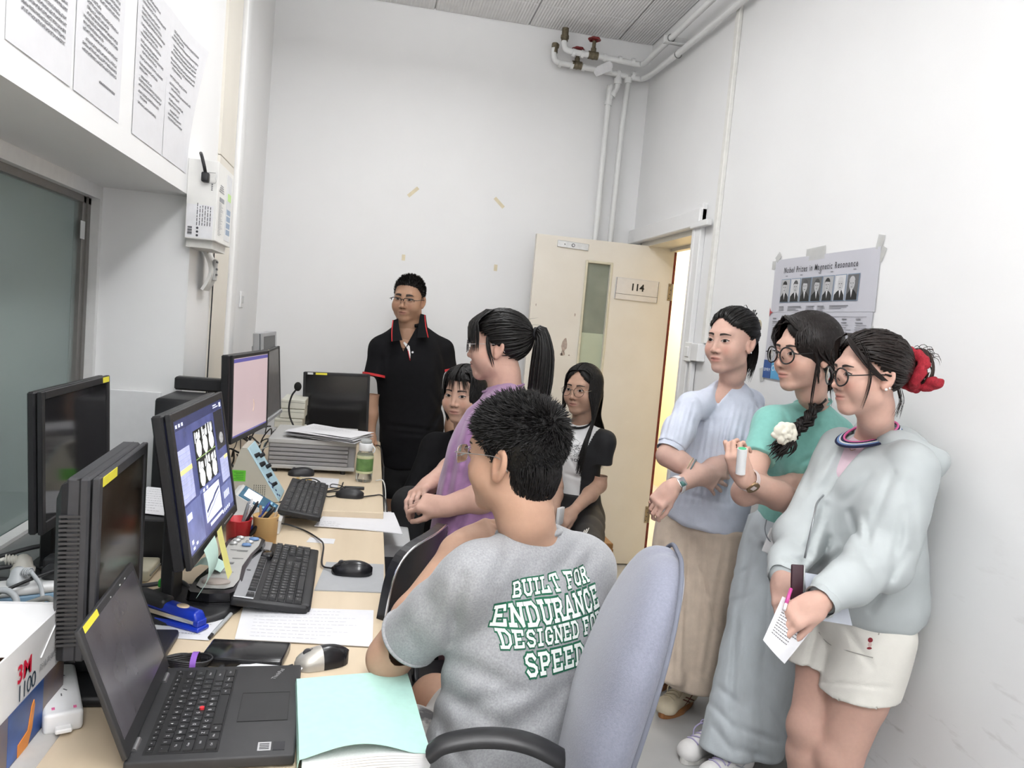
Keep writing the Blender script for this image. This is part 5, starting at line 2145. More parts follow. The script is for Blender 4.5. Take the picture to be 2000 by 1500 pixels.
G=np.array([[BS(-.002-.012*math.sin(math.pi*t/5),j/9,ZN+.001+.0335*t/5)for j in range(10)]for t in range(6)])
b.sheet(G,.0008)
b.build('spine',MATS['mint_card'],bk_)
b=MB()
T=frame((-.222,1.682,ZN+.011),(1,-.10,0),(.10,1,0))
b.box((0,0,0),(.172,.098,.021),0,T,bev=.004,seg=2)
d_=thing('external_drive','flat black external drive lying behind the laptop','drive',(-.222,1.682,ZN))
b.build('case',M_blackg,d_)
b=MB()
b.box((.062,-.0495,.0),(.03,.001,.012),0,T)
b.build('port',mat('port_dark',(.004,.004,.004)),d_)
s_=thing('stapler','blue desk stapler with black rubber top','stapler',(-.42,1.86,ZN))
T=frame((-.505,1.915,ZN+.002),(.175,-.10,0),(.10,.175,0))
b=MB()
b.box((.09,0,.006),(.20,.040,.011),0,T,bev=.004,seg=2)
b.build('base',mat('stapler_blue',(.008,.035,.42),r=.3,coat=.3),s_)
b=MB()
TT=T@Matrix.Translation((.0,0,.034))@Matrix.Rotation(math.radians(4),4,'Y')
b.box((.105,0,.012),(.16,.036,.022),0,TT,bev=.006,seg=2,taper=.85)
b.box((.178,0,-.002),(.016,.030,.016),0,TT,bev=.002)
b.build('arm',MATS['stapler_blue'],s_)
b=MB()
b.box((.035,0,.018),(.10,.041,.026),0,TT,bev=.010,seg=2)
b.build('rubber_grip',M_black,s_)
b=MB()
b.box((.10,0,.020),(.15,.022,.012),0,T@Matrix.Translation((0,0,.004))@Matrix.Rotation(math.radians(2),4,'Y'),bev=.001)
b.cyl((.02,-.021,.026),(.02,.021,.026),.008,0,12,T=T)
b.build('magazine',M_chrome,s_)
b=MB()
b.lathe([(0,0),(.012,0),(.012,.0006),(0,.0006)],(0,0,0),0,18,T=TT@Matrix.Translation((.125,0,.0232))@Matrix.Scale(1.35,4,(1,0,0)))
b.build('round_sticker',mat('sticker_cream',(.80,.62,.42),r=.5),s_)
# ---- intercom panel with notes
ic=thing('intercom_panel','black and silver intercom panel with round buttons beside the keyboard','intercom',(-.36,2.25,ZN))
TI=frame((-.355,1.955,ZN),(.062,1,0),(-1,.062,0))@Matrix.Scale(.74,4,(1,0,0))
prof=[(0,.050),(.02,.060),(.12,.062),(.24,.050),(.36,.047),(.48,.058),(.55,.056),(.585,.035)]
out=[(x_,w_)for x_,w_ in prof]+[(.59,0),(.585,-.035)]+[(x_,-w_)for x_,w_ in prof[::-1]]+[(-.012,0)]
bm=bmesh.new()
def plate(o_,z0,z1,k,zs=0.0):
 n_=len(o_)
 vs_=[(x_,y_,z0)for x_,y_ in o_]+[(x_*1+0*k,y_*k,z1+zs*(x_-.2))for x_,y_ in o_]
 fs_=[tuple(range(n_-1,-1,-1)),tuple(range(n_,2*n_))]+[(j,(j+1)%n_,n_+(j+1)%n_,n_+j)for j in range(n_)]
 return vs_,fs_
b=MB()
vs,fs=plate(out[::-1],.0,.022,1.03)
b.add(vs,fs,0,False,TI)
vs,fs=plate(out[::-1],.024,.052,.95,.03)
b.add(vs,fs,0,False,TI)
b.box((.28,-.075,.02),(.52,.05,.036),0,TI,bev=.006,seg=2)
b.box((.42,-.078,.045),(.06,.03,.02),0,TI,bev=.005,seg=2)
b.build('body',M_blackg,ic)
tpf=[(.03,.030),(.05,.044),(.12,.048),(.20,.028),(.27,.016),(.33,.022),(.40,.040),(.50,.045),(.55,.040),(.575,.02)]
tpo=[(x_,w_)for x_,w_ in tpf]+[(.58,0),(.575,-.025)]+[(x_,-w_)for x_,w_ in((.55,.042),(.48,.046),(.38,.038),(.25,.036),(.12,.050),(.05,.048),(.03,.030))]
b=MB()
vs,fs=plate(tpo[::-1],.050,.0535,.97,.03)
b.add(vs,fs,0,False,TI)
b.build('silver_face',mat('intercom_silver',(.50,.50,.48),r=.4,m=.1,var=.03),ic)
for k,(x_,y_,cl,r_)in enumerate(((.545,.020,0,.012),(.51,.024,0,.012),(.475,.028,0,.012),(.535,-.022,1,.015),(.498,-.015,0,.012),(.462,-.012,1,.014))):
 b=MB()
 b.lathe([(r_,0),(r_,.003),(r_*.85,.006),(.0,.008)],(0,0,0),0,18,T=TI@Matrix.Translation((x_,y_,.056+.03*(x_-.2)))@Matrix.Scale(.75,4,(1,0,0)))
 b.build('button',mat('button_blue',(.16,.28,.52),r=.25)if cl else mat('button_silver',(.62,.62,.62),r=.2,m=.5),ic)
b=MB()
b.lathe([(.036,0),(.036,.003),(.030,.006),(.0,.007)],(0,0,0),0,28,T=TI@Matrix.Translation((.085,.002,.050))@Matrix.Scale(.8,4,(1,0,0)))
b.build('talk_button',mat('talk_beige',(.48,.42,.38),r=.3),ic)
b=MB()
for(x_,y_,w_,l_)in((.40,-.01,.03,.004),(.41,.0,.05,.003),(.32,-.012,.03,.004),(.27,.0,.02,.018),(.18,.0,.05,.003),(.17,.0,.035,.003)):
 b.box((x_,y_,.0552+.03*(x_-.2)),(l_,w_,.0006),0,TI)
b.build('panel_print',mat('print_mid3',(.22,.22,.22)),ic)
b=MB()
G=np.zeros((10,4,3))
p0=np.array(TC@Vector((-.03,-HC/2+.012,.002)))
for i in range(10):
 t=i/9
 for j in range(4):
  G[i,j]=p0+V(.004+.035*t*t+.02*math.sin(t*3)*.4,.055*j/3-.02*t,.01-.115*t)
b.sheet(G,.0005)
tag(b.build('sticky_note',mat('note_yellow',(.80,.76,.26),r=.6,var=.03)),'yellow sticky note with handwriting hanging below the lit monitor','note','sticky notes')
b=MB()
G=np.zeros((12,4,3))
p0=np.array(TC@Vector((-.16,-HC/2+.012,.002)))
for i in range(12):
 t=i/11
 for j in range(4):
  G[i,j]=p0+V(.004+.018*math.sin(t*3.2)-.01*t,.12*j/3*(1-.2*t)-.01,.005-.115*t)
b.sheet(G,.0005)
tag(b.build('sticky_note',mat('note_mint',(.55,.76,.68),r=.6,var=.03)),'pale mint paper note hanging below the lit monitor','note','sticky notes')
b=MB()
G=np.zeros((8,5,3))
for i in range(8):
 for j in range(5):
  t,q=i/7,j/4
  G[i,j]=np.array(TI@Vector((.155+.10*t,.075-.07*q,.058+.028*math.sin(q*2.5)*(1-q)+.01*(1-q))))
b.sheet(G,.0005)
tag(b.build('sticky_note',MATS['note_mint']),'mint sticky note folded over the intercom panel edge','note','sticky notes')
# ---- cups, pens
cup=thing('pen_cup','red plastic pen cup behind the intercom panel','cup',(-.375,2.475,ZN))
b=MB()
b.lathe([(0,.002),(.033,.002),(.040,.092),(.042,.095),(.0395,.095),(.031,.008),(0,.008)],(-.375,2.475,ZN),0,24)
b.build('cup',mat('cup_red',(.55,.03,.04),r=.35),cup)
pens=[(-.02,.01,.055,.02,(.015,.015,.02),'black capped pen standing in the red cup'),(.015,.012,.07,.03,(.03,.06,.28),'blue-tipped clear pen in the red cup'),(-.008,-.012,.03,-.03,(.30,.31,.34),'grey ballpoint pen leaning in the red cup'),(.01,-.015,.02,.05,(.50,.50,.52),'silver ballpoint pen in the red cup'),(.02,.0,.09,.0,(.02,.02,.02),'thick black marker standing in the red cup'),(-.02,-.0,-.03,.01,(.40,.05,.08),'dark red pen in the red cup')]
for k,(dx,dy,lx,ly,c_,lb)in enumerate(pens):
 a0=V(-.375+dx*.6,2.475+dy*.6,ZN+.012)
 a1=a0+nrm(V(lx*1.2,ly*1.2,.14))*(.150+.006*(k%3))
 t=thing('pen',lb,'pen',a0,'pens in the red cup')
 b=MB()
 rr_=.0075 if k==4 else .0048
 b.tube([a0,lerp(a0,a1,.93),a1],[rr_,rr_,rr_*.5],0,8)
 b.build('barrel',mat('pen_%d'%k,c_,r=.3),t)
 b=MB()
 m0=lerp(a0,a1,.70)
 b.tube([m0+V(rr_,0,0),lerp(a0,a1,.95)+V(rr_,0,0)],.0014,0,5)
 b.build('clip',M_chrome if k in(2,3)else M_black,t)
wc=thing('wooden_cup','tan wooden cup holding small sticks behind the keyboard','cup',(-.296,2.50,ZN))
b=MB()
b.lathe([(0,.002),(.036,.002),(.040,.10),(.0415,.103),(.037,.103),(.033,.012),(0,.012)],(-.296,2.50,ZN),0,28)
b.build('cup',mat('cup_tan',(.62,.40,.17),r=.5,var=.08,vs=8),wc)
for k,(dx,dy,c_,lb)in enumerate(((-.012,.005,(.28,.18,.10),'dark stick standing in the tan cup'),(.01,.008,(.45,.33,.2),'short twig lying in the tan cup'),(.015,-.01,(.20,.13,.08),'brown clip in the tan cup'))):
 b=MB()
 a0=V(-.296+dx,2.50+dy,ZN+.05)
 b.tube([a0,a0+V(-.008+.03*(k>0),.0,.082-.02*k)],.0045,0,6)
 tag(b.build('stick',mat('stick_%d'%k,c_,r=.6,var=.2)),lb,'stick','sticks in the tan cup')
 # ---- instruments on the far desk
con=thing('grey_console','grey metal console unit with ribbed front under a paper pile','console',(-.235,3.72,ZF))
cx0,cx1,cy0,cy1,cz0,cz1=-.425,-.04,3.51,3.93,ZF+.018,.925
b=MB()
b.box2((cx0,cy0+.01,cz0),(cx1,cy1,cz1-.012),bev=.004)
b.build('case',mat('console_grey',(.30,.295,.30),r=.45,var=.03),con)
b=MB()
b.box2((cx0-.002,cy0-.004,cz1-.022),(cx1+.002,cy1,cz1),bev=.003)
b.box2((cx0-.002,cy0-.004,cz0),(cx1+.002,cy0+.02,cz0+.018),bev=.003)
b.build('lid',mat('console_light',(.48,.48,.47),r=.45,var=.03),con)
for k in range(5):
 b=MB()
 z0=cz0+.0195+k*.0195
 b.box2((cx0+.004,cy0-.002,z0),(cx1-.03,cy0+.012,z0+.0165),bev=.0025)
 b.build('front_rib',MATS['console_grey'],con)
for(x_,y_)in((cx0+.03,cy0+.02),(cx1-.05,cy0+.02),(cx0+.03,cy1-.04),(cx1-.05,cy1-.04)):
 b=MB()
 b.cyl((x_,y_,ZF),(x_,y_,cz0),.012,0,10)
 b.build('foot',M_black,con)
tri=thing('wedge_instrument','triangular beige instrument with pale blue knob panel and green label','instrument',(-.40,3.02,ZF))
FT=frame((0,3.12,0),(1,0,0),(0,0,1))
pr=[(-.520,ZF+.002),(-.305,ZF+.002),(-.435,.975),(-.455,.975)]
b=MB()
b.prism(pr,0,.17,0,FT)
b.build('case',mat('instrument_beige',(.52,.50,.42),r=.5,var=.02),tri)
pdir=nrm(V(-.305+.435,0,ZF-.975))
TP=frame((-.435,3.035,.975),(0,-1,0),-pdir)
b=MB()
plen=.24
b.box((0,-plen/2,.002),(.172,plen-.004,.005),0,frame((-.435,3.035,.975),(0,1,0),-pdir),bev=.002)
pn=b.build('panel',mat('instrument_blue',(.46,.66,.74),r=.45,var=.03),tri)
TPp=frame((-.435,3.035,.975),(0,1,0),-pdir)
for k,(x_,y_,r_)in enumerate(((-.05,-.045,.009),(-.05,-.085,.010),(-.05,-.135,.009),(-.05,-.175,.008),(.02,-.06,.009),(.02,-.11,.009))):
 b=MB()
 b.cyl((x_,y_,.004),(x_,y_,.024),r_,0,14,r2=r_*.8,T=TPp)
 b.build('knob',M_black,tri)
b=MB()
for(x_,y_)in((-.075,-.155),(-.06,-.165),(-.07,-.18),(-.045,-.20),(-.06,-.215),(-.04,-.225)):
 b.cyl((x_,y_,.004),(x_,y_,.007),.0045,0,10,T=TPp)
b.build('button_cluster',mat('panel_navy',(.03,.06,.16),r=.4),tri)
b=MB()
b.box((-.462,.868,.1706),(.058,.042,.001),0,FT)
gl_=b.build('green_label',mat('label_green',(.15,.60,.05),r=.5),tri)
b=MB()
for k in range(5):
 b.box((-.458+.004*(k%2),.882-k*.0065,.1714),(.036-.008*(k%2),.0015,.0004),0,FT)
b.box((-.484,.868,.1714),(.002,.034,.0004),0,FT)
b.build('label_print',mat('print_green',(.03,.16,.03)),gl_)
b=MB()
for i in range(6):
 for j in range(7):
  x_,y_=-.40+i*.008,ZF+.022+j*.007
  b.cyl((x_,y_,.170),(x_,y_,.1706),.0022,0,6,T=FT)
gr=b.build('speaker_holes',mat('hole_dark',(.08,.08,.07)),tri)
gr['kind']='stuff'
td=thing('display_device','small white wedge device with blue panel and lit display','instrument',(-.34,2.71,ZN))
FD=frame((0,2.79,0),(1,0,0),(0,0,1))
b=MB()
b.prism([(-.425,ZN+.002),(-.265,ZN+.002),(-.262,.785),(-.415,.872),(-.43,.868)],0,.155,0,FD)
b.build('case',mat('device_white',(.66,.66,.64),r=.4),td)
sl=nrm(V(-.262+.415,0,.785-.872))
TDv=frame((-.3385,2.7125,.8285),sl,(0,1,0))
b=MB()
b.box((-.012,0,.0018),(.135,.142,.003),0,TDv,bev=.001)
b.build('panel',mat('device_teal',(.025,.17,.30),r=.35,var=.2,vs=25,c2=(.03,.09,.15)),td)
b=MB()
b.box((-.036,.004,.0038),(.058,.10,.001),0,TDv)
b.build('display',screen_emit('display_white',(.75,.68,.66),.8),td)
b=MB()
b.cyl((.03,-.015,.003),(.03,-.015,.010),.012,0,16,T=TDv)
b.build('knob',M_chrome,td)
b=MB()
for(x_,y_,w_,h_)in((.03,.045,.008,.03),(.045,.02,.006,.05),(.012,-.05,.006,.02),(.045,-.05,.006,.02)):
 b.box((x_,y_,.0036),(w_,h_,.0006),0,TDv)
b.build('panel_print',mat('print_sky',(.35,.60,.75)),td)
b=MB()
b.box((.066,-.05,.0012),(.018,.04,.001),0,TDv)
b.build('yellow_tag',M_yel,td)
bt=thing('water_bottle','clear glass water bottle with white cap and green band','bottle',(.007,3.405,ZF))
BC=(.007,3.405,ZF)
glass=mat('bottle_glass',(.85,.88,.86),r=.03,trans=.92,alpha=1,ior=1.3)
b=MB()
b.lathe([(0,.002),(.034,.002),(.037,.008),(.037,.118),(.034,.130),(.027,.138),(.027,.146)],BC,0,28)
b.build('glass',glass,bt)
b=MB()
b.lathe([(.0375,.050),(.0378,.052),(.0378,.104),(.0375,.106)],BC,0,28)
b.build('printed_band',mat('band_green',(.13,.24,.08),r=.35,var=.25,vs=30),bt,label='dark green printed band')
b=MB()
b.lathe([(.0379,.040),(.0381,.042),(.0381,.049),(.0379,.050)],BC,0,28)
b.build('pale_stripe',mat('band_pale',(.60,.62,.38),r=.35),bt)
b=MB()
b.lathe([(.0379,.106),(.0381,.107),(.0381,.116),(.0379,.118)],BC,0,28)
b.build('pale_stripe',mat('band_pale',(.60,.62,.38),r=.35),bt)
b=MB()
b.lathe([(.030,.140),(.031,.142),(.031,.170),(.029,.173),(.0,.173)],BC,0,28)
b.build('cap',M_wht,bt)
b=MB()
b.lathe([(.024,.173),(.026,.180),(.024,.190),(.010,.195),(.0,.195)],BC,0,24)
b.build('spout_cover',mat('cap_clear',(.75,.78,.77),r=.1,trans=.6),bt)
b=MB()
b.tube(spline([(.035,3.405,ZF+.165),(.046,3.40,ZF+.15),(.044,3.40,ZF+.135),(.036,3.405,ZF+.13)],6),.003,0,6)
b.build('carry_loop',M_wht,bt)
b=MB()
b.lathe([(.018,0),(.033,0),(.033,.022),(.018,.022),(.018,0)],(-.245,3.30,ZF),0,24)
tr_=thing('tape_roll','amber adhesive tape roll lying before the grey console','tape',(-.245,3.30,ZF))
b.build('roll',mat('tape_amber',(.62,.42,.12),r=.3),tr_)
b=MB()
b.lathe([(.0,.0221),(.022,.0221),(.022,.0235),(0,.0235)],(-.245,3.30,ZF),0,20)
b.build('core_label',mat('core_cream',(.66,.58,.40),r=.5),tr_)
us=thing('usb_stick','black usb stick with a cord loop on the far desk','usb stick',(-.05,3.24,ZF))
b=MB()
b.box((-.03,3.235,ZF+.006),(.085,.022,.011),0,bev=.003,seg=2)
b.build('body',M_black,us)
b=MB()
b.tube(spline([(-.07,3.24,ZF+.006),(-.10,3.27,ZF+.008),(-.125,3.26,ZF+.012),(-.13,3.235,ZF+.006),(-.10,3.23,ZF+.004),(-.07,3.237,ZF+.006)],6),.0022,0,5)
b.build('cord_loop',M_black,us)
for k in range(5):
 z0=ZF+k*.052
 dx=.006*math.sin(k*2.2)
 w_=.05 if k>2 else 0
 t=thing('white_carton',['lowest carton of the white stack behind the microphone','second lowest carton of the white stack behind the microphone','middle carton of the white stack behind the microphone','second highest carton of the white stack behind the microphone','topmost carton of the white stack behind the microphone'][k],'carton',(-.40,4.25,z0),'cartons stacked behind the microphone')
 b=MB()
 b.box2((-.475+dx+w_*.4,4.15,z0+.0005),(-.33+dx,4.40,z0+.050),bev=.003)
 b.build('carton',mat('carton_cream',(.66,.65,.57),r=.5,var=.04),t)
 b=MB()
 b.box2((-.474+dx+w_*.4,4.149,z0+.034),(-.331+dx,4.1498,z0+.0355))
 b.build('lid_seam',mat('seam_grey',(.22,.22,.19)),t)
mc=thing('gooseneck_microphone','black gooseneck microphone with foam ball behind the console','microphone',(-.36,4.0,ZF))
b=MB()
b.box2((-.42,3.96,ZF),(-.30,4.06,ZF+.045),bev=.008,seg=2)
b.build('base',M_black,mc)
b=MB()
b.tube(spline([(-.34,4.0,ZF+.04),(-.352,4.0,.88),(-.385,4.0,.95),(-.395,4.0,1.01),(-.385,4.0,1.065),(-.368,4.0,1.095)],6),.0045,0,8)
b.build('neck',M_black,mc)
b=MB()
b.sphere((-.358,4.0,1.115),.019,0,sc=(1,1,1.25))
b.build('foam_ball',mat('foam_black',(.012,.012,.012),r=.95,bump=.4,bs=600),mc)
sp=thing('speaker_box','black box-shaped loudspeaker standing behind the lit monitor','speaker',(-.63,2.9,ZN))
b=MB()
b.box2((-.725,2.78,ZN+.0),(-.545,3.04,1.165),bev=.012,seg=2)
b.build('cabinet',M_black,sp)
b=MB()
b.box2((-.544,2.80,ZN+.03),(-.540,3.02,1.14),bev=.002)
b.build('grille',mat('grille_black',(.01,.01,.01),r=.9,bump=.3,bs=500),sp)
ad=thing('network_box','small cream adapter box on the desk under the lit monitor','adapter',(-.60,2.45,ZN))
b=MB()
b.box((-.60,2.20,ZN+.017),(.10,.12,.033),0,bev=.006,seg=2)
b.build('case',mat('adapter_cream',(.58,.55,.42),r=.45),ad)
b=MB()
b.box((-.548,2.20,ZN+.017),(.003,.10,.004),0)
b.build('seam',MATS['seam_grey'],ad)
# ---- power strips, plugs, the carton in the corner
ps=thing('power_strip','white and blue power strip crowded with plugs at the left edge','power strip',(-.79,1.985,ZN))
T=frame((-.79,1.985,ZN),(.9,.42,0),(-.42,.9,0))
b=MB()
b.box((0,0,.04),(.34,.075,.022),0,T,bev=.008,seg=2)
b.build('top_shell',M_wht,ps)
b=MB()
b.box((0,0,.015),(.338,.073,.03),0,T,bev=.006,seg=2)
b.build('lower_shell',mat('strip_blue',(.20,.33,.46),r=.4),ps)
def plug(label,c,yaw,m_,cable,mcab,s=1.0):
 t=thing('power_plug',label,'plug',c,'plugs on the power strip')
 T_=rotz(c,yaw)
 b_=MB()
 b_.lathe([(.024*s,0),(.024*s,.012*s),(.020*s,.016*s),(.016*s,.034*s),(.008*s,.042*s),(0,.043*s)],(0,0,0),0,18,T=T_)
 b_.tube([T_@Vector((.008*s,0,.03*s)),T_@Vector((.034*s,0,.036*s))],[.010*s,.007*s],0,10)
 b_.build('plug_body',m_,t)
 b_=MB()
 for k in range(4):
  p_=[T_@Vector(((.014+.006*k)*s,.0105*s*math.cos(a),(.031+.001*k)*s+.0105*s*math.sin(a)))for a in np.linspace(0,2*math.pi,12,endpoint=False)]
  b_.tube(p_,.0016*s,0,5,closed=True)
 b_.build('strain_relief',m_,t)
 b_=MB()
 b_.tube(spline([T_@Vector((.034*s,0,.036*s))]+[Vector(p_)for p_ in cable],7),.0050,0,8)
 b_.build('cable',mcab,t)
 return t
M_cabg=mat('cable_grey',(.42,.44,.46),r=.45)
M_cabw=mat('cable_white',(.62,.61,.57),r=.45)
plug('grey round plug on the power strip with a looping grey cable',(-.802,1.972,ZN+.051),-20,mat('plug_grey',(.50,.52,.54),r=.4),[(-.735,1.93,ZN+.06),(-.715,1.88,ZN+.03),(-.73,1.83,ZN+.008),(-.77,1.82,ZN+.02),(-.80,1.78,ZN+.008)],M_cabg)
plug('cream angled plug at the back of the power strip',(-.830,2.065,ZN+.045),200,mat('plug_cream',(.64,.62,.56),r=.4),[(-.90,2.03,ZN+.075),(-.96,2.00,ZN+.05),(-1.03,1.95,ZN+.01)],M_cabw,1.15)
b=MB()
b.box((-.765,2.115,ZN+.040),(.062,.052,.075),0,bev=.008,seg=2)
tag(b.build('charger_block',M_black),'black cube charger plugged in beside the vented monitor','charger')
b=MB()
b.box((-.735,2.022,ZN+.066),(.06,.05,.032),0,T=None,bev=.010,seg=2)
tag(b.build('charger_block',M_black),'flat black plug block in front of the black cube charger','charger')
w2=thing('power_strip','plain white power strip lying beside the printed carton','power strip',(-.545,1.53,ZN))
T=frame((-.548,1.535,ZN),(.40,-.92,0),(.92,.40,0))
b=MB()
b.box((0,0,.020),(.33,.062,.038),0,T,bev=.007,seg=2)
b.build('shell',M_wht,w2)
b=MB()
b.box((.172,0,.012),(.018,.026,.008),0,T,bev=.002)
b.build('hang_loop',MATS['switch_white'],w2)
for k in range(4):
 b=MB()
 for(dx,dy,a_)in((-.008,.007,35),(-.008,-.007,-35),(.010,0,0)):
  b.box((0,0,0),(.009,.002,.0006),0,T@Matrix.Translation((-.10+.062*k+dx,dy,.0394))@Matrix.Rotation(math.radians(a_),4,'Z'))
 b.build('socket',mat('socket_slot',(.12,.12,.13)),w2)
b=MB()
b.box((.145,-.015,.0395),(.008,.005,.001),0,T)
b.box((.15,.018,.0395),(.008,.005,.001),0,T)
b.build('indicator',mat('lamp_pink',(.85,.18,.40),r=.4),w2)
cb=thing('printed_carton','open white and photo-printed earplug carton at the left edge','carton',(-.63,1.27,ZN))
bx0,bx1,by0,by1,bz0,bz1=-.76,-.522,1.03,1.485,ZN,.938
M_cart=mat('carton_white',(.82,.82,.83),r=.5,var=.015)
M_cartb=mat('carton_brown',(.25,.12,.075),r=.7)
b=MB()
b.box2((bx1-.003,by0,bz0),(bx1,by1,bz1),0)
b.box2((bx0,by0,bz0),(bx0+.003,by1,bz1),0)
b.box2((bx0,by0,bz0),(bx1,by0+.003,bz1),0)
b.box2((bx0,by1-.003,bz0),(bx1,by1,bz1),0)
b.box2((bx0,by0,bz0),(bx1,by1,bz0+.003),0)
b.build('walls',M_cart,cb)
b=MB()
b.box2((bx0+.003,by0+.004,bz1-.075),(bx1-.004,by1-.05,bz1-.07),0)
b.build('inner_flap',M_cartb,cb)
b=MB()
b.sheet(np.array([[V(bx0+.24*i/5,by1-.004-.10*j/5,bz1-.004-.055*(j/5)**1.2)for j in range(6)]for i in range(6)]),.0012)
b.build('top_flap',M_cart,cb)
FC=frame((bx1+.0004,by0,bz0),(0,1,0),(0,0,1))
LB=by1-by0
HB_=bz1-bz0
b=MB()
b.box((LB/2,.048,.0003),(LB,.096,.0006),0,FC)
ph=b.build('printed_photo',mat('carton_photo',(.24,.15,.06),r=.3,var=.5,vs=7,c2=(.05,.09,.24)),cb)
b=MB()
b.box((LB-.155,.052,.0008),(.13,.088,.0006),0,FC)
b.build('blue_block',mat('carton_blue',(.03,.10,.36),r=.3,var=.4,vs=12),ph)
b=MB()
pts=[(.0,.002),(.035,.004),(.052,.03),(.060,.068),(.056,.078),(.048,.070),(.036,.034),(.0,.028)]
b.prism([(LB-.185+x_,y_)for x_,y_ in pts],.0012,.0022,0,FC)
b.build('orange_earplug',mat('plug_orange',(.85,.28,.02),r=.4),ph)
b=MB()
vs,fs=text_geo('3M',.042,bold=.0010)
b.add(vs,fs,0,False,FC@Matrix.Translation((LB-.168,.148,.0012)))
b.build('brand_print',mat('print_brand_red',(.75,.02,.06),r=.4),cb)
b=MB()
vs,fs=text_geo('1100',.040,spacing=.86)
b.add(vs,fs,0,False,FC@Matrix.Translation((LB-.158,.114,.0012)))
b.build('number_print',mat('print_navy',(.03,.06,.10),r=.4),cb)
b=MB()
vs,fs=text_geo('防噪声弹性耳塞',.0145)
b.add(vs,fs,0,False,FC@Matrix.Translation((LB-.06,.122,.0012)))
b.build('small_print',mat('print_grey2',(.30,.31,.33),r=.5),cb)
b=MB()
G=np.array([[V(bx1+.002+.035*i/4,by0+.02+.38*j/6,ZN+.0008+.006*(1-i/4))for j in range(7)]for i in range(5)])
b.sheet(G,.0006)
tag(b.build('clear_sleeve',mat('clear_plastic',(.75,.75,.74),r=.15,alpha=.45)),'clear plastic sleeve lying along the printed carton','sleeve')
# ---- cables
def cable(label,pts,r=.0028,m_=None,n=7,group='loose cables on the desks'):
 b_=MB()
 b_.tube(spline(pts,n),r,0,6)
 return tag(b_.build('cable',m_ or M_black),label,'cable',group)
cable('black mouse cable arching over the near keyboard to the grey pad',[(-.068,2.262,ZN+.012),(-.10,2.30,ZN+.010),(-.105,2.42,ZN+.03),(-.125,2.55,ZN+.012),(-.19,2.68,ZN+.006),(-.27,2.66,ZN+.03),(-.30,2.52,ZN+.02),(-.315,2.40,ZN+.02)])
cable('black mouse cable of the silver mouse',[(-.118,1.635,ZN+.008),(-.16,1.615,ZN+.004),(-.21,1.625,ZN+.004),(-.28,1.66,ZN+.006),(-.36,1.69,ZN+.006),(-.42,1.64,ZN+.004)])
cable('black mouse cable running off the far desk edge',[(.012,3.085,ZF+.006),(.05,3.12,ZF+.004),(.085,3.13,ZF+.004),(.105,3.08,ZF-.02),(.115,2.95,ZF-.12),(.115,2.85,ZF-.3)])
cable('thin black cable looping behind the far keyboard',[(-.285,2.98,ZF+.02),(-.25,3.12,ZF+.05),(-.20,3.22,ZF+.04),(-.16,3.20,ZF+.02),(-.14,3.06,ZF+.006),(-.16,2.95,ZF+.02)])
cable('thin black cable crossing the far desk to the instrument',[(-.30,2.92,ZF+.01),(-.25,3.05,ZF+.006),(-.15,3.15,ZF+.004),(-.09,3.22,ZF+.006),(-.08,3.34,ZF+.004)])
cable('black cord from the matt mouse towards the far keyboard',[(-.10,3.08,ZF+.006),(-.13,3.06,ZF+.006),(-.15,3.1,ZF+.01),(-.08,3.17,ZF+.006)])
cable('black power cable hanging at the far desk corner',[(.062,4.35,ZF+.004),(.088,4.2,ZF+.02),(.10,4.0,ZF-.02),(.10,3.7,ZF+.01),(.095,3.5,ZF+.03),(.10,3.3,ZF-.1),(.11,3.1,ZF-.3)],.004)
cable('thin white cable hanging beside the far desk',[(.06,3.40,ZF+.006),(.095,3.40,ZF+.004),(.108,3.30,ZF-.06),(.105,3.0,ZF-.22)],.0028,M_cabw)
tt=thing('cable_bundle','coiled black cable tied with a purple strap behind the laptop','cable',(-.34,1.63,ZN))
b=MB()
for k in range(5):
 ph_=k*.5
 b.tube([(-.335+.036*math.cos(a+ph_)*(1+.1*k),1.635+.020*math.sin(a+ph_),ZN+.006+.004*k+.003*math.sin(2*a+k))for a in np.linspace(0,2*math.pi,24,endpoint=False)],.0026,0,6,closed=True)
b.tube(spline([(-.30,1.63,ZN+.006),(-.26,1.60,ZN+.006),(-.235,1.595,ZN+.006)],5),.0028,0,6)
b.tube(spline([(-.37,1.64,ZN+.006),(-.42,1.67,ZN+.02),(-.46,1.72,ZN+.01)],5),.0028,0,6)
b.build('coil',M_black,tt)
b=MB()
G=np.array([[V(-.325+.012*j/2,1.635+.026*math.cos(a),ZN+.014+.020*math.sin(a))for j in range(3)]for a in np.linspace(-.4,math.pi+.6,14)])
b.sheet(G,.001)
b.sheet(np.array([[V(-.345-.03*i/4,1.61-.006*i+.012*j,ZN+.004+.006*math.sin(i))for j in range(2)]for i in range(5)]),.001)
b.build('strap',mat('strap_purple',(.25,.10,.48),r=.6),tt)
b=MB()
b.sheet(np.array([[V(-.255+.13*i/6+.01*j,1.585+.045*j/3-.012*i/6,ZN+.012+.012*math.sin(i*.7)*math.sin(j))for j in range(4)]for i in range(7)]),.0008)
tag(b.build('paper_tag',M_paper),'crumpled white paper tag lying behind the laptop','paper')
b=MB()
b.box((-.262,1.612,ZN+.008),(.012,.03,.012),0,bev=.003,seg=2)
tag(b.build('usb_plug',M_black),'black usb plug beside the crumpled paper tag','plug')
b=MB()
T=frame((-.305,1.855,ZN+.007),(.12,.75,0),(1,0,0))
b.cyl((-.065,0,0),(.06,0,0),.0048,0,10,T=T)
b.cyl((-.082,0,0),(-.065,0,0),.004,1,10,r2=.0045,T=T)
p_=thing('pen','clear grey pen with black cap lying by the near keyboard','pen',(-.305,1.855,ZN))
b.build('barrel',[mat('pen_clear',(.40,.42,.43),r=.2),M_black],p_)
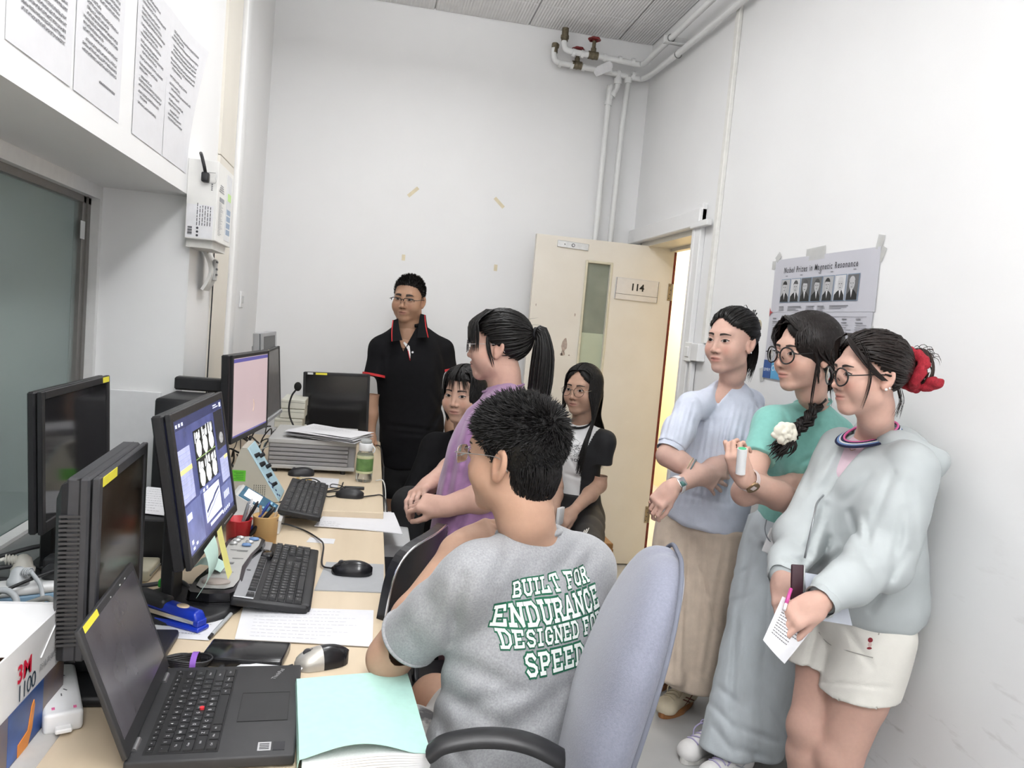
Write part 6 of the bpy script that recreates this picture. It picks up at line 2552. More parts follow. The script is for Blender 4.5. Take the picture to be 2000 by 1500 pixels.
for k,(pts,r,m_,lb)in enumerate((([(-.98,2.25,ZN+.02),(-.86,2.28,ZN+.05),(-.78,2.22,ZN+.03),(-.82,2.12,ZN+.01),(-.98,2.10,ZN+.02)],.0065,M_dgrey,'thick dark cable loop on the sill nearest the glass'),([(-1.0,2.16,ZN+.01),(-.88,2.20,ZN+.02),(-.80,2.14,ZN+.02),(-.86,2.04,ZN+.008),(-1.0,2.02,ZN+.01)],.0065,M_dgrey,'second thick dark cable loop on the sill'),([(-.90,1.86,ZN+.006),(-.80,1.91,ZN+.06),(-.74,1.99,ZN+.075),(-.68,2.06,ZN+.08),(-.60,2.14,ZN+.05)],.0040,M_black,'black cable crossing over the blue power strip'),([(-.88,1.80,ZN+.006),(-.76,1.88,ZN+.008),(-.66,1.96,ZN+.012),(-.58,2.04,ZN+.03)],.0040,mat('cable_green_black',(.012,.03,.02),r=.5),'dark green cable below the blue power strip'),([(-.88,1.80,ZN+.04),(-.80,1.86,ZN+.075),(-.755,1.85,ZN+.06),(-.745,1.80,ZN+.02)],.0075,M_cabg,'thick grey cable loop behind the printed carton'),([(-.88,1.77,ZN+.03),(-.81,1.81,ZN+.055),(-.77,1.80,ZN+.04),(-.765,1.75,ZN+.02)],.0075,M_cabg,'lower thick grey cable loop behind the printed carton'),([(-.76,1.89,ZN+.03),(-.70,1.885,ZN+.05),(-.665,1.83,ZN+.03),(-.66,1.74,ZN+.01)],.0065,mat('cable_dull',(.28,.28,.27),r=.5),'grey cable arching beside the vented monitor'),([(-.58,1.56,ZN+.012),(-.53,1.62,ZN+.03),(-.49,1.66,ZN+.035),(-.46,1.66,ZN+.04)],.0065,M_cabg,'pale grey cable entering under the vented monitor'),([(-.58,1.53,ZN+.01),(-.53,1.58,ZN+.02),(-.48,1.62,ZN+.03)],.0022,mat('cable_yellow',(.72,.55,.05),r=.5),'thin yellow cable under the vented monitor'),([(-.455,1.56,ZN+.10),(-.452,1.55,ZN+.05),(-.46,1.50,ZN+.012),(-.49,1.47,ZN+.006)],.0050,M_black,'black cable dropping from the vented monitor'),([(-.42,2.06,ZN+.01),(-.46,2.1,ZN+.02),(-.52,2.09,ZN+.015),(-.60,2.06,ZN+.01)],.0060,M_dgrey,'dark cable with green clip under the lit monitor'),([(-.40,3.10,ZF+.08),(-.44,3.16,ZF+.16),(-.47,3.25,ZF+.20),(-.45,3.38,ZF+.15)],.0035,M_black,'black cable rising behind the triangular instrument'),)):
 cable(lb,pts,r,m_)
b=MB()
b.box((-.50,2.092,ZN+.018),(.022,.016,.02),0,bev=.002)
tag(b.build('cable_clip',mat('clip_green',(.04,.42,.05),r=.5)),'small green clip on the dark cable under the lit monitor','clip')
rr=random.Random(31)
for k in range(22):
 y0=3.05+rr.random()*.85
 pts=[]
 x,y,z=-.58+rr.random()*.14,y0,.80+rr.random()*.16
 for j in range(5):
  pts.append((x,y,z))
  x=min(-.44,max(-.68,x+rr.uniform(-.06,.06)))
  y=min(4.0,max(3.16,y+rr.uniform(-.09,.12)))
  z=min(.99,max(.785,z+rr.uniform(-.08,.08)))
 cable('cable in the dark tangle behind the triangular instrument',pts,rr.uniform(.002,.0042),rr.choice([M_black,M_black,M_dgrey,mat('cable_teal',(.16,.30,.33),r=.5),M_cabw]),5,'cable tangle under the pink screen')
 # ---- the eight people
def FD_(a,px=1000):
 """horizontal facing direction: 0 = towards the viewer, 90 = to the picture's left, 180 = away"""
 y=YAW+math.atan((px-1000)/FPX)
 tw=V(-math.sin(y),-math.cos(y),0)
 lf=V(-math.cos(y),math.sin(y),0)
 a=math.radians(a)
 return tw*math.cos(a)+lf*math.sin(a)
UP=V(0,0,1)
M_hair=(.013,.0115,.011)
def head_at(P,px,py,Y,face,s=1.0,tilt=(0,0,0),**o):
 """(px,py): point between the eyes on the face surface"""
 f=nrm(np.asarray(face)+np.array([0,0,tilt[2]]))
 e=at(px,py,Y=Y)
 Hm=hframe(e-f*.085*s,f,UP+np.array([tilt[0],tilt[1],0]),s)
 P.Hm,P.o=Hm,o
 P.skin=head_prims(Hm,o)
 return Hm
def neck_to(P,N,SL,SR,r=.05,chest=None):
 n0=tr(P.Hm,(0,-.03,-.09))
 P.skin+=[(rcone(n0,N,r*.98,r*1.05),'+',.02)]
 c=(SL+SR)/2
 d_=V(0,0,.035)
 P.skin+=[(rcone(N+(SL-N)*.12-d_,SL-d_*.3,.038,.038),'+',.04),(rcone(N+(SR-N)*.12-d_,SR-d_*.3,.038,.038),'+',.04)]
 if chest is not None:
  P.skin+=[(ell(chest[0]-UP*.035-nrm(chest[2][:,1])*.014,np.array(chest[1])*V(.66,.88,.95),chest[2]),'+',.04)]
def head_region(P,low,h=.0022):
 c=P.Hm[:3,3]
 return(c-V(.16,.16,low),c+V(.16,.16,.16),h)
def nape_hair(h,N_,z0=-.045,z1=.0,ln=.05,w=.0015,y0=-.083,half=.05):
 r_=h.r
 pts=[]
 for _ in range(N_):
  a=r_.uniform(-1,1)
  x,y=half*math.sin(a*1.35),y0+.05*(1-math.cos(a*1.35))
  z=r_.uniform(z0,z1)
  l_=ln*r_.uniform(.6,1.1)
  pts.append([V(x,y-.004,z),V(x*1.02,y-.006,z-l_*.5),V(x*.96+r_.normal()*.002,y+.0,z-l_)])
 h.locks(resample(pts,5),w)
def box_of(prims,pad=.012):
 return bounds([p for p,_,_ in prims],pad)
def arm(P,S,E,W,hand=None,r=(.047,.040,.040,.026),h=.0038,up=True):
 L=[]
 if up:
  limb(L,[S,E],r[:2],.02)
 limb(L,[E,lerp(E,W,.35),W],[r[2],r[2]*1.02,r[3]],.02)
 if hand:
  L+=hand
 P.skin+=L
 vis=L[1:]if up else L
 lo,hi=box_of(vis)
 return(lo,hi,h)
def shoe(P,c,dirv,m_up,m_sole,L=.25,W=.088,H=.085,stripe=None,lace=None,label=None):
 d=nrm(V(dirv[0],dirv[1],0))
 x=np.cross(d,UP)
 R=np.stack([x,d,UP],1)
 c=np.array(c,float)
 W3=lambda p:c+R@np.array(p,float)
 pr=[rcone(W3((0,-L*.33,.045)),W3((.004,L*.30,.036)),W*.42,W*.40),rcone(W3((0,-L*.34,.05)),W3((0,-L*.22,H)),W*.36,W*.34),rcone(W3((0,-L*.2,H*.9)),W3((0,L*.22,.045)),W*.33,W*.32),ell(W3((.004,L*.36,.032)),(W*.46,L*.13,.030),R)]
 o,vs,fs=cloth('shoe',P.root,pr,m_up,h=.005,k=.03,cuts=[(rbox(c-V(0,0,.05),(.4,.4,.066),.001),.004),(ell(W3((0,-L*.26,H+.02)),(W*.30,W*.36,.03),R),.01)])
 if label:
  o['label']=label
 pts=[]
 for k in range(26):
  a=2*math.pi*k/26
  ww=W*.5*(1.0 if math.cos(a)>0 else .86)
  pts.append((ww*math.sin(a)*(1-.12*math.sin(a*.5)**8),L*.5*math.cos(a)))
 b=MB()
 b.prism(pts,.001,.022,0,frame(c,x,d))
 b.build('sole',m_sole,o)
 bv=BVHTree.FromPolygons([tuple(v)for v in vs],[tuple(f)for f in fs])
 def proj(p,dr):
  hit=bv.ray_cast(Vector(W3(p)),Vector(R@np.array(dr,float)),.3)
  return np.array(hit[0])-R@np.array(dr,float)*.001 if hit[0]is not None else None
 if stripe:
  b=MB()
  for e in(-1,1):
   for(y0,z0,y1,z1)in((-.07,.030,.0,.066),(-.045,.028,.02,.062),(.0,.03,-.05,.066)):
    Q=[]
    for t in np.linspace(0,1,7):
     yy,zz=y0+(y1-y0)*t,z0+(z1-z0)*t
     a_,b_=proj((e*.2,yy-.005,zz),(-e,0,0)),proj((e*.2,yy+.005,zz),(-e,0,0))
     if a_ is not None and b_ is not None:
      Q.append((a_,b_))
    if len(Q)>2:
     b.sheet(np.array(Q),.0008)
  b.build('side_stripe',stripe,o)
 if lace:
  b=MB()
  for k in range(5):
   y0=-L*.06+k*.022
   Q=[proj((x_,y0+.004*(k%2)*np.sign(x_),.3),(0,0,-1))for x_ in np.linspace(-.026,.026,7)]
   Q=[q for q in Q if q is not None]
   if len(Q)>2:
    b.tube(np.array(Q)+UP*.0015,.0028,0,6)
  top=proj((0,-L*.08,.3),(0,0,-1))
  if top is not None:
   for e in(-1,1):
    b.tube(spline([top,top+R@V(e*.02,.02,.01),top+R@V(e*.035,.045,-.01),top+R@V(e*.028,.06,-.035)],5),.0026,0,6)
    b.tube(spline([top,top+R@V(e*.03,-.0,.012),top+R@V(e*.03,.02,.004),top],5),.0026,0,6)
  b.build('lace',lace,o)
 return o
def leg_loft(hip,ank,secs,side):
 """trouser leg along hip->ankle; secs (t from ankle 0..1, cs, cf, a, b)"""
 up=np.asarray(hip)-np.asarray(ank)
 L=np.linalg.norm(up)
 R=torso_R(side,up)
 return loft(ank,R,[(t*L,cs,cf,a,b)for t,cs,cf,a,b in secs],rnd=.012)
def fabric(name,c,bump=.12,bs=500,r=.85,var=.05,**k):
 return mat(name,c,r=r,var=var,vs=k.pop('vs',35),bump=bump,bs=bs,sheen=.15,spec=.25,**k)
def tube_part(P,name,pts,r,m_,n=8,parent=None,closed=False):
 b=MB()
 b.tube(pts,r,0,n,closed=closed)
 return b.build(name,m_,parent or P.root)
def ring_pts(bvh_prims,c,R,n,fn):
 return[c+R@np.array(fn(a))for a in np.linspace(0,2*math.pi,n,endpoint=False)]
 # ---- man in the grey T-shirt, seated with his back to the viewer
P=Person('man seated in the grey office chair wearing a grey lettered T-shirt',(.33,1.45,0))
fh=FD_(120,1000)
Hc=at(1003,893,Y=1.54)
Hm=hframe(Hc,fh+V(0,0,-.03),UP+V(.02,-.03,0),1.04)
P.Hm,P.o=Hm,dict(fem=0,ear=1.12,cheek=.95,blush=.45,jaw=.95,nose=.9)
P.skin=head_prims(Hm,P.o)
N=at(1040,1045,Y=1.55)
ft=FD_(140,1000)
side=np.cross(ft,UP)
SLj=at(908,1138,Y=1.43)
SRj=at(1150,1112,Y=1.64)
neck_to(P,N-UP*.02,SLj,SRj,.057)
EL=at(762,1262,Y=1.57)
EL[2]=.795
WL=at(893,1068,Y=1.66)
hd=nrm(at(965,1035,Y=1.66)-WL)
hand=hand_prims(WL,hd,V(-.15,-.5,.85),-1,[(.5,.9,.6),(.55,.9,.6),(.6,.9,.6),(.7,.9,.6)],thumb=(.5,.5,.3,.3),s=1.0)
rgA=arm(P,SLj,EL,WL,hand,(.042,.044,.046,.029),h=.0036)
ER=SRj+V(.02,.12,-.26)
WR=ER+V(-.20,.14,.02)
handR=hand_prims(WR,V(-.8,.5,.0),V(0,0,1),1,[.5,.5,.5,.5])
rgB=arm(P,SRj,ER,WR,handR,(.05,.044,.044,.028),h=.008)
HL,HR=V(.265,1.46,.52),V(.42,1.56,.52)
KL,KR=V(.075,1.80,.56),V(.22,1.84,.56)
AL,AR=V(.02,1.80,.09),V(.18,1.80,.09)
Lg=[]
for h_,k_,a_ in((HL,KL,AL),(HR,KR,AR)):
 limb(Lg,[h_,k_],[.085,.062],.02)
 limb(Lg,[k_,lerp(k_,a_,.35),a_],[.058,.058,.038],.02)
P.skin+=Lg
lo,hi=box_of(Lg)
make_body(P,P.skin,[head_region(P,.26,.0027),rgA,rgB,(lo,hi,.010)],Hm,P.o,(.53,.325,.23))
h=Hair(5)
dzf=lambda p:hairline(p[...,1],-.012)
vs,fs=hair_cap(-.001,-.012)
h.raw(vs,fs,.6)
wh=V(-.008,-.085,.085)
def comb4(p):
 d=p-wh
 d=d/(np.linalg.norm(d)+1e-6)
 t=np.cross(d,V(0,-.6,.8))
 c=d+.35*t
 if p[1]>.02:
  c=c+V(0,.7,-.15)
 if p[2]<.03:
  c=V(0,-.9,-.7)*1.2+V(p[0]*4,0,0)
 return c/np.linalg.norm(c)
h.short(4200,lambda p:.007+.019*np.clip((p[2]+.01)/.10,0,1)**1.1,comb4,lift=.40,w=.0014,S=4,dz=-.012,jit=.22)
h.short(1800,lambda p:.008 if p[2]<.05 else .022,comb4,lift=.22,w=.0015,S=4,dz=-.012,jit=.16)
h.short(500,lambda p:.028 if p[2]>.05 else .010,comb4,lift=.6,w=.0008,S=5,dz=-.012,jit=.3)
h.volume((0,-.044,-.020),(.066,.060,.078),1500,ln=.020,keep=lambda p:p[1]<-.03 and p[2]<.03 and p[2]>-.088+.5*max(0,p[1]+.06))
h.volume((0,-.040,-.020),(.063,.058,.074),700,ln=.020,keep=lambda p:p[1]<-.03 and p[2]<.03 and p[2]>-.086+.5*max(0,p[1]+.06))
h.build(P,Hm,(.012,.0105,.0105),r=.45)
gl=glasses(P,Hm,shape='rect',rim=(.55,.55,.55),wire=.0007,metal=.9,rx=.025,rz=.018,y=.105,temple=(.50,.50,.50))
pel=V(.345,1.47,.50)
upv=(N-UP*.02)-pel
Rt=torso_R(side,upv)
Lt=np.linalg.norm(upv)
M_tee=mat('grey_heather',(.335,.34,.352),r=.9,var=.14,vs=260,bump=.16,bs=700,sheen=.2,spec=.2)
tor=loft(pel,Rt,[(-.06,0,0,.21,.155),(.10,0,.0,.200,.15),(.24,.01,-.005,.188,.128),(.36,.015,-.01,.190,.118),(.44,.015,-.01,.178,.105),(.50,.012,-.005,.145,.085),(.545,.005,.0,.10,.066),(.575,0,.0,.075,.062)],rnd=.03,n=2.3)
slE=lerp(SLj,EL,.72)
prims=[tor,(rcone(SLj+Rt@V(.03,0,.02),lerp(SLj,EL,.35),.055,.058),.05),(capped(rcone(lerp(SLj,EL,.35),lerp(SLj,EL,.9),.058,.064),slE,EL-SLj),.02),(rcone(SRj+Rt@V(-.03,0,.0),lerp(SRj,ER,.6),.070,.070),.05),(rcone(N+(SLj-N)*.25-UP*.012,SLj,.046,.050),.05),(rcone(N+(SRj-N)*.25-UP*.005,SRj,.052,.058),.05)]
back=lambda px,py,Y=1.40:at(px,py,Y=Y)
folds=[]
for(a_,b_,am,w_)in(((1128,1065),(1030,1190),.010,.016),((1160,1080),(1120,1140),.009,.014),((905,1130),(878,1250),.016,.014),((885,1262),(1010,1210),.011,.018),((872,1285),(1010,1345),.013,.018),((850,1340),(980,1420),.014,.018),((1110,1340),(990,1420),.013,.018),((1085,1385),(940,1470),.013,.018),((850,1400),(905,1490),.012,.016),((1000,1060),(960,1150),.007,.016),((860,1150),(805,1255),.008,.012),((835,1170),(790,1230),.007,.010),((1050,1345),(900,1380),.010,.016),((960,1330),(870,1440),.010,.016)):
 folds.append(crease_v(a_,b_,1.42,w_,am,.2))
dsl=nrm(EL-SLj)
Rs=torso_R(V(0,0,1),dsl)
cuts=[(ell(N+UP*.028+ft*.015,(.064,.060,.040)),.008)]
shirt,svs,sfs=cloth('shirt',P.root,prims,M_tee,h=.0055,k=.03,cuts=cuts,folds=folds,noise=((.0022,26,3,(1,1,.5)),),label='grey heather T-shirt with green-edged white lettering')
cn=N+UP*.006+ft*.012
b=MB()
b.tube([cn+side*.067*math.cos(a)+ft*.063*math.sin(a)+UP*(-.012*math.sin(a)-.003)for a in np.linspace(0,2*math.pi,32,endpoint=False)],.008,0,8,closed=True)
b.build('collar',M_tee,shirt)
c_=slE-dsl*.004
b=MB()
b.tube([c_+Rs[:,0]*.064*math.cos(a)+Rs[:,1]*.064*math.sin(a)for a in np.linspace(0,2*math.pi,32,endpoint=False)],.004,0,6,closed=True)
b.build('sleeve_hem',M_tee,shirt)
GL={'B':[[(.2,.1),(.2,.9)],[(.08,.9),(.58,.9),(.72,.78),(.72,.62),(.6,.5),(.2,.5)],[(.6,.5),(.74,.38),(.74,.22),(.6,.1),(.08,.1)]],'U':[[(.18,.9),(.18,.25),(.32,.1),(.58,.1),(.72,.25),(.72,.9)],[(.04,.9),(.32,.9)],[(.58,.9),(.86,.9)]],'I':[[(.3,.1),(.3,.9)],[(.12,.9),(.48,.9)],[(.12,.1),(.48,.1)]],'L':[[(.2,.9),(.2,.1)],[(.06,.1),(.7,.1),(.7,.3)],[(.06,.9),(.36,.9)]],'T':[[(.42,.1),(.42,.9)],[(.08,.7),(.08,.9),(.76,.9),(.76,.7)],[(.26,.1),(.58,.1)]],'F':[[(.2,.1),(.2,.9)],[(.06,.9),(.72,.9),(.72,.72)],[(.2,.5),(.52,.5)],[(.06,.1),(.36,.1)]],'O':[[(.3,.9),(.6,.9),(.74,.76),(.74,.24),(.6,.1),(.3,.1),(.16,.24),(.16,.76),(.3,.9)]],'R':[[(.2,.1),(.2,.9)],[(.06,.9),(.58,.9),(.72,.78),(.72,.62),(.58,.48),(.2,.48)],[(.5,.48),(.74,.1)],[(.06,.1),(.34,.1)],[(.64,.1),(.86,.1)]],'E':[[(.2,.1),(.2,.9)],[(.06,.9),(.72,.9),(.72,.74)],[(.2,.5),(.54,.5)],[(.06,.1),(.74,.1),(.74,.28)]],'N':[[(.18,.1),(.18,.9),(.72,.1),(.72,.9)],[(.04,.9),(.2,.9)],[(.58,.9),(.86,.9)],[(.04,.1),(.32,.1)]],'D':[[(.2,.1),(.2,.9)],[(.06,.9),(.54,.9),(.74,.7),(.74,.3),(.54,.1),(.06,.1)]],'A':[[(.14,.1),(.42,.9),(.48,.9),(.76,.1)],[(.26,.36),(.64,.36)],[(.02,.1),(.28,.1)],[(.62,.1),(.88,.1)]],'C':[[(.74,.7),(.6,.9),(.3,.9),(.16,.74),(.16,.26),(.3,.1),(.6,.1),(.74,.28)]],'S':[[(.72,.74),(.58,.9),(.3,.9),(.17,.78),(.17,.64),(.3,.54),(.6,.46),(.73,.36),(.73,.22),(.6,.1),(.3,.1),(.16,.26)]],'G':[[(.74,.7),(.6,.9),(.3,.9),(.16,.74),(.16,.26),(.3,.1),(.6,.1),(.74,.28),(.74,.46),(.5,.46)]],'P':[[(.2,.1),(.2,.9)],[(.06,.9),(.58,.9),(.73,.78),(.73,.58),(.58,.45),(.2,.45)],[(.06,.1),(.36,.1)]]}
def block_text(txt,hgt,wfac,width):
 """thick-stroke letters: list of quads in the plane, centred"""
 Q,x=[],0.0
 for ch in txt:
  if ch==' ':
   x+=.5
   continue
  for pl in GL[ch]:
   for(a,c)in zip(pl[:-1],pl[1:]):
    a,c=np.array(a),np.array(c)
    d=(c-a)/(np.linalg.norm(c-a)+1e-9)
    nn_=np.array([-d[1],d[0]])*width/2
    a2,c2=a-d*width*.38,c+d*width*.38
    k=max(1,int(np.linalg.norm(c2-a2)/.16))
    for i in range(k):
     p,q=a2+(c2-a2)*i/k,a2+(c2-a2)*(i+1)/k
     Q.append([p-nn_+(x,0),q-nn_+(x,0),q+nn_+(x,0),p+nn_+(x,0)])
  x+=.70 if ch=='I' else .96
 Q=np.array(Q)
 Q[...,0]=(Q[...,0]-x/2)*hgt*wfac
 Q[...,1]*=hgt
 return Q
sb=BVHTree.FromPolygons([tuple(v)for v in svs],[tuple(f)for f in sfs])
xax=nrm(side+V(0,0,.0))
nout=-ft
yax=nrm(UP-nout*0-xax*(UP@xax))
for txt,px,py,hg,wf in(('BUILT FOR',1164,1176,.032,.86),('ENDURANCE',1150,1221,.045,.72),('DESIGNED FOR',1146,1262,.034,.72),('SPEED',1122,1308,.043,.74)):
 o_=at(px,py,Y=1.36)
 for(wd,off,mm,nm)in((.34,.0010,mat('ink_green',(.012,.12,.065),r=.7),'lettering_outline'),(.165,.0020,mat('ink_white',(.80,.83,.80),r=.7),'lettering')):
  Q=block_text(txt,hg,wf,wd)
  vsl,fsl=[],[]
  for q in Q:
   pts=[]
   for c in q:
    w_=o_+xax*c[0]+yax*(c[1]-hg/2)
    hit=sb.ray_cast(Vector(w_+nout*.3),Vector(-nout),.9)
    if hit[0]is None:
     break
    pts.append(np.array(hit[0])+np.array(hit[1])*off)
   if len(pts)==4:
    fsl.append([len(vsl)+i for i in range(4)])
    vsl+=pts
  if fsl:
   link(nm,np_mesh(nm,vsl,fsl,mm,smooth=False),shirt)
M_camo=mat('camo_shorts',(.50,.49,.47),r=.9,var=.1,vs=14,c2=(.12,.12,.125),vthr=(.42,.5))
cloth('shorts',P.root,[rcone(HL,lerp(HL,KL,.62),.105,.088),rcone(HR,lerp(HR,KR,.72),.105,.088),ell(V(.345,1.48,.53),(.19,.15,.10),torso_R(side,UP))],M_camo,h=.008,k=.04,noise=((.003,30,8,(1,1,1)),))
for a_ in(AL,AR):
 shoe(P,(a_[0],a_[1]+.05,0),(-.4,.9),M_black,M_dgrey)
 # ---- his office chair
M_fab=mat('chair_fabric',(.225,.235,.295),r=.92,var=.08,vs=220,bump=.22,bs=420,sheen=.3,spec=.2)
ch=thing('office_chair','grey-blue fabric office chair with black armrests under the seated man','chair',(.42,1.45,0))
cb_=V(.436,1.31,.555)
upc=nrm(V(.21,.0,1))
fc=nrm(V(-.955,.30,0))
Rc=torso_R(np.cross(fc,UP),upc)
bkp=[loft(cb_,Rc,[(0,0,0,.19,.045),(.10,0,.005,.215,.060),(.28,0,.012,.238,.066),(.42,0,.004,.232,.060),(.50,0,-.004,.20,.050),(.555,0,-.012,.15,.040),(.585,0,-.02,.08,.026)],rnd=.03,n=2.6)]
bko,bvs,bfs=cloth('backrest',ch,bkp,M_fab,h=.008,k=.03)
b=MB()
pth=[]
for(u,a)in((.02,.20),(.12,.226),(.28,.247),(.42,.241),(.50,.209),(.553,.156),(.588,.08),(.592,0),(.588,-.08),(.553,-.156),(.50,-.209),(.42,-.241),(.28,-.247),(.12,-.226),(.02,-.20)):
 pth.append(cb_+Rc@V(a*.985,-.018-.012*(u/.5),u))
b.tube(spline(pth,5),.0045,0,6)
b.build('piping',mat('piping_grey',(.15,.16,.20),r=.9),bko)
seat_c=V(.36,1.47,.425)
cloth('seat',ch,[rbox(seat_c,(.24,.23,.05),.045,torso_R(np.cross(fc,UP),UP))],M_fab,h=.01,k=.01)
b=MB()
b.box((.52,1.40,.44),(.05,.07,.20),0,bev=.01)
b.build('back_bar',M_black,ch)
b=MB()
b.cyl((.36,1.47,.08),(.36,1.47,.39),.028,0,14)
b.build('gas_column',M_black,ch)
for k in range(5):
 a=k*2*math.pi/5+.3
 b=MB()
 e_=V(.36+.29*math.cos(a),1.47+.29*math.sin(a),.075)
 b.tube([(.36,1.47,.10),lerp((.36,1.47,.10),e_,.5)+UP*.005,e_],[.028,.022,.016],0,8)
 lg_=b.build('base_arm',M_black,ch)
 b=MB()
 b.cyl(e_+V(-.012*math.sin(a),.012*math.cos(a),-.045),e_+V(.012*math.sin(a),-.012*math.cos(a),-.045),.03,0,14)
 b.cyl(e_-UP*.03,e_,.008,0,8)
 b.build('caster',M_dgrey,lg_)
for k in range(2):
 pts=[at(842,1470,Y=1.24),at(872,1452,Y=1.24),at(940,1441,Y=1.24),at(1010,1446,Y=1.23),at(1070,1468,Y=1.22),at(1118,1505,Y=1.215),at(1130,1580,Y=1.215)]
 pts+=[V(.46,1.24,.47),V(.40,1.30,.40)]
 if k:
  pts=[p+V(.17,.53,-.08)for p in pts]
 b=MB()
 q=spline(pts,7)
 tan=np.gradient(q,axis=0)
 sdv=nrm(V(.30,.955,0))
 G=[]
 for p,t in zip(q,tan):
  t=nrm(t)
  nn_=nrm(np.cross(sdv,t))
  G.append([p+sdv*.028*math.cos(a)*(1 if abs(math.cos(a))<.9 else .9)+nn_*.014*math.sin(a)for a in np.linspace(0,2*math.pi,13)])
 b.sheet(np.array(G))
 b.build('armrest',mat('armrest_black',(.022,.022,.024),r=.38,var=.1),ch)
 # ---- woman in the purple T-shirt, standing in profile
P=Person('woman standing in profile in a purple printed T-shirt, black ponytail',(.40,2.43,0))
fp=FD_(97,960)
Hc=at(972,678,Y=2.43)
Hm=hframe(Hc,fp+V(0,0,-.02),UP,.94)
P.Hm,P.o=Hm,dict(fem=1,cheek=1.12,w=1.04,blush=.5,nose=.85)
P.skin=head_prims(Hm,P.o)
N=at(986,763,Y=2.43)
side=np.cross(fp,UP)
SLj,SRj=N+V(.03,0,-.06)-side*.155,N+V(.0,0,-.06)+side*.155
neck_to(P,N,SLj,SRj,.053)
EL=at(975,962,Y=2.25)
WL=at(868,990,Y=2.27)
handL=hand_prims(WL,nrm(at(805,978,Y=2.33)-WL),V(-.1,-.55,.8),-1,[(.45,.7,.5),(.5,.75,.5),(.55,.8,.5),(.65,.8,.5)],thumb=(.5,.5,.3,.3),s=.95)
rgL=arm(P,SLj,EL,WL,handL,(.05,.045,.046,.03))
ER=at(905,905,Y=2.61)
WR=at(838,948,Y=2.47)
handR=hand_prims(WR,nrm(at(795,972,Y=2.35)-WR),V(-.35,.2,.8),1,[(.35,.6,.4),(.4,.65,.4),(.45,.7,.4),(.5,.7,.4)],thumb=(.4,.3,.3,.3),s=.95)
rgR=arm(P,SRj,ER,WR,handR,(.05,.045,.045,.03))
make_body(P,P.skin,[head_region(P,.22,.0023),rgL,rgR],Hm,P.o,(.55,.345,.275))
h=Hair(8)
zf=lambda p:np.interp(p[...,1],[-.12,-.08,-.05,-.02,.0,.012,.03,.06,.1],[-.07,-.065,-.045,-.02,.0,-.005,.03,.05,.056])
vs,fs=hair_cap(.004,zfun=zf)
h.raw(vs,fs,.7)
tie=V(0,-.118,.055)
h.to_tie(520,tie,zfun=zf,grow=.006,w=.0034)
bang=[]
r_=h.r
yf=lambda x_:.104*math.sqrt(max(.05,1-(x_/.092)**2))
for k in range(230):
 x0=r_.uniform(-.078,.078)
 top=V(x0*.5,.045+r_.uniform(-.03,.0),.128)
 ze=(.012 if abs(x0)<.05 else-.012)+r_.uniform(-.010,.010)
 bang.append([top,V(x0*.9,yf(x0*.9)*.93,.088),V(x0*1.03,yf(x0)+.002,.045),V(x0*1.05,yf(x0)*.985,ze)])
h.locks(resample(bang,8),.0036)
sidel=[]
for e in(-1,1):
 for k in range(9):
  y0=r_.uniform(.015,.03)
  sidel.append([V(e*.066,y0,.06),V(e*.080,y0+.002,.02),V(e*.081,y0-.006,-.02),V(e*(.076+r_.uniform(0,.006)),y0-.02,-.055+r_.uniform(-.015,.01))])
h.locks(resample(sidel,8),.0022)
pony=[]
for k in range(330):
 a,rad=r_.uniform(0,6.28),math.sqrt(r_.uniform(0,1))
 ox,oz=rad*math.cos(a),rad*math.sin(a)
 e=r_.uniform(.85,1.06)
 pony.append([tie+V(ox*.012,0,oz*.012),tie+V(ox*.036,-.026-.014*oz,.008+oz*.022),tie+V(ox*.052,-.040-.036*oz,-.05),tie+V(ox*.056,-.040-.042*oz,-.13),tie+V(ox*.05,-.036-.040*oz,-.21),tie+V(ox*.036,-.032-.03*oz,-.30*e)])
h.locks(resample(pony,14),.0036,center=(0,-.17,-.05))
fly=[]
for k in range(26):
 p=h.roots(1,zfun=lambda q:np.full(q.shape[:-1],.06))[0]
 d=nrm(p-CAPC)+h.r.normal(size=3)*.3
 fly.append([p,p+d*.012+V(0,-.01,0),p+d*.02+V(0,-.035,0)])
h.locks(resample(fly,6),.0007)
h.build(P,Hm,M_hair,r=.40)
tube_part(P,'hair_tie',[tr(Hm,tie+V(.017*math.cos(a),-.008,.017*math.sin(a)))for a in np.linspace(0,6.283,16,endpoint=False)],.006,mat('tie_black',(.01,.01,.012),r=.8),closed=True)
glasses(P,Hm,shape='rect',rim=(.10,.09,.10),wire=.0012,metal=.3,rx=.026,rz=.020,temple=(.45,.42,.42))
pel=at(928,1100,Y=2.43)
upv=N-pel
Rt=torso_R(side,upv)
Lt=np.linalg.norm(upv)
M_pur=mat('purple_washed',(.29,.155,.295),r=.9,var=.14,vs=18,bump=.15,bs=420,sheen=.25,spec=.2)
tor=loft(pel,Rt,[(-.04,0,.010,.205,.150),(.08,0,.018,.205,.148),(Lt*.45,0,.018,.198,.138),(Lt*.68,0,.02,.195,.130),(Lt*.85,0,.005,.18,.105),(Lt*.94,0,-.01,.13,.075),(Lt*1.0,0,-.012,.078,.062)],rnd=.03,n=2.2)
slL,slR=lerp(SLj,EL,.80),lerp(SRj,ER,.75)
prims=[tor,(capped(rcone(SLj,lerp(SLj,EL,.95),.072,.085),slL,EL-SLj),.05),(capped(rcone(SRj,lerp(SRj,ER,.95),.072,.082),slR,ER-SRj),.05)]+yoke(N,SLj,SRj,.05,.062,dz=.0)
fo=[ridged(.004,30,40,(1,1,.25))]
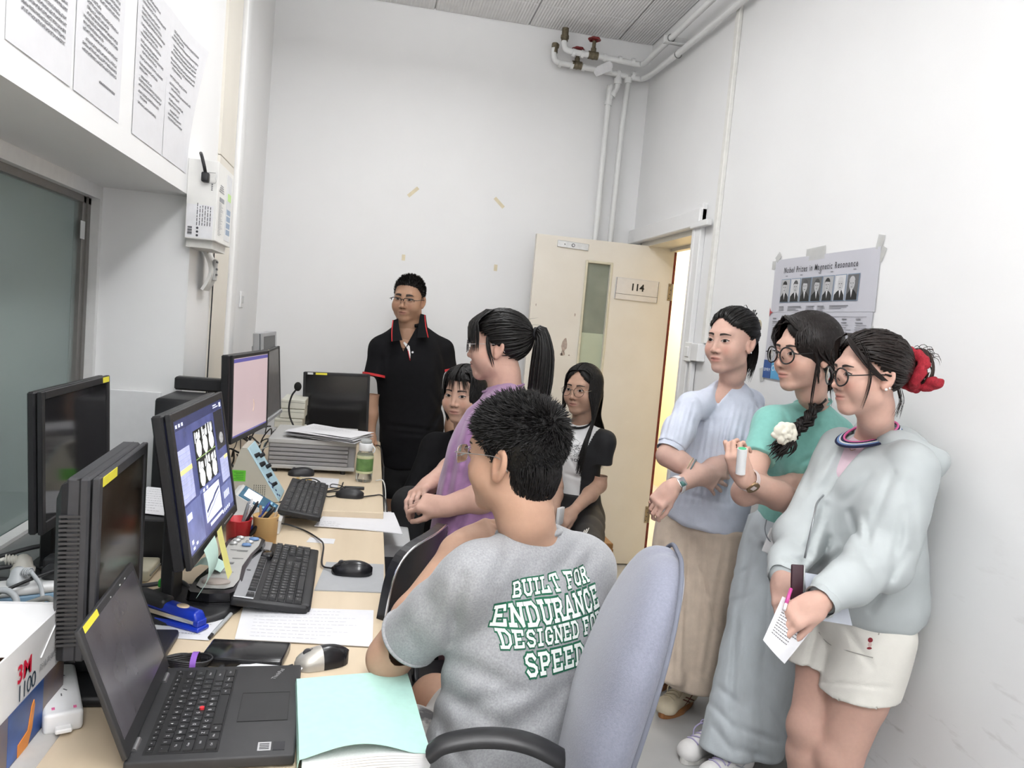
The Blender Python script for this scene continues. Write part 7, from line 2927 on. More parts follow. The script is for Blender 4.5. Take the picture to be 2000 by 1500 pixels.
for(a_,b_,am)in(((905,800),(868,1000),.010),((925,830),(885,1000),.010),((945,790),(905,900),.009),((880,1000),(845,1085),.012),((905,1010),(870,1090),.012),((935,1005),(900,1085),.012),((960,1020),(925,1090),.012),((890,900),(870,980),.010),((960,1050),(870,1075),.009)):
 fo.append(crease_v(a_,b_,2.30,.012,am,.25))
dl=nrm(EL-SLj)
Rs=torso_R(V(0,0,1),dl)
shirt,svs,sfs=cloth('shirt',P.root,prims,M_pur,h=.006,k=.03,folds=fo,noise=((.002,24,14,(1,1,.35)),),cuts=[(ell(N+UP*.045+fp*.012,(.066,.064,.045)),.008)],label='washed purple T-shirt with pink print')
cn=N+UP*.008+fp*.006
b=MB()
b.tube([cn+side*.064*math.cos(a)+fp*.066*math.sin(a)+UP*(-.018*math.sin(a))for a in np.linspace(0,2*math.pi,32,endpoint=False)],.0038,0,8,closed=True)
b.build('collar',M_pur,shirt)
sb=BVHTree.FromPolygons([tuple(v)for v in svs],[tuple(f)for f in sfs])
camd=lambda p:nrm(np.asarray(p)-EYE)
def decal(name,pts_px,m_,off=.0012,Yg=2.45,parent=None,bvh=None):
 vsl=[]
 for(x_,y_)in pts_px:
  t_=at(x_,y_,Y=Yg)
  d_=camd(t_)
  hit=(bvh or sb).ray_cast(Vector(t_-d_*.35),Vector(d_),1.0)
  if hit[0]is None:
   return None
  vsl.append(np.array(hit[0])+np.array(hit[1])*off)
 c0=np.mean(vsl,0)
 b_=MB()
 n_=len(vsl)
 b_.add([c0]+vsl,[(0,i+1,(i+1)%n_+1)for i in range(n_)])
 return b_.build(name,m_,parent)
M_pk,M_pk2=mat('print_pink',(.42,.045,.24),r=.8),mat('print_lilac',(.52,.34,.56),r=.8)
rr=random.Random(2)
for(cx_,cy_,rx_,ry_,m_)in((874,879,11,9,M_pk),(877,890,10,6,M_pk),(865,912,6,14,M_pk),(894,815,4,7,M_pk2),(890,822,3,4,M_pk2),(885,838,3,6,M_pk2)):
 decal('print_patch',[(cx_+rx_*rr.uniform(.8,1.1)*math.cos(a),cy_+ry_*rr.uniform(.8,1.1)*math.sin(a))for a in np.linspace(0,6.28,12,endpoint=False)],m_,parent=shirt)
M_mauve=mat('mauve_trousers',(.24,.13,.15),r=.9,var=.12,vs=14)
HLp,HRp=pel-side*.09+V(0,0,-.05),pel+side*.09+V(0,0,-.05)
fA=[V(p_[0]+.02,p_[1],.09)for p_ in(HLp,HRp)]
cloth('trousers',P.root,[rcone(HLp,fA[0],.105,.07),rcone(HRp,fA[1],.105,.07),ell(pel+V(0,0,-.03),(.17,.13,.13),Rt)],M_mauve,h=.01,k=.04,noise=((.004,22,4,(1,1,.4)),))
for a_ in fA:
 shoe(P,(a_[0]-.04,a_[1],0),fp,M_wht,M_wht)
bc=thing('black_chair','black leather chair with chrome edge pushed to the desk','chair',(.30,2.05,0))
b=MB()
c0=V(.17,2.08,.76)
uu_,vv_=nrm(V(.42,.9,0)),nrm(V(.10,-.02,1))
G=np.zeros((14,14,3))
for i in range(14):
 for j in range(14):
  a,c=-1+2*i/13,-1+2*j/13
  k=(abs(a)**4+abs(c)**4)**.25
  m_=max(abs(a),abs(c),1e-6)
  a2,c2=(a*m_/k,c*m_/k)if k>0 else(a,c)
  G[i,j]=c0+uu_*.20*a2+vv_*.17*c2+np.cross(uu_,vv_)*(.03*(1-a2*a2))
b.sheet(G,.028)
b.build('backrest',mat('black_leather',(.014,.014,.016),r=.30,var=.15,bump=.06,bs=300),bc)
b=MB()
rim=[G[0,j]for j in range(14)]+[G[i,13]for i in range(1,14)]+[G[13,j]for j in range(12,-1,-1)]+[G[i,0]for i in range(12,0,-1)]
b.tube(rim,.0035,0,6,closed=True)
b.build('chrome_rim',M_chrome,bc)
b=MB()
b.box((.33,2.10,.45),(.36,.32,.06),0,bev=.025,seg=3)
b.build('seat',MATS['black_leather'],bc)
for(x_,y_)in((.18,1.97),(.48,1.97),(.18,2.23),(.48,2.23)):
 b=MB()
 b.cyl((x_,y_,0),(x_,y_,.43),.011,0,10)
 b.build('leg',M_chrome,bc)
b=MB()
b.tube(spline([(.21,2.14,.44),(.19,2.10,.5),(.18,2.06,.62)],5),.011,0,8)
b.build('back_support',M_chrome,bc)
# ---- woman in the pale blue blouse, arms crossed, by the door
P=Person('woman in a pale blue blouse and beige trousers leaning by the doorway',(1.36,2.8,0))
Yq=2.78
Hm=head_at(P,1400,666,Yq-.06,FD_(36,1400),1.06,(0.02,0,-.03),fem=1,cheek=1.08,w=1.02,blush=.45,nose=.9,gaze=-.002)
fb=FD_(24,1400)
side=np.cross(fb,UP)
N=at(1428,748,Y=Yq+.05)
SRj=at(1348,797,Y=Yq-.01)
SLj=at(1462,790,Y=Yq+.12)
neck_to(P,N,SLj,SRj,.047,(N+fb*.03-UP*.08,(.13,.075,.10),torso_R(side,UP)))
ER=at(1303,890,Y=Yq-.10)
WR=at(1372,925,Y=Yq-.17)
hR=hand_prims(WR,nrm(at(1412,952,Y=Yq-.13)-WR),V(-.3,-.85,.15),-1,[(.12,.2,.15)]*4,spread=1.2,thumb=(.5,.3,.2,.2),s=.93)
rR=arm(P,SRj,ER,WR,hR,(.044,.038,.039,.026),h=.0036)
EL=at(1437,898,Y=Yq-.02)
WL=at(1312,952,Y=Yq-.24)
hL=hand_prims(WL,nrm(at(1280,985,Y=Yq-.24)-WL),V(-.5,-.6,.5),-1,[(.45,.7,.5),(.5,.7,.5),(.55,.7,.5),(.6,.7,.5)],thumb=(.4,.4,.3,.3),s=.93)
rL=arm(P,SLj,EL,WL,hL,(.044,.040,.041,.027),h=.0036)
SKA=(.66,.425,.345)
make_body(P,P.skin,[head_region(P,.26,.0026),rR,rL],Hm,P.o,SKA)
h=Hair(12)
zf=part_line([-.12,-.08,-.05,-.03,-.012,.0,.02,.1],[-.065,-.06,-.045,-.01,.012,.015,.03,.03],.004,.090,.62)
vs,fs=hair_cap(.002,zfun=zf)
h.raw(vs,fs,.7)
h.to_tie(620,V(.01,-.115,.05),zfun=zf,grow=.004,w=.0032)
r_=h.r
nape=[]
for k in range(90):
 e=r_.uniform(-1,1)
 x0,y0=e*.06,-.075-.03*(1-abs(e))
 nape.append([V(x0,y0,.03),V(x0*1.05,y0-.012,-.03),V(x0*1.0,y0-.01,-.08),V(x0*.9,y0+.006+r_.uniform(-.01,.01),-.12+r_.uniform(-.03,.03))])
h.locks(resample(nape,8),.0028)
tuft=[]
for k in range(60):
 d=V(r_.uniform(-.5,.5),r_.uniform(-.6,.5),r_.uniform(.3,1))
 p0=V(.01,-.105,.075)+r_.normal(size=3)*.008
 tuft.append([p0,p0+d*.03,p0+d*.055+V(0,.012,-.006),p0+d*.06+V(0,.03,-.02)])
h.locks(resample(tuft,7),.0016)
h.build(P,Hm,M_hair,r=.40)
b=MB()
T=Matrix([list(q)for q in Hm])
b.sphere((0,0,0),.022,0,T@Matrix.Translation((-.02,-.135,.065)),sc=(.35,.8,1.1))
b.build('hair_clip',mat('clip_cream',(.62,.55,.38),r=.3),P.root)
b=MB()
b.sphere((0,0,0),.0032,0,T@Matrix.Translation((-.088,-.004,-.034)),n=8)
b.build('ear_stud',M_chrome,P.root)
pel=at(1372,1030,Y=Yq+.10)
upv=(N-UP*.01)-pel
Rt=torso_R(side,upv)
Lt=np.linalg.norm(upv)
M_blu=mat('pale_blue_cotton',(.61,.65,.755),r=.85,var=.05,vs=25,bump=.2,bs=300,sheen=.2,spec=.2)
tor=loft(pel,Rt,[(.02,0,.012,.185,.135),(.12,0,.01,.178,.130),(Lt*.45,0,.012,.165,.122),(Lt*.70,0,.02,.168,.118),(Lt*.86,0,.008,.150,.092),(Lt*.95,0,-.006,.095,.066),(Lt,0,-.008,.065,.052)],rnd=.025)
seR,seL=lerp(SRj,ER,.82),lerp(SLj,EL,.80)
prims=[tor,(rcone(SRj,lerp(SRj,ER,.5),.050,.060),.04),(capped(rcone(lerp(SRj,ER,.5),ER,.060,.054),seR,ER-SRj),.02),(rcone(SLj,lerp(SLj,EL,.5),.056,.068),.04),(capped(rcone(lerp(SLj,EL,.5),EL,.068,.056),seL,EL-SLj),.02)]+yoke(N,SLj,SRj,.046,.048,dz=.012)
fo=[ridged(.0035,38,41,(1,1,.25))]
for k in range(9):
 x0=1350+k*12
 fo.append(crease_v((x0+8,820),(x0-22+k*2,985),Yq-.05,.009,.009 if k%2 else .006,.25))
for k in range(5):
 fo.append(crease_v((1430+12*k,790),(1405+14*k,890),Yq,.008,.009,.25))
 fo.append(crease_v((1315+10*k,790),(1297+10*k,860),Yq-.05,.008,.008,.25))
fo+=[crease_v((1320,960),(1420,985),Yq-.05,.010,.008),crease_v((1330,935),(1300,965),Yq-.1,.010,.008)]
vneck=at(1393,790,Y=Yq-.06)
cuts=[(ell(N+UP*.050+fb*.010,(.057,.058,.042)),.008),(wedge(N+fb*.10-UP*.088,torso_R(side,UP),.40,.085,.11),.006)]
dR,dL=nrm(ER-SRj),nrm(EL-SLj)
bl,bvs,bfs=cloth('blouse',P.root,prims,M_blu,h=.005,k=.03,folds=fo,noise=((.0025,30,6,(1,1,.4)),(.0012,80,7,(1,1,.5))),cuts=cuts,label='pale blue short-sleeved V-neck cotton blouse')
for c_,d_,r0 in((seR,dR,.052),(seL,dL,.054)):
 Rs=torso_R(V(0,0,1),d_)
 b=MB()
 b.sheet(np.array([[c_+d_*(.018*j-.016)+(Rs[:,0]*math.cos(a)+Rs[:,1]*math.sin(a))*(r0+.004*math.sin(j*3.0))for a in np.linspace(0,2*math.pi,33)]for j in range(3)]))
 b.build('cuff',M_blu,bl)
M_bei=mat('beige_linen',(.59,.49,.395),r=.9,var=.06,vs=30,bump=.2,bs=260,sheen=.2,spec=.2)
HRp,HLp=pel+side*.085+UP*.02,pel-side*.085+UP*.02
AR,AL=at(1292,1322,Y=Yq-.06),at(1352,1345,Y=Yq-.04)
AR[2],AL[2]=.17,.13
M_s=[(0,0,0,.088,.082),(.35,0,0,.092,.086),(.6,0,0,.105,.095),(.85,0,0,.120,.105),(1.0,0,0,.118,.105)]
fo=[]
for(a_,b_)in(((1312,1030),(1300,1290)),((1345,1020),(1335,1300)),((1385,1050),(1362,1310)),((1420,1060),(1392,1200)),((1365,1110),(1405,1230)),((1330,1150),(1320,1330)),((1400,1180),(1375,1320)),((1290,1060),(1285,1250))):
 fo.append(crease_v(a_,b_,Yq,.011,.010,.25))
tr_o,_,_=cloth('trousers',P.root,[leg_loft(HRp,AR,M_s,side),leg_loft(HLp,AL,M_s,side),ell(pel+UP*.04,(.165,.12,.12),Rt)],M_bei,h=.007,k=.035,folds=fo,noise=((.004,20,9,(1,1,.3)),),label='loose beige linen trousers')
M_cream=mat('shoe_cream',(.70,.62,.46),r=.6,var=.05)
M_gum=mat('shoe_gum',(.36,.16,.06),r=.5)
M_brown=mat('shoe_stripe_brown',(.20,.055,.03),r=.5)
shd=nrm(V(-.75,-.55,0))
shoe(P,at(1290,1345,Z=.0)+V(.005,.03,0),shd,M_cream,M_gum,stripe=M_brown,lace=M_cream,label='cream sneaker with brown side stripes')
shoe(P,at(1325,1392,Z=.0)+V(.005,.03,0),shd,M_cream,M_gum,stripe=M_brown,lace=M_cream,label='cream sneaker with brown side stripes')
def watch(P,W,H_,r,dorsal,m_band,m_case,m_face,square=True,t=.15,s=1.0):
 """W wrist point, H_ direction to the elbow"""
 d=nrm(H_)
 z=np.asarray(dorsal,float)
 z=nrm(z-d*(d@z))
 x=np.cross(z,d)
 c=np.asarray(W)+d*.028
 b_=MB()
 b_.sheet(np.array([[c+d*w_+(x*math.cos(a)+z*math.sin(a))*(r+.0015)for a in np.linspace(0,2*math.pi,25)]for w_ in(-.010,0,.010)]),.0015)
 o_=b_.build('watch',m_band,P.root,label='wristwatch')
 T_=frame(c+z*(r+.002),x,d)
 b_=MB()
 if square:
  b_.box((0,0,.004),(.034*s,.040*s,.010),0,T_,bev=.004,seg=2)
 else:
  b_.cyl((0,0,0),(0,0,.010),.021*s,0,24,T=T_)
 k_=b_.build('watch_case',m_case,o_)
 b_=MB()
 if square:
  b_.box((0,0,.0094),(.027*s,.033*s,.0012),0,T_,bev=.0005)
 else:
  b_.cyl((0,0,.010),(0,0,.0106),.0175*s,0,24,T=T_)
 b_.build('watch_face',m_face,o_)
watch(P,WL,EL-WL,.032,V(-.3,-.9,.3),mat('band_white',(.72,.70,.70),r=.5),M_chrome,mat('face_red',(.10,.012,.015),r=.15,var=.9,vs=90),s=1.0)
c_=lerp(WR,ER,.30)
d_=nrm(ER-WR)
Rb=torso_R(V(0,0,1),d_)
for k in range(2):
 tube_part(P,'bracelet',[c_+d_*(.012*k)+(Rb[:,0]*math.cos(a)+Rb[:,1]*math.sin(a))*.036 for a in np.linspace(0,6.283,20,endpoint=False)],.003,mat('band_green_grey',(.16,.21,.22),r=.5)if k==0 else mat('band_sand',(.42,.34,.24),r=.5),closed=True)
nk=tr(Hm,(0,.01,-.15))
b=MB()
b.tube(spline([N-side*.05+UP*.01,N+fb*.055-UP*.045-side*.02,N+fb*.085-UP*.062,N+fb*.055-UP*.045+side*.02,N+side*.05+UP*.01],6),.0008,0,5)
b.sphere(N+fb*.088-UP*.066,.004,0)
b.build('necklace',mat('fine_gold',(.70,.50,.25),r=.25,m=.9),P.root)
# ---- woman in the teal top, middle of the three by the wall
P=Person('woman in a teal top and pale jeans with a braid, glasses and crossed arms',(1.5,2.42,0))
Yq=2.33
Hm=head_at(P,1530,691,Yq-.07,FD_(50,1530),1.04,(.0,0.0,-.06),fem=1,cheek=1.05,w=1.0,blush=.4,nose=.95,lip=(.52,.22,.19))
fb=FD_(42,1560)
side=np.cross(fb,UP)
N=at(1590,795,Y=Yq+.06)
SRj=at(1506,828,Y=Yq+.02)
SLj=at(1632,850,Y=Yq+.05)
neck_to(P,N,SLj,SRj,.046,(N+fb*.02-UP*.08,(.12,.07,.08),torso_R(side,UP)))
EL=at(1552,985,Y=Yq-.08)
WL=at(1452,932,Y=Yq-.24)
hL=hand_prims(WL,nrm(at(1438,892,Y=Yq-.25)-WL),V(-.75,-.55,.2),-1,[(.75,1.1,.8),(.8,1.1,.8),(.85,1.1,.8),(.9,1.1,.8)],thumb=(.25,.55,-.1,.15),s=.92)
rL=arm(P,SLj,EL,WL,hL,(.044,.043,.044,.027),h=.0036)
ER=at(1455,962,Y=Yq-.14)
WR=at(1540,945,Y=Yq-.06)
hR=hand_prims(WR,nrm(V(.9,.2,-.1)),V(-.3,-.8,.4),-1,[.4]*4,s=.92)
rR=arm(P,SRj,ER,WR,hR,(.044,.040,.040,.027),h=.004)
make_body(P,P.skin,[head_region(P,.26,.0026),rL,rR],Hm,P.o,(.635,.405,.32))
h=Hair(21)
zf=part_line([-.12,-.08,-.05,-.02,.0,.02,.1],[-.075,-.075,-.07,-.055,-.045,.0,.0],.03,.095,.75)
vs,fs=hair_cap(.004,zfun=zf)
h.raw(vs,fs,.75)
r_=h.r
part=V(.035,.06,.118)
st=[]
for k in range(520):
 y0=r_.uniform(-.10,.065)
 z0=.128-4*max(0,abs(y0+.01)-.02)**2*3.2
 p0=V(.030+r_.uniform(-.003,.003),y0,z0)
 e=-1 if r_.random()<.62 else 1
 a=r_.uniform(.55,2.9)
 eq=V(e*.096*math.sin(a),-.014+.115*math.cos(a),.02+.01*math.cos(a))
 lo_=V(-.055+.01*r_.normal(),-.075,-.075)if e<0 else V(.02*r_.normal()-.02,-.105,-.07)
 mid=lerp(p0,eq,.55)+V(e*.022,0,.03)
 q=lerp(eq,lo_,.55)
 st.append([p0,mid,eq,q,lo_])
Pst=resample(st,12)
Pst=push_out(Pst,.0095)
h.locks(Pst,.0036)
fr=[]
for k in range(40):
 y0=.07-.0008*k
 fr.append([V(.028,y0,.118),V(-.02,y0+.022,.105),V(-.062,.062,.055),V(-.082,.03,.0),V(-.080,.012,-.05-.004*(k%10))])
 fr.append([V(.032,y0,.118),V(.055,.062,.085),V(.078,.035,.035),V(.082,.012,-.02),V(.075,-.01,-.06)])
fr=push_out(resample(fr,12),.008)
h.locks(fr+r_.normal(size=(len(fr),1,3))*.0015,.003)
w1=[[V(-.081,.022,-.02),V(-.083,.028,-.06),V(-.078,.03,-.11),V(-.082,.036,-.15)]]*10
h.locks(resample(w1,8)+r_.normal(size=(10,1,3))*.002,.0014)
h.build(P,Hm,(.020,.015,.014),r=.38)
br=spline([tr(Hm,V(-.055,-.07,-.07)),at(1604,762,Y=Yq-.02),at(1590,800,Y=Yq-.09),at(1565,832,Y=Yq-.135),at(1542,850,Y=Yq-.15)],14)
hb=Hair(22)
tl=np.linspace(0,1,len(br))
for i in range(3):
 ph_=2*math.pi*i/3
 tan=np.gradient(br,axis=0)
 pts=[]
 for t_,p_,g_ in zip(tl,br,tan):
  g_=nrm(g_)
  x_=nrm(np.cross(g_,V(-.4,-.9,0)))
  y_=np.cross(g_,x_)
  th=t_*2*math.pi*3.2+ph_
  pts.append(p_+x_*.014*math.sin(th)+y_*.008*math.sin(2*th))
 pts=np.array(pts)
 loc=[pts+RNG.normal(size=3)*.0045 for _ in range(14)]
 hb.locks(np.array(loc),.0042,tip=1.0,center=tuple(br.mean(0)+V(.05,.2,0)))
tail=[]
e0=br[-1]
for k in range(60):
 dv=RNG.normal(size=3)*.008
 t1=at(1515,885,Y=Yq-.16)+RNG.normal(size=3)*.012
 tail.append([e0+dv*.6,lerp(e0,t1,.5)+dv*1.3+V(.0,-.012,.0),t1])
hb.locks(resample(tail,8),.0030,center=tuple(e0+V(.1,.3,0)))
hb.build(P,None,(.020,.015,.014),r=.38,name='braid')
sc_c=at(1531,845,Y=Yq-.17)
sp_=[]
for k in range(9):
 a=2*math.pi*k/9
 q=sc_c+V(.026*math.cos(a),-.010+.006*(k%2),.022*math.sin(a))
 sp_.append((ell(q,(.0135+.003*(k%3),.013,.0135+.003*((k+1)%3))),.0015))
for k in range(5):
 a=2*math.pi*k/5+.4
 sp_.append((ell(sc_c+V(.011*math.cos(a),-.019,.010*math.sin(a)),(.010,.009,.010)),.0012))
cloth('scrunchie',P.root,sp_,mat('scrunchie_ivory',(.78,.75,.64),r=.85,bump=.2,bs=300),h=.0024,k=.0015,noise=((.0012,260,3,(1,1,1)),),label='ivory scrunchie at the end of the braid')
glasses(P,Hm,shape='round',rim=(.012,.012,.013),wire=.0025,rx=.0275,rz=.025,cx=.034,cz=-.004)
pel=at(1545,1040,Y=Yq+.12)
upv=(N-UP*.01)-pel
Rt=torso_R(side,upv)
Lt=np.linalg.norm(upv)
M_teal=mat('teal_knit',(.225,.51,.45),r=.88,var=.05,vs=60,bump=.12,bs=900,sheen=.25,spec=.2)
tor=loft(pel,Rt,[(.03,0,.005,.135,.105),(.12,0,.005,.135,.102),(Lt*.50,0,.012,.142,.105),(Lt*.70,0,.022,.148,.112),(Lt*.86,0,.008,.140,.085),(Lt*.95,0,-.004,.09,.062),(Lt,0,-.006,.066,.052)],rnd=.025)
seR,seL=lerp(SRj,ER,.52),lerp(SLj,EL,.62)
dR,dL=nrm(ER-SRj),nrm(EL-SLj)
cuts=[(ell(N+UP*.045+fb*.012,(.060,.060,.045)),.006)]
fo=[]
for(a_,b_,am)in(((1575,900),(1520,965),.009),((1600,885),(1545,915),.008),((1500,880),(1490,935),.007),((1530,800),(1545,850),.006),((1560,930),(1525,990),.008),((1620,850),(1590,905),.007),((1500,985),(1560,1005),.007)):
 fo.append(crease_v(a_,b_,Yq,.011,am,.25))
tp,tvs,tfs=cloth('top',P.root,[tor,(capped(rcone(SRj,ER,.054,.056),seR,ER-SRj),.035),(capped(rcone(SLj,EL,.056,.062),seL,EL-SLj),.035)]+yoke(N,SLj,SRj,.045,.05,dz=.01)+[(ell(N+(pel-N)*.42+fb*.075+side*.06,(.065,.05,.06)),.05),(ell(N+(pel-N)*.42+fb*.075-side*.06,(.065,.05,.06)),.05)],M_teal,h=.005,k=.03,folds=fo,noise=((.0014,28,16,(1,1,.5)),),cuts=cuts,label='fitted teal short-sleeved knit top')
b=MB()
cn=N+UP*.016+fb*.010
b.tube([cn+side*.060*math.cos(a)+fb*.058*math.sin(a)+UP*(-.016*math.sin(a))for a in np.linspace(0,2*math.pi,32,endpoint=False)],.0048,0,8,closed=True)
b.build('collar',M_teal,tp)
M_jean=mat('pale_denim',(.53,.58,.61),r=.9,var=.10,vs=16,bump=.2,bs=800,sheen=.1,spec=.2,stretch=(1,1,.4))
HRp,HLp=pel+side*.08+UP*.03,pel-side*.08+UP*.03
AR,AL=at(1418,1450,Y=Yq+.06),at(1478,1480,Y=Yq+.10)
AR[2],AL[2]=.07,.06
M_s=[(0,0,0,.092,.100),(.25,0,0,.090,.094),(.5,0,0,.090,.09),(.78,0,0,.100,.098),(1.0,0,0,.10,.098)]
fo=[ridged(.003,24,44,(1,1,.6))]
for(a_,b_,am)in(((1476,1030),(1440,1200),.012),((1440,1200),(1425,1420),.014),((1470,1040),(1505,1080),.007),((1425,1130),(1475,1105),.008),((1420,1180),(1470,1160),.007),((1385,1370),(1440,1430),.012),((1400,1340),(1450,1380),.010),((1440,1420),(1520,1450),.011),((1430,1460),(1500,1480),.011),((1500,1380),(1540,1450),.010),((1395,1420),(1430,1470),.011),((1510,1090),(1490,1300),.007),((1545,1080),(1520,1300),.007)):
 fo.append(crease_v(a_,b_,Yq+.05,.013,am,.3))
je,jvs,jfs=cloth('jeans',P.root,[leg_loft(HRp,AR,M_s,side),leg_loft(HLp,AL,M_s,side),loft(pel-UP*.04,torso_R(side,UP),[(0,0,0,.160,.125),(.08,0,0,.145,.115),(.11,0,0,.138,.108)],rnd=.01)],M_jean,h=.007,k=.03,folds=fo,noise=((.004,18,12,(1,1,.35)),),label='wide pale blue jeans')
b=MB()
b.tube(spline([at(1497,1015,Y=Yq-.035),at(1494,1035,Y=Yq-.045),at(1502,1055,Y=Yq-.05),at(1522,1068,Y=Yq-.05),at(1540,1072,Y=Yq-.045)],5),.0022,0,5)
b.build('pocket_seam',mat('denim_stitch',(.30,.33,.36),r=.9),je)
for(ax,ay,yy,lb)in((1357,1484,2.44,1),(1400,1530,2.36,2)):
 g_=at(ax,ay,Z=0)
 shoe(P,g_+V(.05,.03,0),nrm(V(-.85,-.4,0)),mat('shoe_white',(.72,.71,.70),r=.5),mat('sole_white',(.66,.65,.62),r=.5),stripe=mat('shoe_grey_stripe',(.40,.42,.46),r=.5),lace=mat('lace_lilac',(.42,.38,.58),r=.7),label='white sneaker with lilac laces')
watch(P,WL,EL-WL,.033,V(-.35,-.85,-.25),mat('band_pink',(.66,.56,.54),r=.5),mat('case_gold',(.50,.34,.2),r=.25,m=.8),mat('face_black',(.012,.012,.014),r=.1),square=False)
ax0=at(1446,925,Y=Yq-.262)
ax1=at(1450,876,Y=Yq-.275)
t=thing('tube_container','white tube with a green lid mark held by the teal woman','tube',ax0)
b=MB()
b.cyl(ax0,ax1,.0145,0,24)
b.build('tube',M_wht,t)
b=MB()
dd=nrm(ax1-ax0)
Tt=frame(ax1+dd*.0004,V(1,0,0),V(0,-1,.2))
b.cyl((0,0,0),(0,0,.0008),.012,0,20,T=frame(ax1,np.cross(V(0,0,1)+V(.1,0,0),dd)+V(1e-3,0,0),np.cross(dd,np.cross(V(0,0,1)+V(.1,0,0),dd))))
b.build('lid_mark',mat('lid_green',(.05,.45,.22),r=.4),t)
c_=at(1520,1050,Y=Yq-.055)
Tp=frame(c_,nrm(V(.85,-.45,-.25)),nrm(V(.2,.1,1)))
t=thing('phone','white phone with two camera lenses tucked in the jeans pocket','phone',c_)
b=MB()
b.box((0,-.02,0),(.068,.085,.009),0,Tp,bev=.004,seg=2)
b.build('body',M_wht,t)
b=MB()
b.box((-.014,.0,.0055),(.032,.034,.004),0,Tp,bev=.002,seg=2)
cm=b.build('camera_bump',mat('camera_grey',(.55,.55,.56),r=.3),t)
for k in range(2):
 b=MB()
 q=(-.019+.010*k,.008-.016*k,.0075)
 b.cyl(q,(q[0],q[1],q[2]+.0015),.0072,0,18,T=Tp)
 b.build('camera_lens',M_blackg,cm)
 # ---- woman in the pale grey jacket, nearest on the right
P=Person('woman in a pale grey jacket and white shorts with a red scrunchie',(1.5,1.97,0))
Yq=1.95
Hm=head_at(P,1641,731,Yq-.07,FD_(60,1650),.95,(.0,.0,-.05),fem=1,cheek=1.05,w=1.0,blush=.45,nose=.95)
fb=FD_(52,1690)
side=np.cross(fb,UP)
N=at(1710,842,Y=Yq+.05)
SRj=at(1628,890,Y=Yq+.08)
SLj=at(1762,915,Y=Yq+.02)
SRj=N+side*.15-UP*.075
SLj=N-side*.15-UP*.075
neck_to(P,N,SLj,SRj,.048,(N+fb*.02-UP*.09,(.13,.075,.09),torso_R(side,UP)))
EL=at(1720,1095,Y=Yq-.16)
WL=at(1598,1178,Y=Yq-.30)
hL=hand_prims(WL,nrm(at(1545,1205,Y=Yq-.30)-WL),V(-.25,-.6,.75),-1,[(.55,.9,.6),(.6,.9,.6),(.65,.9,.6),(.7,.9,.6)],thumb=(.35,.6,.2,.2),s=.93)
rL=arm(P,SLj,EL,WL,hL,(.046,.042,.042,.027),h=.0035)
ER=at(1560,1050,Y=Yq+.05)
WR=at(1530,1128,Y=Yq-.12)
hR=hand_prims(WR,nrm(at(1535,1200,Y=Yq-.20)-WR),V(-.75,-.6,.1),1,[(.3,.7,.5),(.4,.8,.5),(.5,.8,.5),(.6,.8,.5)],thumb=(.25,.6,.1,.2),s=.93)
rR=arm(P,SRj,ER,WR,hR,(.046,.042,.042,.027),h=.0035)
pel=at(1675,1215,Y=Yq+.06)
HRp,HLp=pel+side*.085,pel-side*.085
KR,KL=at(1582,1420,Y=Yq+.06),at(1640,1480,Y=Yq-.02)
AR,AL=V(KR[0]+.02,KR[1]+.02,.09),V(KL[0]+.02,KL[1]+.03,.09)
Lg=[]
for h_,k_,a_ in((HRp,KR,AR),(HLp,KL,AL)):
 limb(Lg,[h_-UP*.02,lerp(h_,k_,.5),k_],[.092,.082,.062],.02)
 limb(Lg,[k_,lerp(k_,a_,.3),a_],[.060,.060,.038],.02)
 Lg.append((ell(k_+fb*.028+UP*.005,(.040,.036,.045)),'+',.03))
P.skin+=Lg
lo,hi=box_of(Lg)
make_body(P,P.skin,[head_region(P,.26,.0023),rL,rR,(lo,hi,.008)],Hm,P.o,(.61,.385,.31))
h=Hair(31)
zf=part_line([-.12,-.08,-.05,-.02,-.005,.01,.03,.1],[-.07,-.065,-.05,-.015,.01,.0,.02,.02],.0,.094,.75)
vs,fs=hair_cap(.004,zfun=zf)
h.raw(vs,fs,.75)
tie=V(0,-.118,.012)
h.to_tie(620,tie,zfun=zf,grow=.007,w=.0033)
r_=h.r
bang=[]
for k in range(70):
 e=-1 if k%2 else 1
 q=r_.uniform(0,1)
 bang.append([V(e*.003,.055+.02*q,.120),V(e*.030,.088-.012*q,.100),V(e*.060,.072-.02*q,.058),V(e*.080,.040-.02*q,.015),V(e*.086,.010-.02*q,-.01)])
h.locks(push_out(resample(bang,12),.007),.0026)
w2=[]
for k in range(8):
 w2.append([V(-.05,.06,.1),V(-.079,.050,.055),V(-.084,.042,.0),V(-.082,.046,-.045),V(-.070,.052,-.09)])
 w2.append([V(.04,.075,.1),V(.066,.080,.055),V(.075,.072,.0),V(.074,.07,-.05),V(.07,.064,-.10)])
h.locks(resample(w2,12)+r_.normal(size=(16,1,3))*.0025,.0008)
for k in range(22):
 e=r_.choice([-1,1])
 w3=[[V(e*.06,-.06,-.03),V(e*.062,-.07,-.07),V(e*.06+r_.normal()*.01,-.06,-.115)]]
 h.locks(resample(w3,7)+r_.normal(size=(1,1,3))*.004,.0010)
h.build(P,Hm,(.026,.018,.016),r=.38)
hb=Hair(33)
bun=[]
for k in range(150):
 a0,u0=r_.uniform(0,6.28),r_.uniform(0,6.28)
 pts=[]
 for j in range(5):
  a=a0+j*.55
  u=u0+j*.25
  R1,R2=.028,.026
  pts.append(V((R1+R2*math.cos(u))*math.cos(a),-.155+R2*math.sin(u)*.9,.022+(R1+R2*math.cos(u))*math.sin(a)*1.15))
 bun.append(pts)
hb.locks(resample(bun,9),.0036,center=(0,-.14,.02))
top=[]
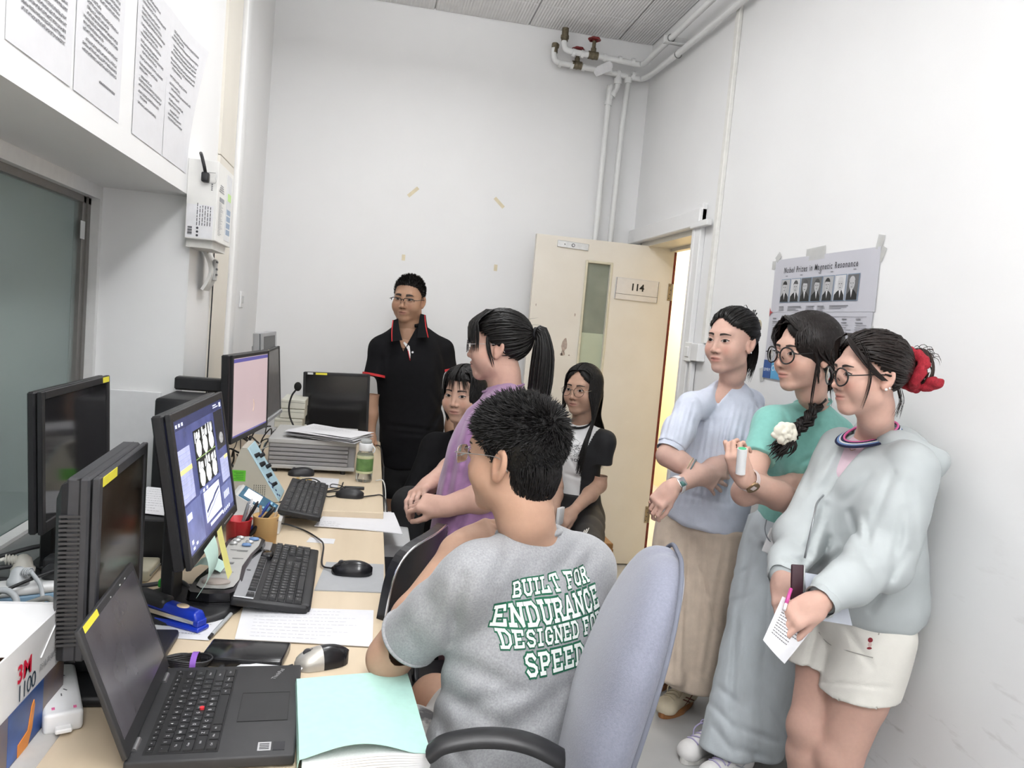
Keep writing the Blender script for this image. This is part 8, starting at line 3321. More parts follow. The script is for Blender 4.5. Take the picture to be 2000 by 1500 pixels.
for k in range(50):
 d=V(r_.uniform(-.6,.6),r_.uniform(-1,-.3),r_.uniform(.4,1))
 p0=V(0,-.15,.055)+r_.normal(size=3)*.012
 top.append([p0,p0+d*.018,p0+d*.03+V(0,-.004,-.012),p0+d*.032+V(0,-.008,-.03)])
hb.locks(resample(top,7),.0016,center=(0,-.14,.02))
hb.build(P,Hm,(.040,.020,.015),r=.42,name='hair_bun')
sp_=[]
for k in range(18):
 a=2*math.pi*k/18
 q=tr(Hm,V(.046*math.cos(a),-.132-.012*math.sin(3*a),.020+.050*math.sin(a)))
 sp_.append(ell(q,(.016,.016,.016)))
for q in(V(-.05,-.165,-.01),V(-.045,-.185,-.015),V(-.035,-.16,-.025)):
 sp_.append(ell(tr(Hm,q),(.018,.018,.016)))
cloth('scrunchie',P.root,sp_,mat('scrunchie_red',(.33,.012,.025),r=.8,var=.3,vs=300,bump=.5,bs=500),h=.003,k=.005,noise=((.003,190,9,(1,1,1)),),label='dark red velvet scrunchie')
glasses(P,Hm,shape='round',rim=(.012,.012,.013),wire=.0024,rx=.027,rz=.0255,cx=.034,cz=-.006)
b=MB()
T=Matrix([list(q)for q in Hm])
b.sphere((0,0,0),.0042,0,T@Matrix.Translation((-.088,-.004,-.034)),n=8)
b.sphere((0,0,0),.0028,0,T@Matrix.Translation((-.089,-.014,-.030)),n=8)
b.build('ear_studs',mat('pearl',(.8,.78,.76),r=.2),P.root)
upv=(N-UP*.01)-pel
Rt=torso_R(side,upv)
Lt=np.linalg.norm(upv)
M_pinkt=mat('pink_cotton',(.72,.55,.62),r=.9,var=.04,bump=.1,bs=500)
tee,_,_=cloth('t_shirt',P.root,[loft(pel,Rt,[(Lt*.5,0,.005,.135,.10),(Lt*.8,0,.012,.145,.098),(Lt*.92,0,.0,.11,.075),(Lt*.985,0,-.002,.072,.058)],rnd=.02)],M_pinkt,h=.006,k=.02,cuts=[(ell(N+UP*.025+fb*.022,(.072,.074,.05)),.006)],label='pink T-shirt with a striped collar')
for k,(mm,rr0)in enumerate(((mat('stripe_pink',(.75,.16,.38),r=.8),.0),(mat('stripe_navy',(.015,.018,.06),r=.8),.006),(M_wht,.0115),(mat('stripe_blue',(.16,.27,.52),r=.8),.017),(MATS['stripe_navy'],.0225))):
 cn=N+UP*(.002-rr0*.6)+fb*(.016+rr0*.30)
 b=MB()
 b.tube([cn+side*(.070+rr0*.75)*math.cos(a)+fb*(.070+rr0*.7)*math.sin(a)+UP*(-.034*math.sin(a)-.004)for a in np.linspace(0,2*math.pi,36,endpoint=False)],.0036,0,6,closed=True)
 b.build('collar_stripe',mm,tee)
M_jack=mat('grey_windbreaker',(.46,.495,.50),r=.62,var=.03,vs=12,bump=.05,bs=900,spec=.35)
hem=at(1680,1205,Y=Yq+.05)
tor=loft(pel,Rt,[(.028,0,-.012,.185,.150),(.09,0,-.008,.195,.160),(.16,0,-.002,.190,.155),(Lt*.55,0,.002,.182,.140),(Lt*.76,0,.010,.185,.132),(Lt*.88,0,.0,.165,.105),(Lt*.96,0,-.012,.12,.085),(Lt*1.0,0,-.02,.085,.07)],rnd=.03,n=2.2)
prims=[tor,(rcone(SLj-UP*.005,lerp(SLj,EL,.5),.075,.080),.05),(rcone(lerp(SLj,EL,.5),EL,.080,.076),.03),(rcone(EL,lerp(EL,WL,.55),.076,.062),.03),(rcone(lerp(EL,WL,.55),lerp(EL,WL,.88),.062,.045),.02),(rcone(SRj-UP*.005,ER,.072,.066),.05),(rcone(ER,lerp(ER,WR,.6),.066,.052),.03),(rcone(lerp(ER,WR,.6),lerp(ER,WR,.9),.052,.044),.02),(ell(N-fb*.075-UP*.03,(.13,.05,.06),Rt),.03),(rcone(N-side*.075-UP*.02,N-side*.11-fb*.04-UP*.06,.035,.045),.03)]
zt,zb=N+fb*.09-UP*.08,N+fb*.15-UP*.20
fo=[ridged(.0045,22,45,(1,1,.7))]
for(a_,b_,am)in(((1612,985),(1570,1100),.014),((1660,1000),(1692,1095),.014),((1690,1010),(1700,1085),.012),((1742,930),(1690,1060),.013),((1620,1050),(1600,1110),.012),((1765,1000),(1742,1120),.013),((1772,1080),(1700,1190),.012),((1640,1080),(1580,1120),.014),((1650,900),(1600,960),.009),((1700,930),(1650,980),.009),((1725,1120),(1690,1165),.010),((1700,1120),(1665,1165),.010),((1672,1125),(1640,1175),.010),((1650,1135),(1622,1185),.010),((1630,1145),(1605,1190),.010),((1545,1060),(1585,1075),.009),((1535,1090),(1575,1100),.009),((1610,1100),(1570,1125),.012),((1600,870),(1570,960),.008),((1780,950),(1790,1100),.009)):
 fo.append(crease_v(a_,b_,Yq-.05,.012,am,.3))
cuts=[(ell(N+UP*.05+fb*.03,(.094,.094,.065)),.01),(rcone(N+fb*.07,zb,.058,.008),.008)]
jk,kvs,kfs=cloth('jacket',P.root,prims,M_jack,h=.0055,k=.03,folds=fo,noise=((.0045,16,21,(1,1,.6)),(.002,40,22,(1,1,.6))),cuts=cuts,label='pale grey thin zip jacket with a hood')
hood=[loft(N-fb*.03-UP*.06,torso_R(side,UP-fb*.2),[(0,0,-.02,.15,.085),(.04,0,-.01,.135,.080),(.075,0,.0,.11,.07)],rnd=.02)]
cloth('hood',jk,hood+[(rcone(N-side*.08-UP*.01+fb*.02,N-side*.15-fb*.09-UP*.055,.03,.035),.03),(rcone(N-side*.13-fb*.06-UP*.05,N-side*.15-fb*.09-UP*.09,.028,.015),.03)],M_jack,h=.0055,k=.03,cuts=[(ell(N+UP*.05+fb*.02,(.095,.095,.075)),.01)],noise=((.004,26,31,(1,1,1)),))
b=MB()
b.tube(spline([zb+fb*.0+UP*.0,lerp(zb,at(1575,1010,Y=Yq-.22),.4),at(1590,1010,Y=Yq-.19),at(1572,1090,Y=Yq-.20)],6),.003,0,5)
b.build('zip',mat('zip_grey',(.30,.32,.33),r=.4,m=.5),jk)
for(E_,W_,r0)in((EL,WL,.041),(ER,WR,.041)):
 d_=nrm(W_-E_)
 c_=lerp(E_,W_,.90)
 Rs=torso_R(V(0,0,1),d_)
 b=MB()
 b.sheet(np.array([[c_+d_*(.010*j-.02)+(Rs[:,0]*math.cos(a)+Rs[:,1]*math.sin(a))*(r0+.003*math.sin(j*2.4+2*math.sin(3*a)))for a in np.linspace(0,2*math.pi,33)]for j in range(6)]))
 b.build('cuff',M_jack,jk)
M_wsh=mat('white_denim',(.78,.76,.70),r=.85,var=.03,vs=20,bump=.2,bs=600,spec=.2)
sE=[lerp(HRp,KR,.50),lerp(HLp,KL,.46)]
dn=[nrm(KR-HRp+V(.06,0,0)),nrm(KL-HLp+V(.10,0,0))]
shp=[ell(pel+UP*.02,(.165,.130,.13),torso_R(side,UP)),(capped(rcone(HRp,lerp(HRp,KR,.8),.104,.106),sE[0],dn[0]),.02),(capped(rcone(HLp,lerp(HLp,KL,.8),.108,.112),sE[1],dn[1]),.02)]
cu=[]
shr,hvs,hfs=cloth('shorts',P.root,shp,M_wsh,h=.0065,k=.03,noise=((.003,22,17,(1,1,1)),),cuts=cu,folds=[crease_v((1600,1215),(1575,1310),Yq-.05,.012,.014,.3),crease_v((1650,1220),(1700,1300),Yq-.05,.012,.007,.3),crease_v((1590,1330),(1740,1345),Yq-.05,.006,.006,.3)],label='white denim shorts with a small red badge')
sbv=BVHTree.FromPolygons([tuple(v)for v in hvs],[tuple(f)for f in hfs])
def surf_line(pts_px,Yg,bvh):
 out=[]
 for(x_,y_)in pts_px:
  t_=at(x_,y_,Y=Yg)
  d_=camd(t_)
  hit=bvh.ray_cast(Vector(t_-d_*.35),Vector(d_),1.0)
  if hit[0]is not None:
   out.append(np.array(hit[0])+np.array(hit[1])*.001)
 return out
for pl in(((1600,1235),(1620,1258),(1660,1272),(1705,1284)),((1715,1205),(1720,1215),(1716,1240))):
 q=surf_line(pl,Yq-.08,sbv)
 if len(q)>2:
  b=MB()
  b.tube(spline(q,4),.0016,0,5)
  b.build('stitching',mat('stitch_grey',(.45,.43,.40),r=.9),shr)
for(cx_,cy_,rx_,ry_,m_)in((1700,1250,5,5,mat('badge_red',(.24,.02,.03),r=.7)),(1699,1259,4,5,mat('badge_pink',(.62,.45,.42),r=.7)),(1698,1266,5,2.5,MATS['badge_red'])):
 decal('badge',[(cx_+rx_*math.cos(a),cy_+ry_*math.sin(a))for a in np.linspace(0,6.28,10,endpoint=False)],m_,Yg=Yq-.08,parent=shr,bvh=sbv)
for a_ in(AR,AL):
 shoe(P,(a_[0]-.05,a_[1]-.03,0),fb,MATS['shoe_white'],MATS['sole_white'])
b=MB()
b.tube(spline([N-side*.055+UP*.012,N+fb*.05-UP*.035-side*.03,N+fb*.075-UP*.062,N+fb*.05-UP*.035+side*.03,N+side*.055+UP*.012],6),.0008,0,5)
b.build('necklace',MATS['fine_gold'],P.root)
G=np.zeros((8,12,3))
c0,c1,c2,c3=at(1528,1165,Y=Yq-.27),at(1490,1250,Y=Yq-.33),at(1532,1296,Y=Yq-.33),at(1610,1200,Y=Yq-.27)
for i in range(8):
 for j in range(12):
  a,c=i/7,j/11
  G[i,j]=(1-c)*((1-a)*c0+a*c3)+c*((1-a)*c1+a*c2)+V(-.004,-.012,0)*math.sin(a*3.1)*c
t=thing('paper_sheet','curled printed sheet held in front of the white shorts','paper',c1)
b=MB()
b.sheet(G,.0006)
b.build('sheet',M_paper,t)
b=MB()
rr=random.Random(8)
n_=np.cross(c3-c0,c1-c0)
n_=nrm(n_)*(-1 if n_[1]>0 else 1)
for k in range(9):
 v=.30+.055*k
 u=.12
 e=.62+.28*rr.random()
 while u<e:
  l_=rr.uniform(.03,.08)
  q=[]
  for(a,c)in((u,v),(u+l_,v),(u+l_,v+.018),(u,v+.018)):
   q.append((1-c)*((1-a)*c0+a*c3)+c*((1-a)*c1+a*c2)+V(-.004,-.012,0)*math.sin(a*3.1)*c+n_*.0012)
  b.quad(*q)
  u+=l_+.015
b.build('printing',M_ink,t)
d0,d1,d2,d3=at(1566,1118,Y=Yq-.22),at(1590,1210,Y=Yq-.26),at(1662,1222,Y=Yq-.20),at(1640,1130,Y=Yq-.15)
G=np.array([[(1-j/7)*((1-i/5)*d0+i/5*d3)+j/7*((1-i/5)*d1+i/5*d2)for j in range(8)]for i in range(6)])
b=MB()
b.sheet(G,.004)
tag(b.build('document_pouch',mat('pouch_clear',(.58,.61,.68),r=.35,var=.05)),'pale translucent document pouch held against the white shorts','pouch')
b=MB()
Tq=frame(at(1556,1145,Y=Yq-.235),nrm(V(.9,-.2,.05)),nrm(V(.05,.1,1)))
b.box((0,0,0),(.030,.11,.010),0,Tq,bev=.003,seg=2)
t=thing('phone','dark phone held upright behind the printed sheet','phone',at(1556,1145,Y=Yq-.235))
b.build('body',mat('phone_dark',(.05,.02,.028),r=.25),t)
b=MB()
b.box((.0165,0,0),(.004,.112,.012),0,Tq,bev=.001)
b.build('metal_edge',M_chrome,t)
p0,p1=at(1531,1192,Y=Yq-.30),at(1545,1150,Y=Yq-.265)
t=thing('pen','pink pen held over the printed sheet','pen',p0)
b=MB()
b.tube([p0,lerp(p0,p1,.35)],.0042,0,8)
b.build('clear_tip',mat('pen_tip_clear',(.75,.70,.72),r=.2),t)
b=MB()
b.tube([lerp(p0,p1,.3),p1],.0046,0,8)
b.build('barrel',mat('pen_pink',(.60,.08,.32),r=.3),t)
# ---- man in the black polo shirt leaning on the far desk
P=Person('standing man in a black polo shirt with red trim leaning on the far desk',(.2,4.5,0))
Yq=4.45
Hm=head_at(P,788,586,Yq-.09,FD_(18,790),1.10,(.02,0,-.05),fem=0,cheek=1.05,w=1.08,jaw=1.08,blush=.25,nose=1.0,open=.75,brow=1.7,neck=.062,lip=(.36,.16,.13))
fb=FD_(14,800)
side=np.cross(fb,UP)
N=at(798,634,Y=Yq+.02)
SRj,SLj=at(744,680,Y=Yq+.02),at(864,684,Y=Yq+.06)
neck_to(P,N,SLj,SRj,.063,(N+fb*.02-UP*.09,(.13,.08,.08),torso_R(side,UP)))
ER=at(722,790,Y=Yq-.02)
WR=at(722,850,Y=Yq-.06)
WR[2]=.83
hR=hand_prims(WR,V(-.15,-.75,-.55),V(-.1,-.6,.8),-1,[.35,.35,.35,.35],s=1.0)
rR=arm(P,SRj,ER,WR,hR,(.048,.045,.046,.030),h=.004)
EL=at(886,800,Y=Yq+.05)
WL=at(880,900,Y=Yq+.0)
hL=hand_prims(WL,V(0,-.1,-1),V(.9,-.3,0),1,[.4]*4)
rL=arm(P,SLj,EL,WL,hL,(.048,.045,.045,.030),h=.007)
pel=at(806,912,Y=Yq+.04)
HRp,HLp=pel+side*.09,pel-side*.09
KR,KL=V(HRp[0],HRp[1]-.03,.47),V(HLp[0],HLp[1]-.03,.47)
Lg=[]
for k_ in(KR,KL):
 limb(Lg,[k_+UP*.1,k_,V(k_[0],k_[1]+.03,.3),V(k_[0],k_[1]+.04,.08)],[.07,.06,.055,.04],.02)
P.skin+=Lg
lo,hi=box_of(Lg)
make_body(P,P.skin,[head_region(P,.28,.003),rR,rL,(lo,hi,.012)],Hm,P.o,(.43,.255,.17),[(rcone(N-UP*.05,pel,.07,.09),'+',.03),(rcone(pel,KR+UP*.05,.07,.055),'+',.03),(rcone(pel,KL+UP*.05,.07,.055),'+',.03)])
h=Hair(41)
zf=lambda p:np.interp(p[...,1],[-.12,-.08,-.05,-.025,-.008,.008,.02,.045,.07,.1],[-.06,-.055,-.04,-.005,.015,-.01,.03,.062,.072,.076])
vs,fs=hair_cap(-.004,zfun=zf)
h.raw(vs,fs,.8)
h.short(2600,lambda p:.008+.012*np.clip((p[2]-.04)/.07,0,1),lambda p:V(p[0]*3,.4,.5),lift=.75,w=.0017,S=3,zfun=zf,jit=.2)
h.build(P,Hm,(.014,.012,.011),r=.55)
glasses(P,Hm,shape='rect',rim=(.02,.02,.022),wire=.0021,rx=.0275,rz=.0155,cz=-.005,half=True)
M_polo=mat('black_pique',(.009,.009,.0105),r=.85,var=.12,vs=40,bump=.15,bs=700,spec=.15)
upv=(N-UP*.01)-pel
Rt=torso_R(side,upv)
Lt=np.linalg.norm(upv)
tor=loft(pel,Rt,[(-.0,0,0,.195,.13),(.06,0,0,.195,.13),(Lt*.45,0,.0,.19,.125),(Lt*.72,0,.01,.20,.122),(Lt*.87,0,.0,.18,.10),(Lt*.95,0,-.01,.115,.078),(Lt*1.0,0,-.012,.082,.068)],rnd=.025,n=2.2)
seR,seL=lerp(SRj,ER,.50),lerp(SLj,EL,.34)
fo=[ridged(.003,16,51,(1,1,.5))]
for(a_,b_,am)in(((840,760),(880,830),.010),((870,780),(830,860),.012),((760,830),(870,845),.010),((850,700),(862,760),.009),((745,700),(748,770),.008),((770,845),(850,850),.009)):
 fo.append(crease_v(a_,b_,Yq,.016,am,.3))
po_,pvs,pfs=cloth('polo_shirt',P.root,[tor,(capped(rcone(SRj,ER,.064,.070),seR,ER-SRj),.04),(capped(rcone(SLj,EL,.064,.070),seL,EL-SLj),.04)]+yoke(N,SLj,SRj,.055,.06,dz=.01),M_polo,h=.007,k=.03,folds=fo,cuts=[(ell(N+UP*.052+fb*.012,(.066,.066,.045)),.008),(wedge(N+fb*.11-UP*.165,torso_R(side,UP),.38,.085,.18),.006)],label='black polo shirt with red-edged collar and cuffs')
M_red=mat('trim_red',(.60,.03,.035),r=.7)
for S_,E_,c_ in((SRj,ER,seR),(SLj,EL,seL)):
 d_=nrm(E_-S_)
 Rs=torso_R(V(0,1,0),d_)
 b=MB()
 b.sheet(np.array([[c_+d_*(.014*j-.012)+(Rs[:,0]*math.cos(a)+Rs[:,1]*math.sin(a))*.0745 for a in np.linspace(0,2*math.pi,29)]for j in range(2)]),.002)
 b.build('sleeve_trim',M_red,po_)
for(it,ot,ob,ib)in(((777,622),(767,626),(763,667),(786,664)),((821,613),(831,616),(840,659),(815,660))):
 ya,yb_=Yq-.035,Yq-.120
 q=[at(*it,Y=ya),at(*ot,Y=ya+.02),at(*ob,Y=yb_),at(*ib,Y=yb_-.01)]
 G=np.array([[lerp(lerp(q[0],q[1],i/3),lerp(q[3],q[2],i/3),j/6)+fb*.014*math.sin(math.pi*j/6)for j in range(7)]for i in range(4)])
 b=MB()
 b.sheet(G,.003)
 b.build('collar',M_polo,po_)
 b=MB()
 b.tube([lerp(G[2,j],G[3,j],.6)+fb*.005 for j in range(7)],.0032,0,5)
 b.build('collar_stripe',M_red,po_)
b=MB()
b.tube([N+UP*.020+side*.064*math.cos(a)+fb*(.012+.064*math.sin(a))-UP*.030*(1+math.sin(a))*.5 for a in np.linspace(math.pi*.80,math.pi*2.20,26)],.010,0,8)
b.build('collar_band',M_polo,po_)
pbv=BVHTree.FromPolygons([tuple(v)for v in pvs],[tuple(f)for f in pfs])
def on_polo(px,py,off=.003):
 t_=at(px,py,Y=Yq-.1)
 d_=nrm(t_-EYE)
 hit=pbv.ray_cast(Vector(t_-d_*.4),Vector(d_),1.0)
 return(np.array(hit[0])if hit[0]is not None else t_)-d_*off
b=MB()
b.add([on_polo(781,660),on_polo(800,676),on_polo(802,692),on_polo(801,703),on_polo(796,682)],[(0,1,2,3,4)])
b.build('placket',mat('placket_white',(.74,.73,.72),r=.7),po_)
b=MB()
b.tube([on_polo(791,672,.005),on_polo(797,686,.005),on_polo(801,704,.005)],.0022,0,5)
b.build('placket_trim',M_red,po_)
b=MB()
c_=on_polo(806,688,.001)
b.cyl(c_,c_+fb*.004,.006,0,12)
b.build('shirt_button',M_wht,po_)
sh_o,_,_=cloth('shorts',P.root,[ell(pel-UP*.02,(.18,.125,.13),torso_R(side,UP)),(rcone(HRp,V(HRp[0],HRp[1]-.02,.52),.105,.10),.03),(rcone(HLp,V(HLp[0],HLp[1]-.02,.52),.105,.10),.03)],mat('black_shorts',(.008,.008,.009),r=.85,var=.1,bump=.1,bs=300),h=.01,k=.03,noise=((.004,20,5,(1,1,.4)),))
for k_ in(KR,KL):
 shoe(P,(k_[0],k_[1]-.02,0),fb,M_black,M_dgrey)
 # ---- woman in the black hooded top, seated behind the purple shirt
P=Person('seated woman in a black hooded top with wispy bangs',(.45,3.5,0))
Yq=3.50
Hm=head_at(P,888,775,Yq-.09,FD_(26,890),1.08,(-.02,0,-.02),fem=1,cheek=1.12,w=1.06,blush=.35,nose=.9,gaze=-.003,lip=(.48,.22,.19))
fb=FD_(30,890)
side=np.cross(fb,UP)
N=at(905,858,Y=Yq+.03)
SRj,SLj=N+side*.155-UP*.06,N-side*.155-UP*.06
neck_to(P,N,SLj,SRj,.047)
make_body(P,P.skin,[head_region(P,.26,.0029)],Hm,P.o,(.56,.36,.275))
h=Hair(51)
zf=lambda p:np.interp(p[...,1],[-.12,-.08,-.05,-.02,.0,.02,.045,.07,.1],[-.085,-.085,-.08,-.07,-.06,.0,.045,.066,.07])
vs,fs=hair_cap(.004,zfun=zf)
h.raw(vs,fs,.75)
r_=h.r
st=[]
for k in range(420):
 e=1 if k%2 else-1
 y0=r_.uniform(-.09,.06)
 p0=V(e*.003,y0,.128-10*max(0,abs(y0+.01)-.02)**2)
 a=r_.uniform(.72,3.0)
 eq=V(e*.093*math.sin(a),-.014+.111*math.cos(a),.015)
 lo_=V(e*.080*math.sin(a),-.02+.09*math.cos(a),-.085-.02*r_.random())
 st.append([p0,lerp(p0,eq,.5)+V(e*.024,.0,.034),eq,lerp(eq,lo_,.6)+V(e*.003,0,0),lo_+V(-e*.012,0,-.012)])
h.locks(push_out(resample(st,12),.009),.0036)
bg=[]
for k in range(44):
 x0=r_.uniform(-.055,.055)
 x0=x0 if abs(x0)>.012 or k%3 else x0*2
 bg.append([V(x0*.45,.052,.122),V(x0*.8,.092-abs(x0)*.2,.09),V(x0*1.05,.099-abs(x0)*.4,.055),V(x0*1.15,.097-abs(x0)*.45,.022+r_.uniform(-.008,.012))])
h.locks(resample(bg,8),.0011)
h.build(P,Hm,M_hair,r=.40)
pel=V(.50,3.62,.52)
upv=N-pel
Rt=torso_R(side,upv)
Lt=np.linalg.norm(upv)
M_hood=mat('black_fleece',(.008,.008,.009),r=.9,var=.12,bump=.12,bs=400,spec=.15)
KRh,KLh=at(800,985,Y=3.12),V(.40,3.10,.56)
ERh,WRh=SRj+V(-.10,-.12,-.24),at(838,960,Y=3.22)
ELh,WLh=SLj+V(.04,-.16,-.22),V(.42,3.22,.63)
tor=loft(pel,Rt,[(-.02,0,0,.19,.14),(.1,0,0,.185,.14),(Lt*.55,0,.005,.18,.13),(Lt*.78,0,.01,.18,.12),(Lt*.9,0,.0,.15,.095),(Lt*1.0,0,-.01,.085,.075)],rnd=.03)
cloth('hooded_top',P.root,[tor,(rcone(SRj,ERh,.066,.06),.04),(rcone(ERh,WRh,.06,.045),.03),(rcone(SLj,ELh,.066,.06),.04),(rcone(ELh,WLh,.06,.045),.03),(ell(N-fb*.06-UP*.01,(.10,.06,.05),Rt),.03)]+yoke(N,SLj,SRj,.052,.06,dz=.0),M_hood,h=.008,k=.03,folds=[ridged(.005,18,61,(1,1,.6))],cuts=[(ell(N+UP*.05+fb*.02,(.065,.068,.05)),.008)],label='black hooded top')
cloth('trousers',P.root,[(rcone(pel+side*.09,KRh,.095,.075),.03),(rcone(pel-side*.09,KLh,.095,.075),.03),(rcone(KRh,V(KRh[0],KRh[1],.1),.07,.055),.02),(rcone(KLh,V(KLh[0],KLh[1],.1),.07,.055),.02),ell(pel,(.18,.15,.10),Rt)],mat('black_trousers',(.012,.012,.013),r=.88,var=.1),h=.011,k=.03)
for k_ in(KRh,KLh):
 shoe(P,(k_[0],k_[1]-.04,0),fb,M_black,M_dgrey)
st_=thing('black_stool','dark stool under the woman in the black hooded top','stool',(.50,3.62,0))
b=MB()
b.lathe([(0,.37),(.17,.37),(.18,.385),(.18,.405),(.165,.42),(0,.42)],(.50,3.62,0),0,28)
b.build('seat',M_black,st_)
for k in range(4):
 a=k*math.pi/2+.6
 b=MB()
 b.cyl((.50+.13*math.cos(a),3.62+.13*math.sin(a),.37),(.50+.17*math.cos(a),3.62+.17*math.sin(a),0),.013,0,8)
 b.build('leg',M_dgrey,st_)
 # ---- woman in the white and black tee, seated by the door
P=Person('seated woman in a white tee with black sleeves, long hair, before the door',(1.08,3.8,0))
Yq=3.80
Hm=head_at(P,1121,763,Yq-.09,FD_(28,1120),1.06,(0.0,0,.0),fem=1,cheek=1.05,w=1.0,blush=.25,nose=.95,smile=.7,lip=(.38,.17,.14))
fb=FD_(24,1130)
side=np.cross(fb,UP)
N=at(1132,832,Y=Yq+.02)
SRj,SLj=N+side*.15-UP*.06,N-side*.15-UP*.06
neck_to(P,N,SLj,SRj,.046,(N+fb*.02-UP*.09,(.12,.07,.08),torso_R(side,UP)))
EL=at(1170,948,Y=Yq-.06)
WL=at(1118,1000,Y=Yq-.26)
hL=hand_prims(WL,nrm(at(1095,1022,Y=Yq-.30)-WL),V(-.2,-.7,.6),-1,[(.5,.8,.5)]*4,thumb=(.4,.3,.2,.2),s=.92)
rL=arm(P,SLj,EL,WL,hL,(.042,.037,.038,.025),h=.004)
ER=at(1085,950,Y=Yq-.10)
WR=at(1082,1000,Y=Yq-.27)
hR=hand_prims(WR,nrm(V(.15,-.5,-.75)),V(-.6,-.6,.3),1,[(.5,.8,.5)]*4,thumb=(.3,.5,.2,.2),s=.92)
rR=arm(P,SRj,ER,WR,hR,(.042,.037,.038,.025),h=.004)
make_body(P,P.skin,[head_region(P,.30,.0029),rL,rR],Hm,P.o,(.47,.295,.215))
h=Hair(61)
zf=part_line([-.12,-.08,-.05,-.02,.0,.02,.1],[-.085,-.085,-.08,-.06,-.02,.0,.0],.0,.098,.95)
vs,fs=hair_cap(.003,zfun=zf)
h.raw(vs,fs,.75)
r_=h.r
st=[]
for k in range(560):
 e=1 if k%2 else-1
 y0=r_.uniform(-.09,.066)
 p0=V(e*.002,y0,.128-10*max(0,abs(y0+.01)-.02)**2)
 a=r_.uniform(.82,3.0)
 eq=V(e*.092*math.sin(a),-.014+.109*math.cos(a),.005)
 fr_=a<1.9
 dn_=r_.uniform(.30,.40)
 if fr_:
  if e<0:
   lo1=V(-.088-.012*r_.random(),.03+.015*r_.random(),-.14)
   lo2=V(-.085-.02*r_.random(),.085+.02*r_.random(),-.24)
   lo3=V(-.066-.035*r_.random(),.112+.01*r_.random(),-dn_)
  else:
   lo1=V(.092+.01*r_.random(),.0,-.14)
   lo2=V(.10+.02*r_.random(),.0+.02*r_.random(),-.22)
   lo3=V(.11+.02*r_.random(),.0,-.30)
 else:
  lo1=V(e*.085*math.sin(a),-.02+.085*math.cos(a)-.02,-.12)
  lo2=V(e*.09*math.sin(a),-.13,-.22)
  lo3=V(e*.09*math.sin(a),-.15,-dn_)
 st.append([p0,lerp(p0,eq,.5)+V(e*.022,.0,.032),eq,lerp(eq,lo1,.5)+V(e*.002,0,0),lo1,lo2,lo3])
h.locks(push_out(resample(st,18),.008),.0032)
h.build(P,Hm,(.014,.012,.011),r=.38)
glasses(P,Hm,shape='round',rim=(.05,.045,.04),wire=.0011,metal=.6,rx=.0255,rz=.0235,cx=.034,cz=-.004,temple=(.55,.48,.36))
pel=V(1.12,3.84,.56)
upv=N-pel
Rt=torso_R(side,upv)
Lt=np.linalg.norm(upv)
def tee_col(vs):
 q=(vs-N)@Rt
 c=np.tile(V(.80,.80,.80),(len(vs),1))
 rag=np.abs(q[:,0])>(.108-.35*np.clip(-q[:,2]-.02,-.1,.12))
 c[rag]=(.016,.016,.018)
 return c
M_tee2=mat('ringer_tee',attr='col',r=.88,var=.04,bump=.1,bs=500)
tor=loft(pel,Rt,[(.10,0,0,.135,.10),(Lt*.45,0,.0,.132,.10),(Lt*.72,0,.015,.142,.105),(Lt*.87,0,.005,.138,.082),(Lt*.95,0,-.004,.09,.062),(Lt*1.0,0,-.006,.064,.052)],rnd=.02)
seL,seR=lerp(SLj,EL,.50),lerp(SRj,ER,.50)
tee,tvs,tfs=cloth('t_shirt',P.root,[tor,(capped(rcone(SLj,EL,.052,.058),seL,EL-SLj),.035),(capped(rcone(SRj,ER,.052,.058),seR,ER-SRj),.035)]+yoke(N,SLj,SRj,.045,.048,dz=.01),M_tee2,h=.005,k=.03,folds=[ridged(.002,26,71,(1,1,.6)),crease_v((1105,925),(1150,940),Yq,.010,.006,.25),crease_v((1110,890),(1135,930),Yq,.010,.006,.25)],cuts=[(ell(N+UP*.048+fb*.012,(.060,.060,.045)),.006)],colors=tee_col,label='white ringer tee with black sleeves')
b=MB()
cn=N+UP*.016+fb*.010
b.tube([cn+side*.060*math.cos(a)+fb*.060*math.sin(a)+UP*(-.020*math.sin(a))for a in np.linspace(0,2*math.pi,32,endpoint=False)],.0062,0,8,closed=True)
b.build('collar',mat('collar_black',(.014,.014,.016),r=.85),tee)
tb=BVHTree.FromPolygons([tuple(v)for v in tvs],[tuple(f)for f in tfs])
b=MB()
rr=random.Random(6)
for k in range(46):
 x0,y0=rr.uniform(1108,1140),rr.uniform(868,892)
 q=surf_line([(x0,y0),(x0+rr.uniform(-6,6),y0+rr.uniform(-5,5)),(x0+rr.uniform(-8,8),y0+rr.uniform(-6,6))],Yq-.1,tb)
 if len(q)==3:
  b.tube(q,.0009,0,4)
b.build('chest_drawing',mat('print_line',(.16,.16,.17),r=.8),tee)
vs,fs=text_geo('I CHI',.020,bold=.0006)
b=MB()
c0=at(1122,900,Y=Yq-.1)
xa=nrm(-side)
vv=[]
okk=True
for v in vs:
 w_=c0+xa*v[0]+UP*v[1]
 hit=tb.ray_cast(Vector(w_+fb*.2),Vector(-fb),.5)
 vv.append(np.array(hit[0])+np.array(hit[1])*.0012 if hit[0]is not None else w_)
b.add(vv,fs)
b.build('chest_lettering',mat('print_black2',(.03,.03,.03),r=.8),tee)
KLg,KRg=at(1150,1072,Y=3.35),at(1062,1072,Y=3.40)
M_bp=mat('black_track_pants',(.020,.019,.020),r=.8,var=.1,bump=.08,bs=300)
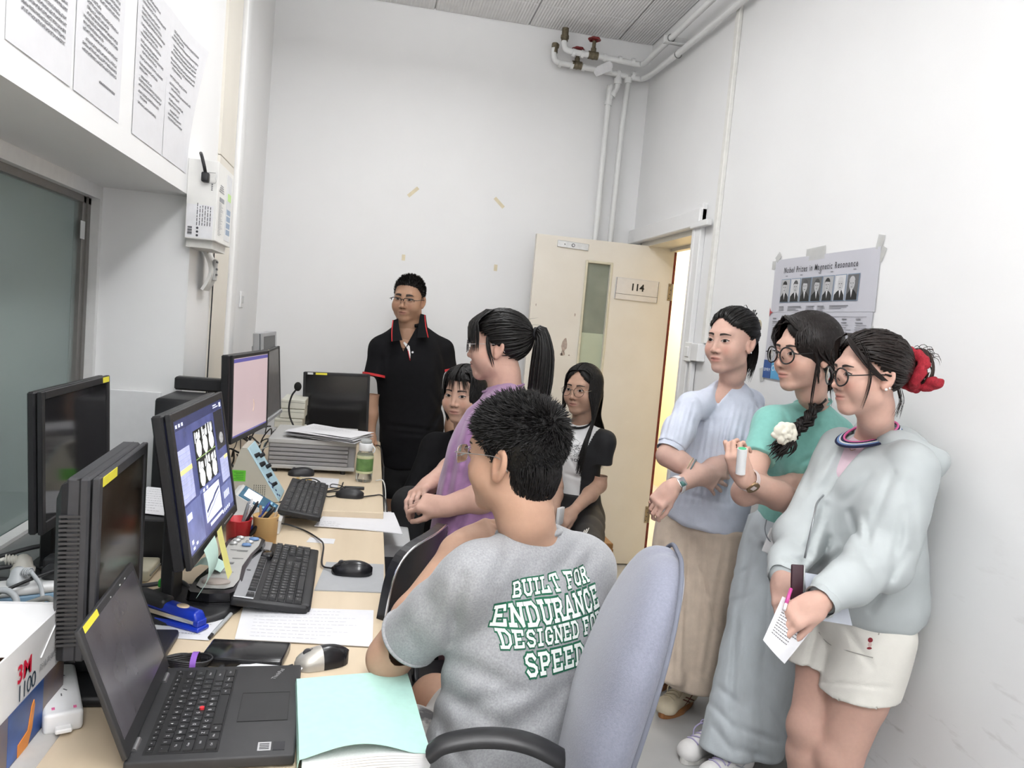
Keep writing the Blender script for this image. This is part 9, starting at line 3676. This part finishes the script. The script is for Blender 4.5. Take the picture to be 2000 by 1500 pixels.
tp2,pvs,pfs=cloth('trousers',P.root,[loft(pel,Rt,[(-.05,0,0,.16,.13),(.06,0,0,.148,.112),(.13,0,0,.138,.104)],rnd=.02),(rcone(pel-side*.085-UP*.02,KLg,.092,.072),.03),(rcone(pel+side*.085-UP*.02,KRg,.092,.072),.03),(rcone(KLg,V(KLg[0]+.02,KLg[1]-.0,.1),.07,.055),.02),(rcone(KRg,V(KRg[0],KRg[1]-.0,.1),.07,.055),.02)],M_bp,h=.008,k=.03,folds=[ridged(.003,22,72,(1,1,.6))],label='black track trousers with white side stripes')
pb=BVHTree.FromPolygons([tuple(v)for v in pvs],[tuple(f)for f in pfs])
for k in range(3):
 q=surf_line([(1150-4*k,1032+2*k),(1143-4*k,1046+2*k),(1137-4*k,1062),(1133-4*k,1078)],3.45,pb)
 if len(q)>2:
  b=MB()
  b.tube(q,.0028,0,5)
  b.build('side_stripe',M_wht,tp2)
for k_ in(KLg,KRg):
 shoe(P,(k_[0],k_[1]-.05,0),fb,MATS['shoe_white'],MATS['sole_white'])
c_=at(1094,1008,Y=3.46)
Tq=frame(c_,nrm(V(.75,-.6,0)),nrm(V(.12,-.05,1)))
t=thing('phone','white phone held in the lap of the woman before the door','phone',c_)
b=MB()
b.box((0,0,0),(.016,.085,.06),0,Tq,bev=.003,seg=2)
b.build('body',M_wht,t)
b=MB()
b.box((-.0085,0,0),(.001,.078,.054),0,Tq)
b.build('screen',M_blackg,t)
st_=thing('wooden_stool','brown wooden stool under the woman before the door','stool',(1.14,3.86,0))
b=MB()
b.box((1.14,3.84,.425),(.34,.30,.03),0,bev=.004)
b.build('seat',mat('brown_wood',(.30,.15,.05),r=.45,var=.2,vs=8,stretch=(1,1,.15)),st_)
for(x_,y_)in((.99,3.71),(1.29,3.71),(.99,3.97),(1.29,3.97)):
 b=MB()
 b.box((x_,y_,.205),(.045,.045,.41),0,bev=.003)
 b.build('leg',MATS['brown_wood'],st_)
b=MB()
b.box((1.14,3.705,.36),(.30,.02,.08),0)
b.build('apron',MATS['brown_wood'],st_)
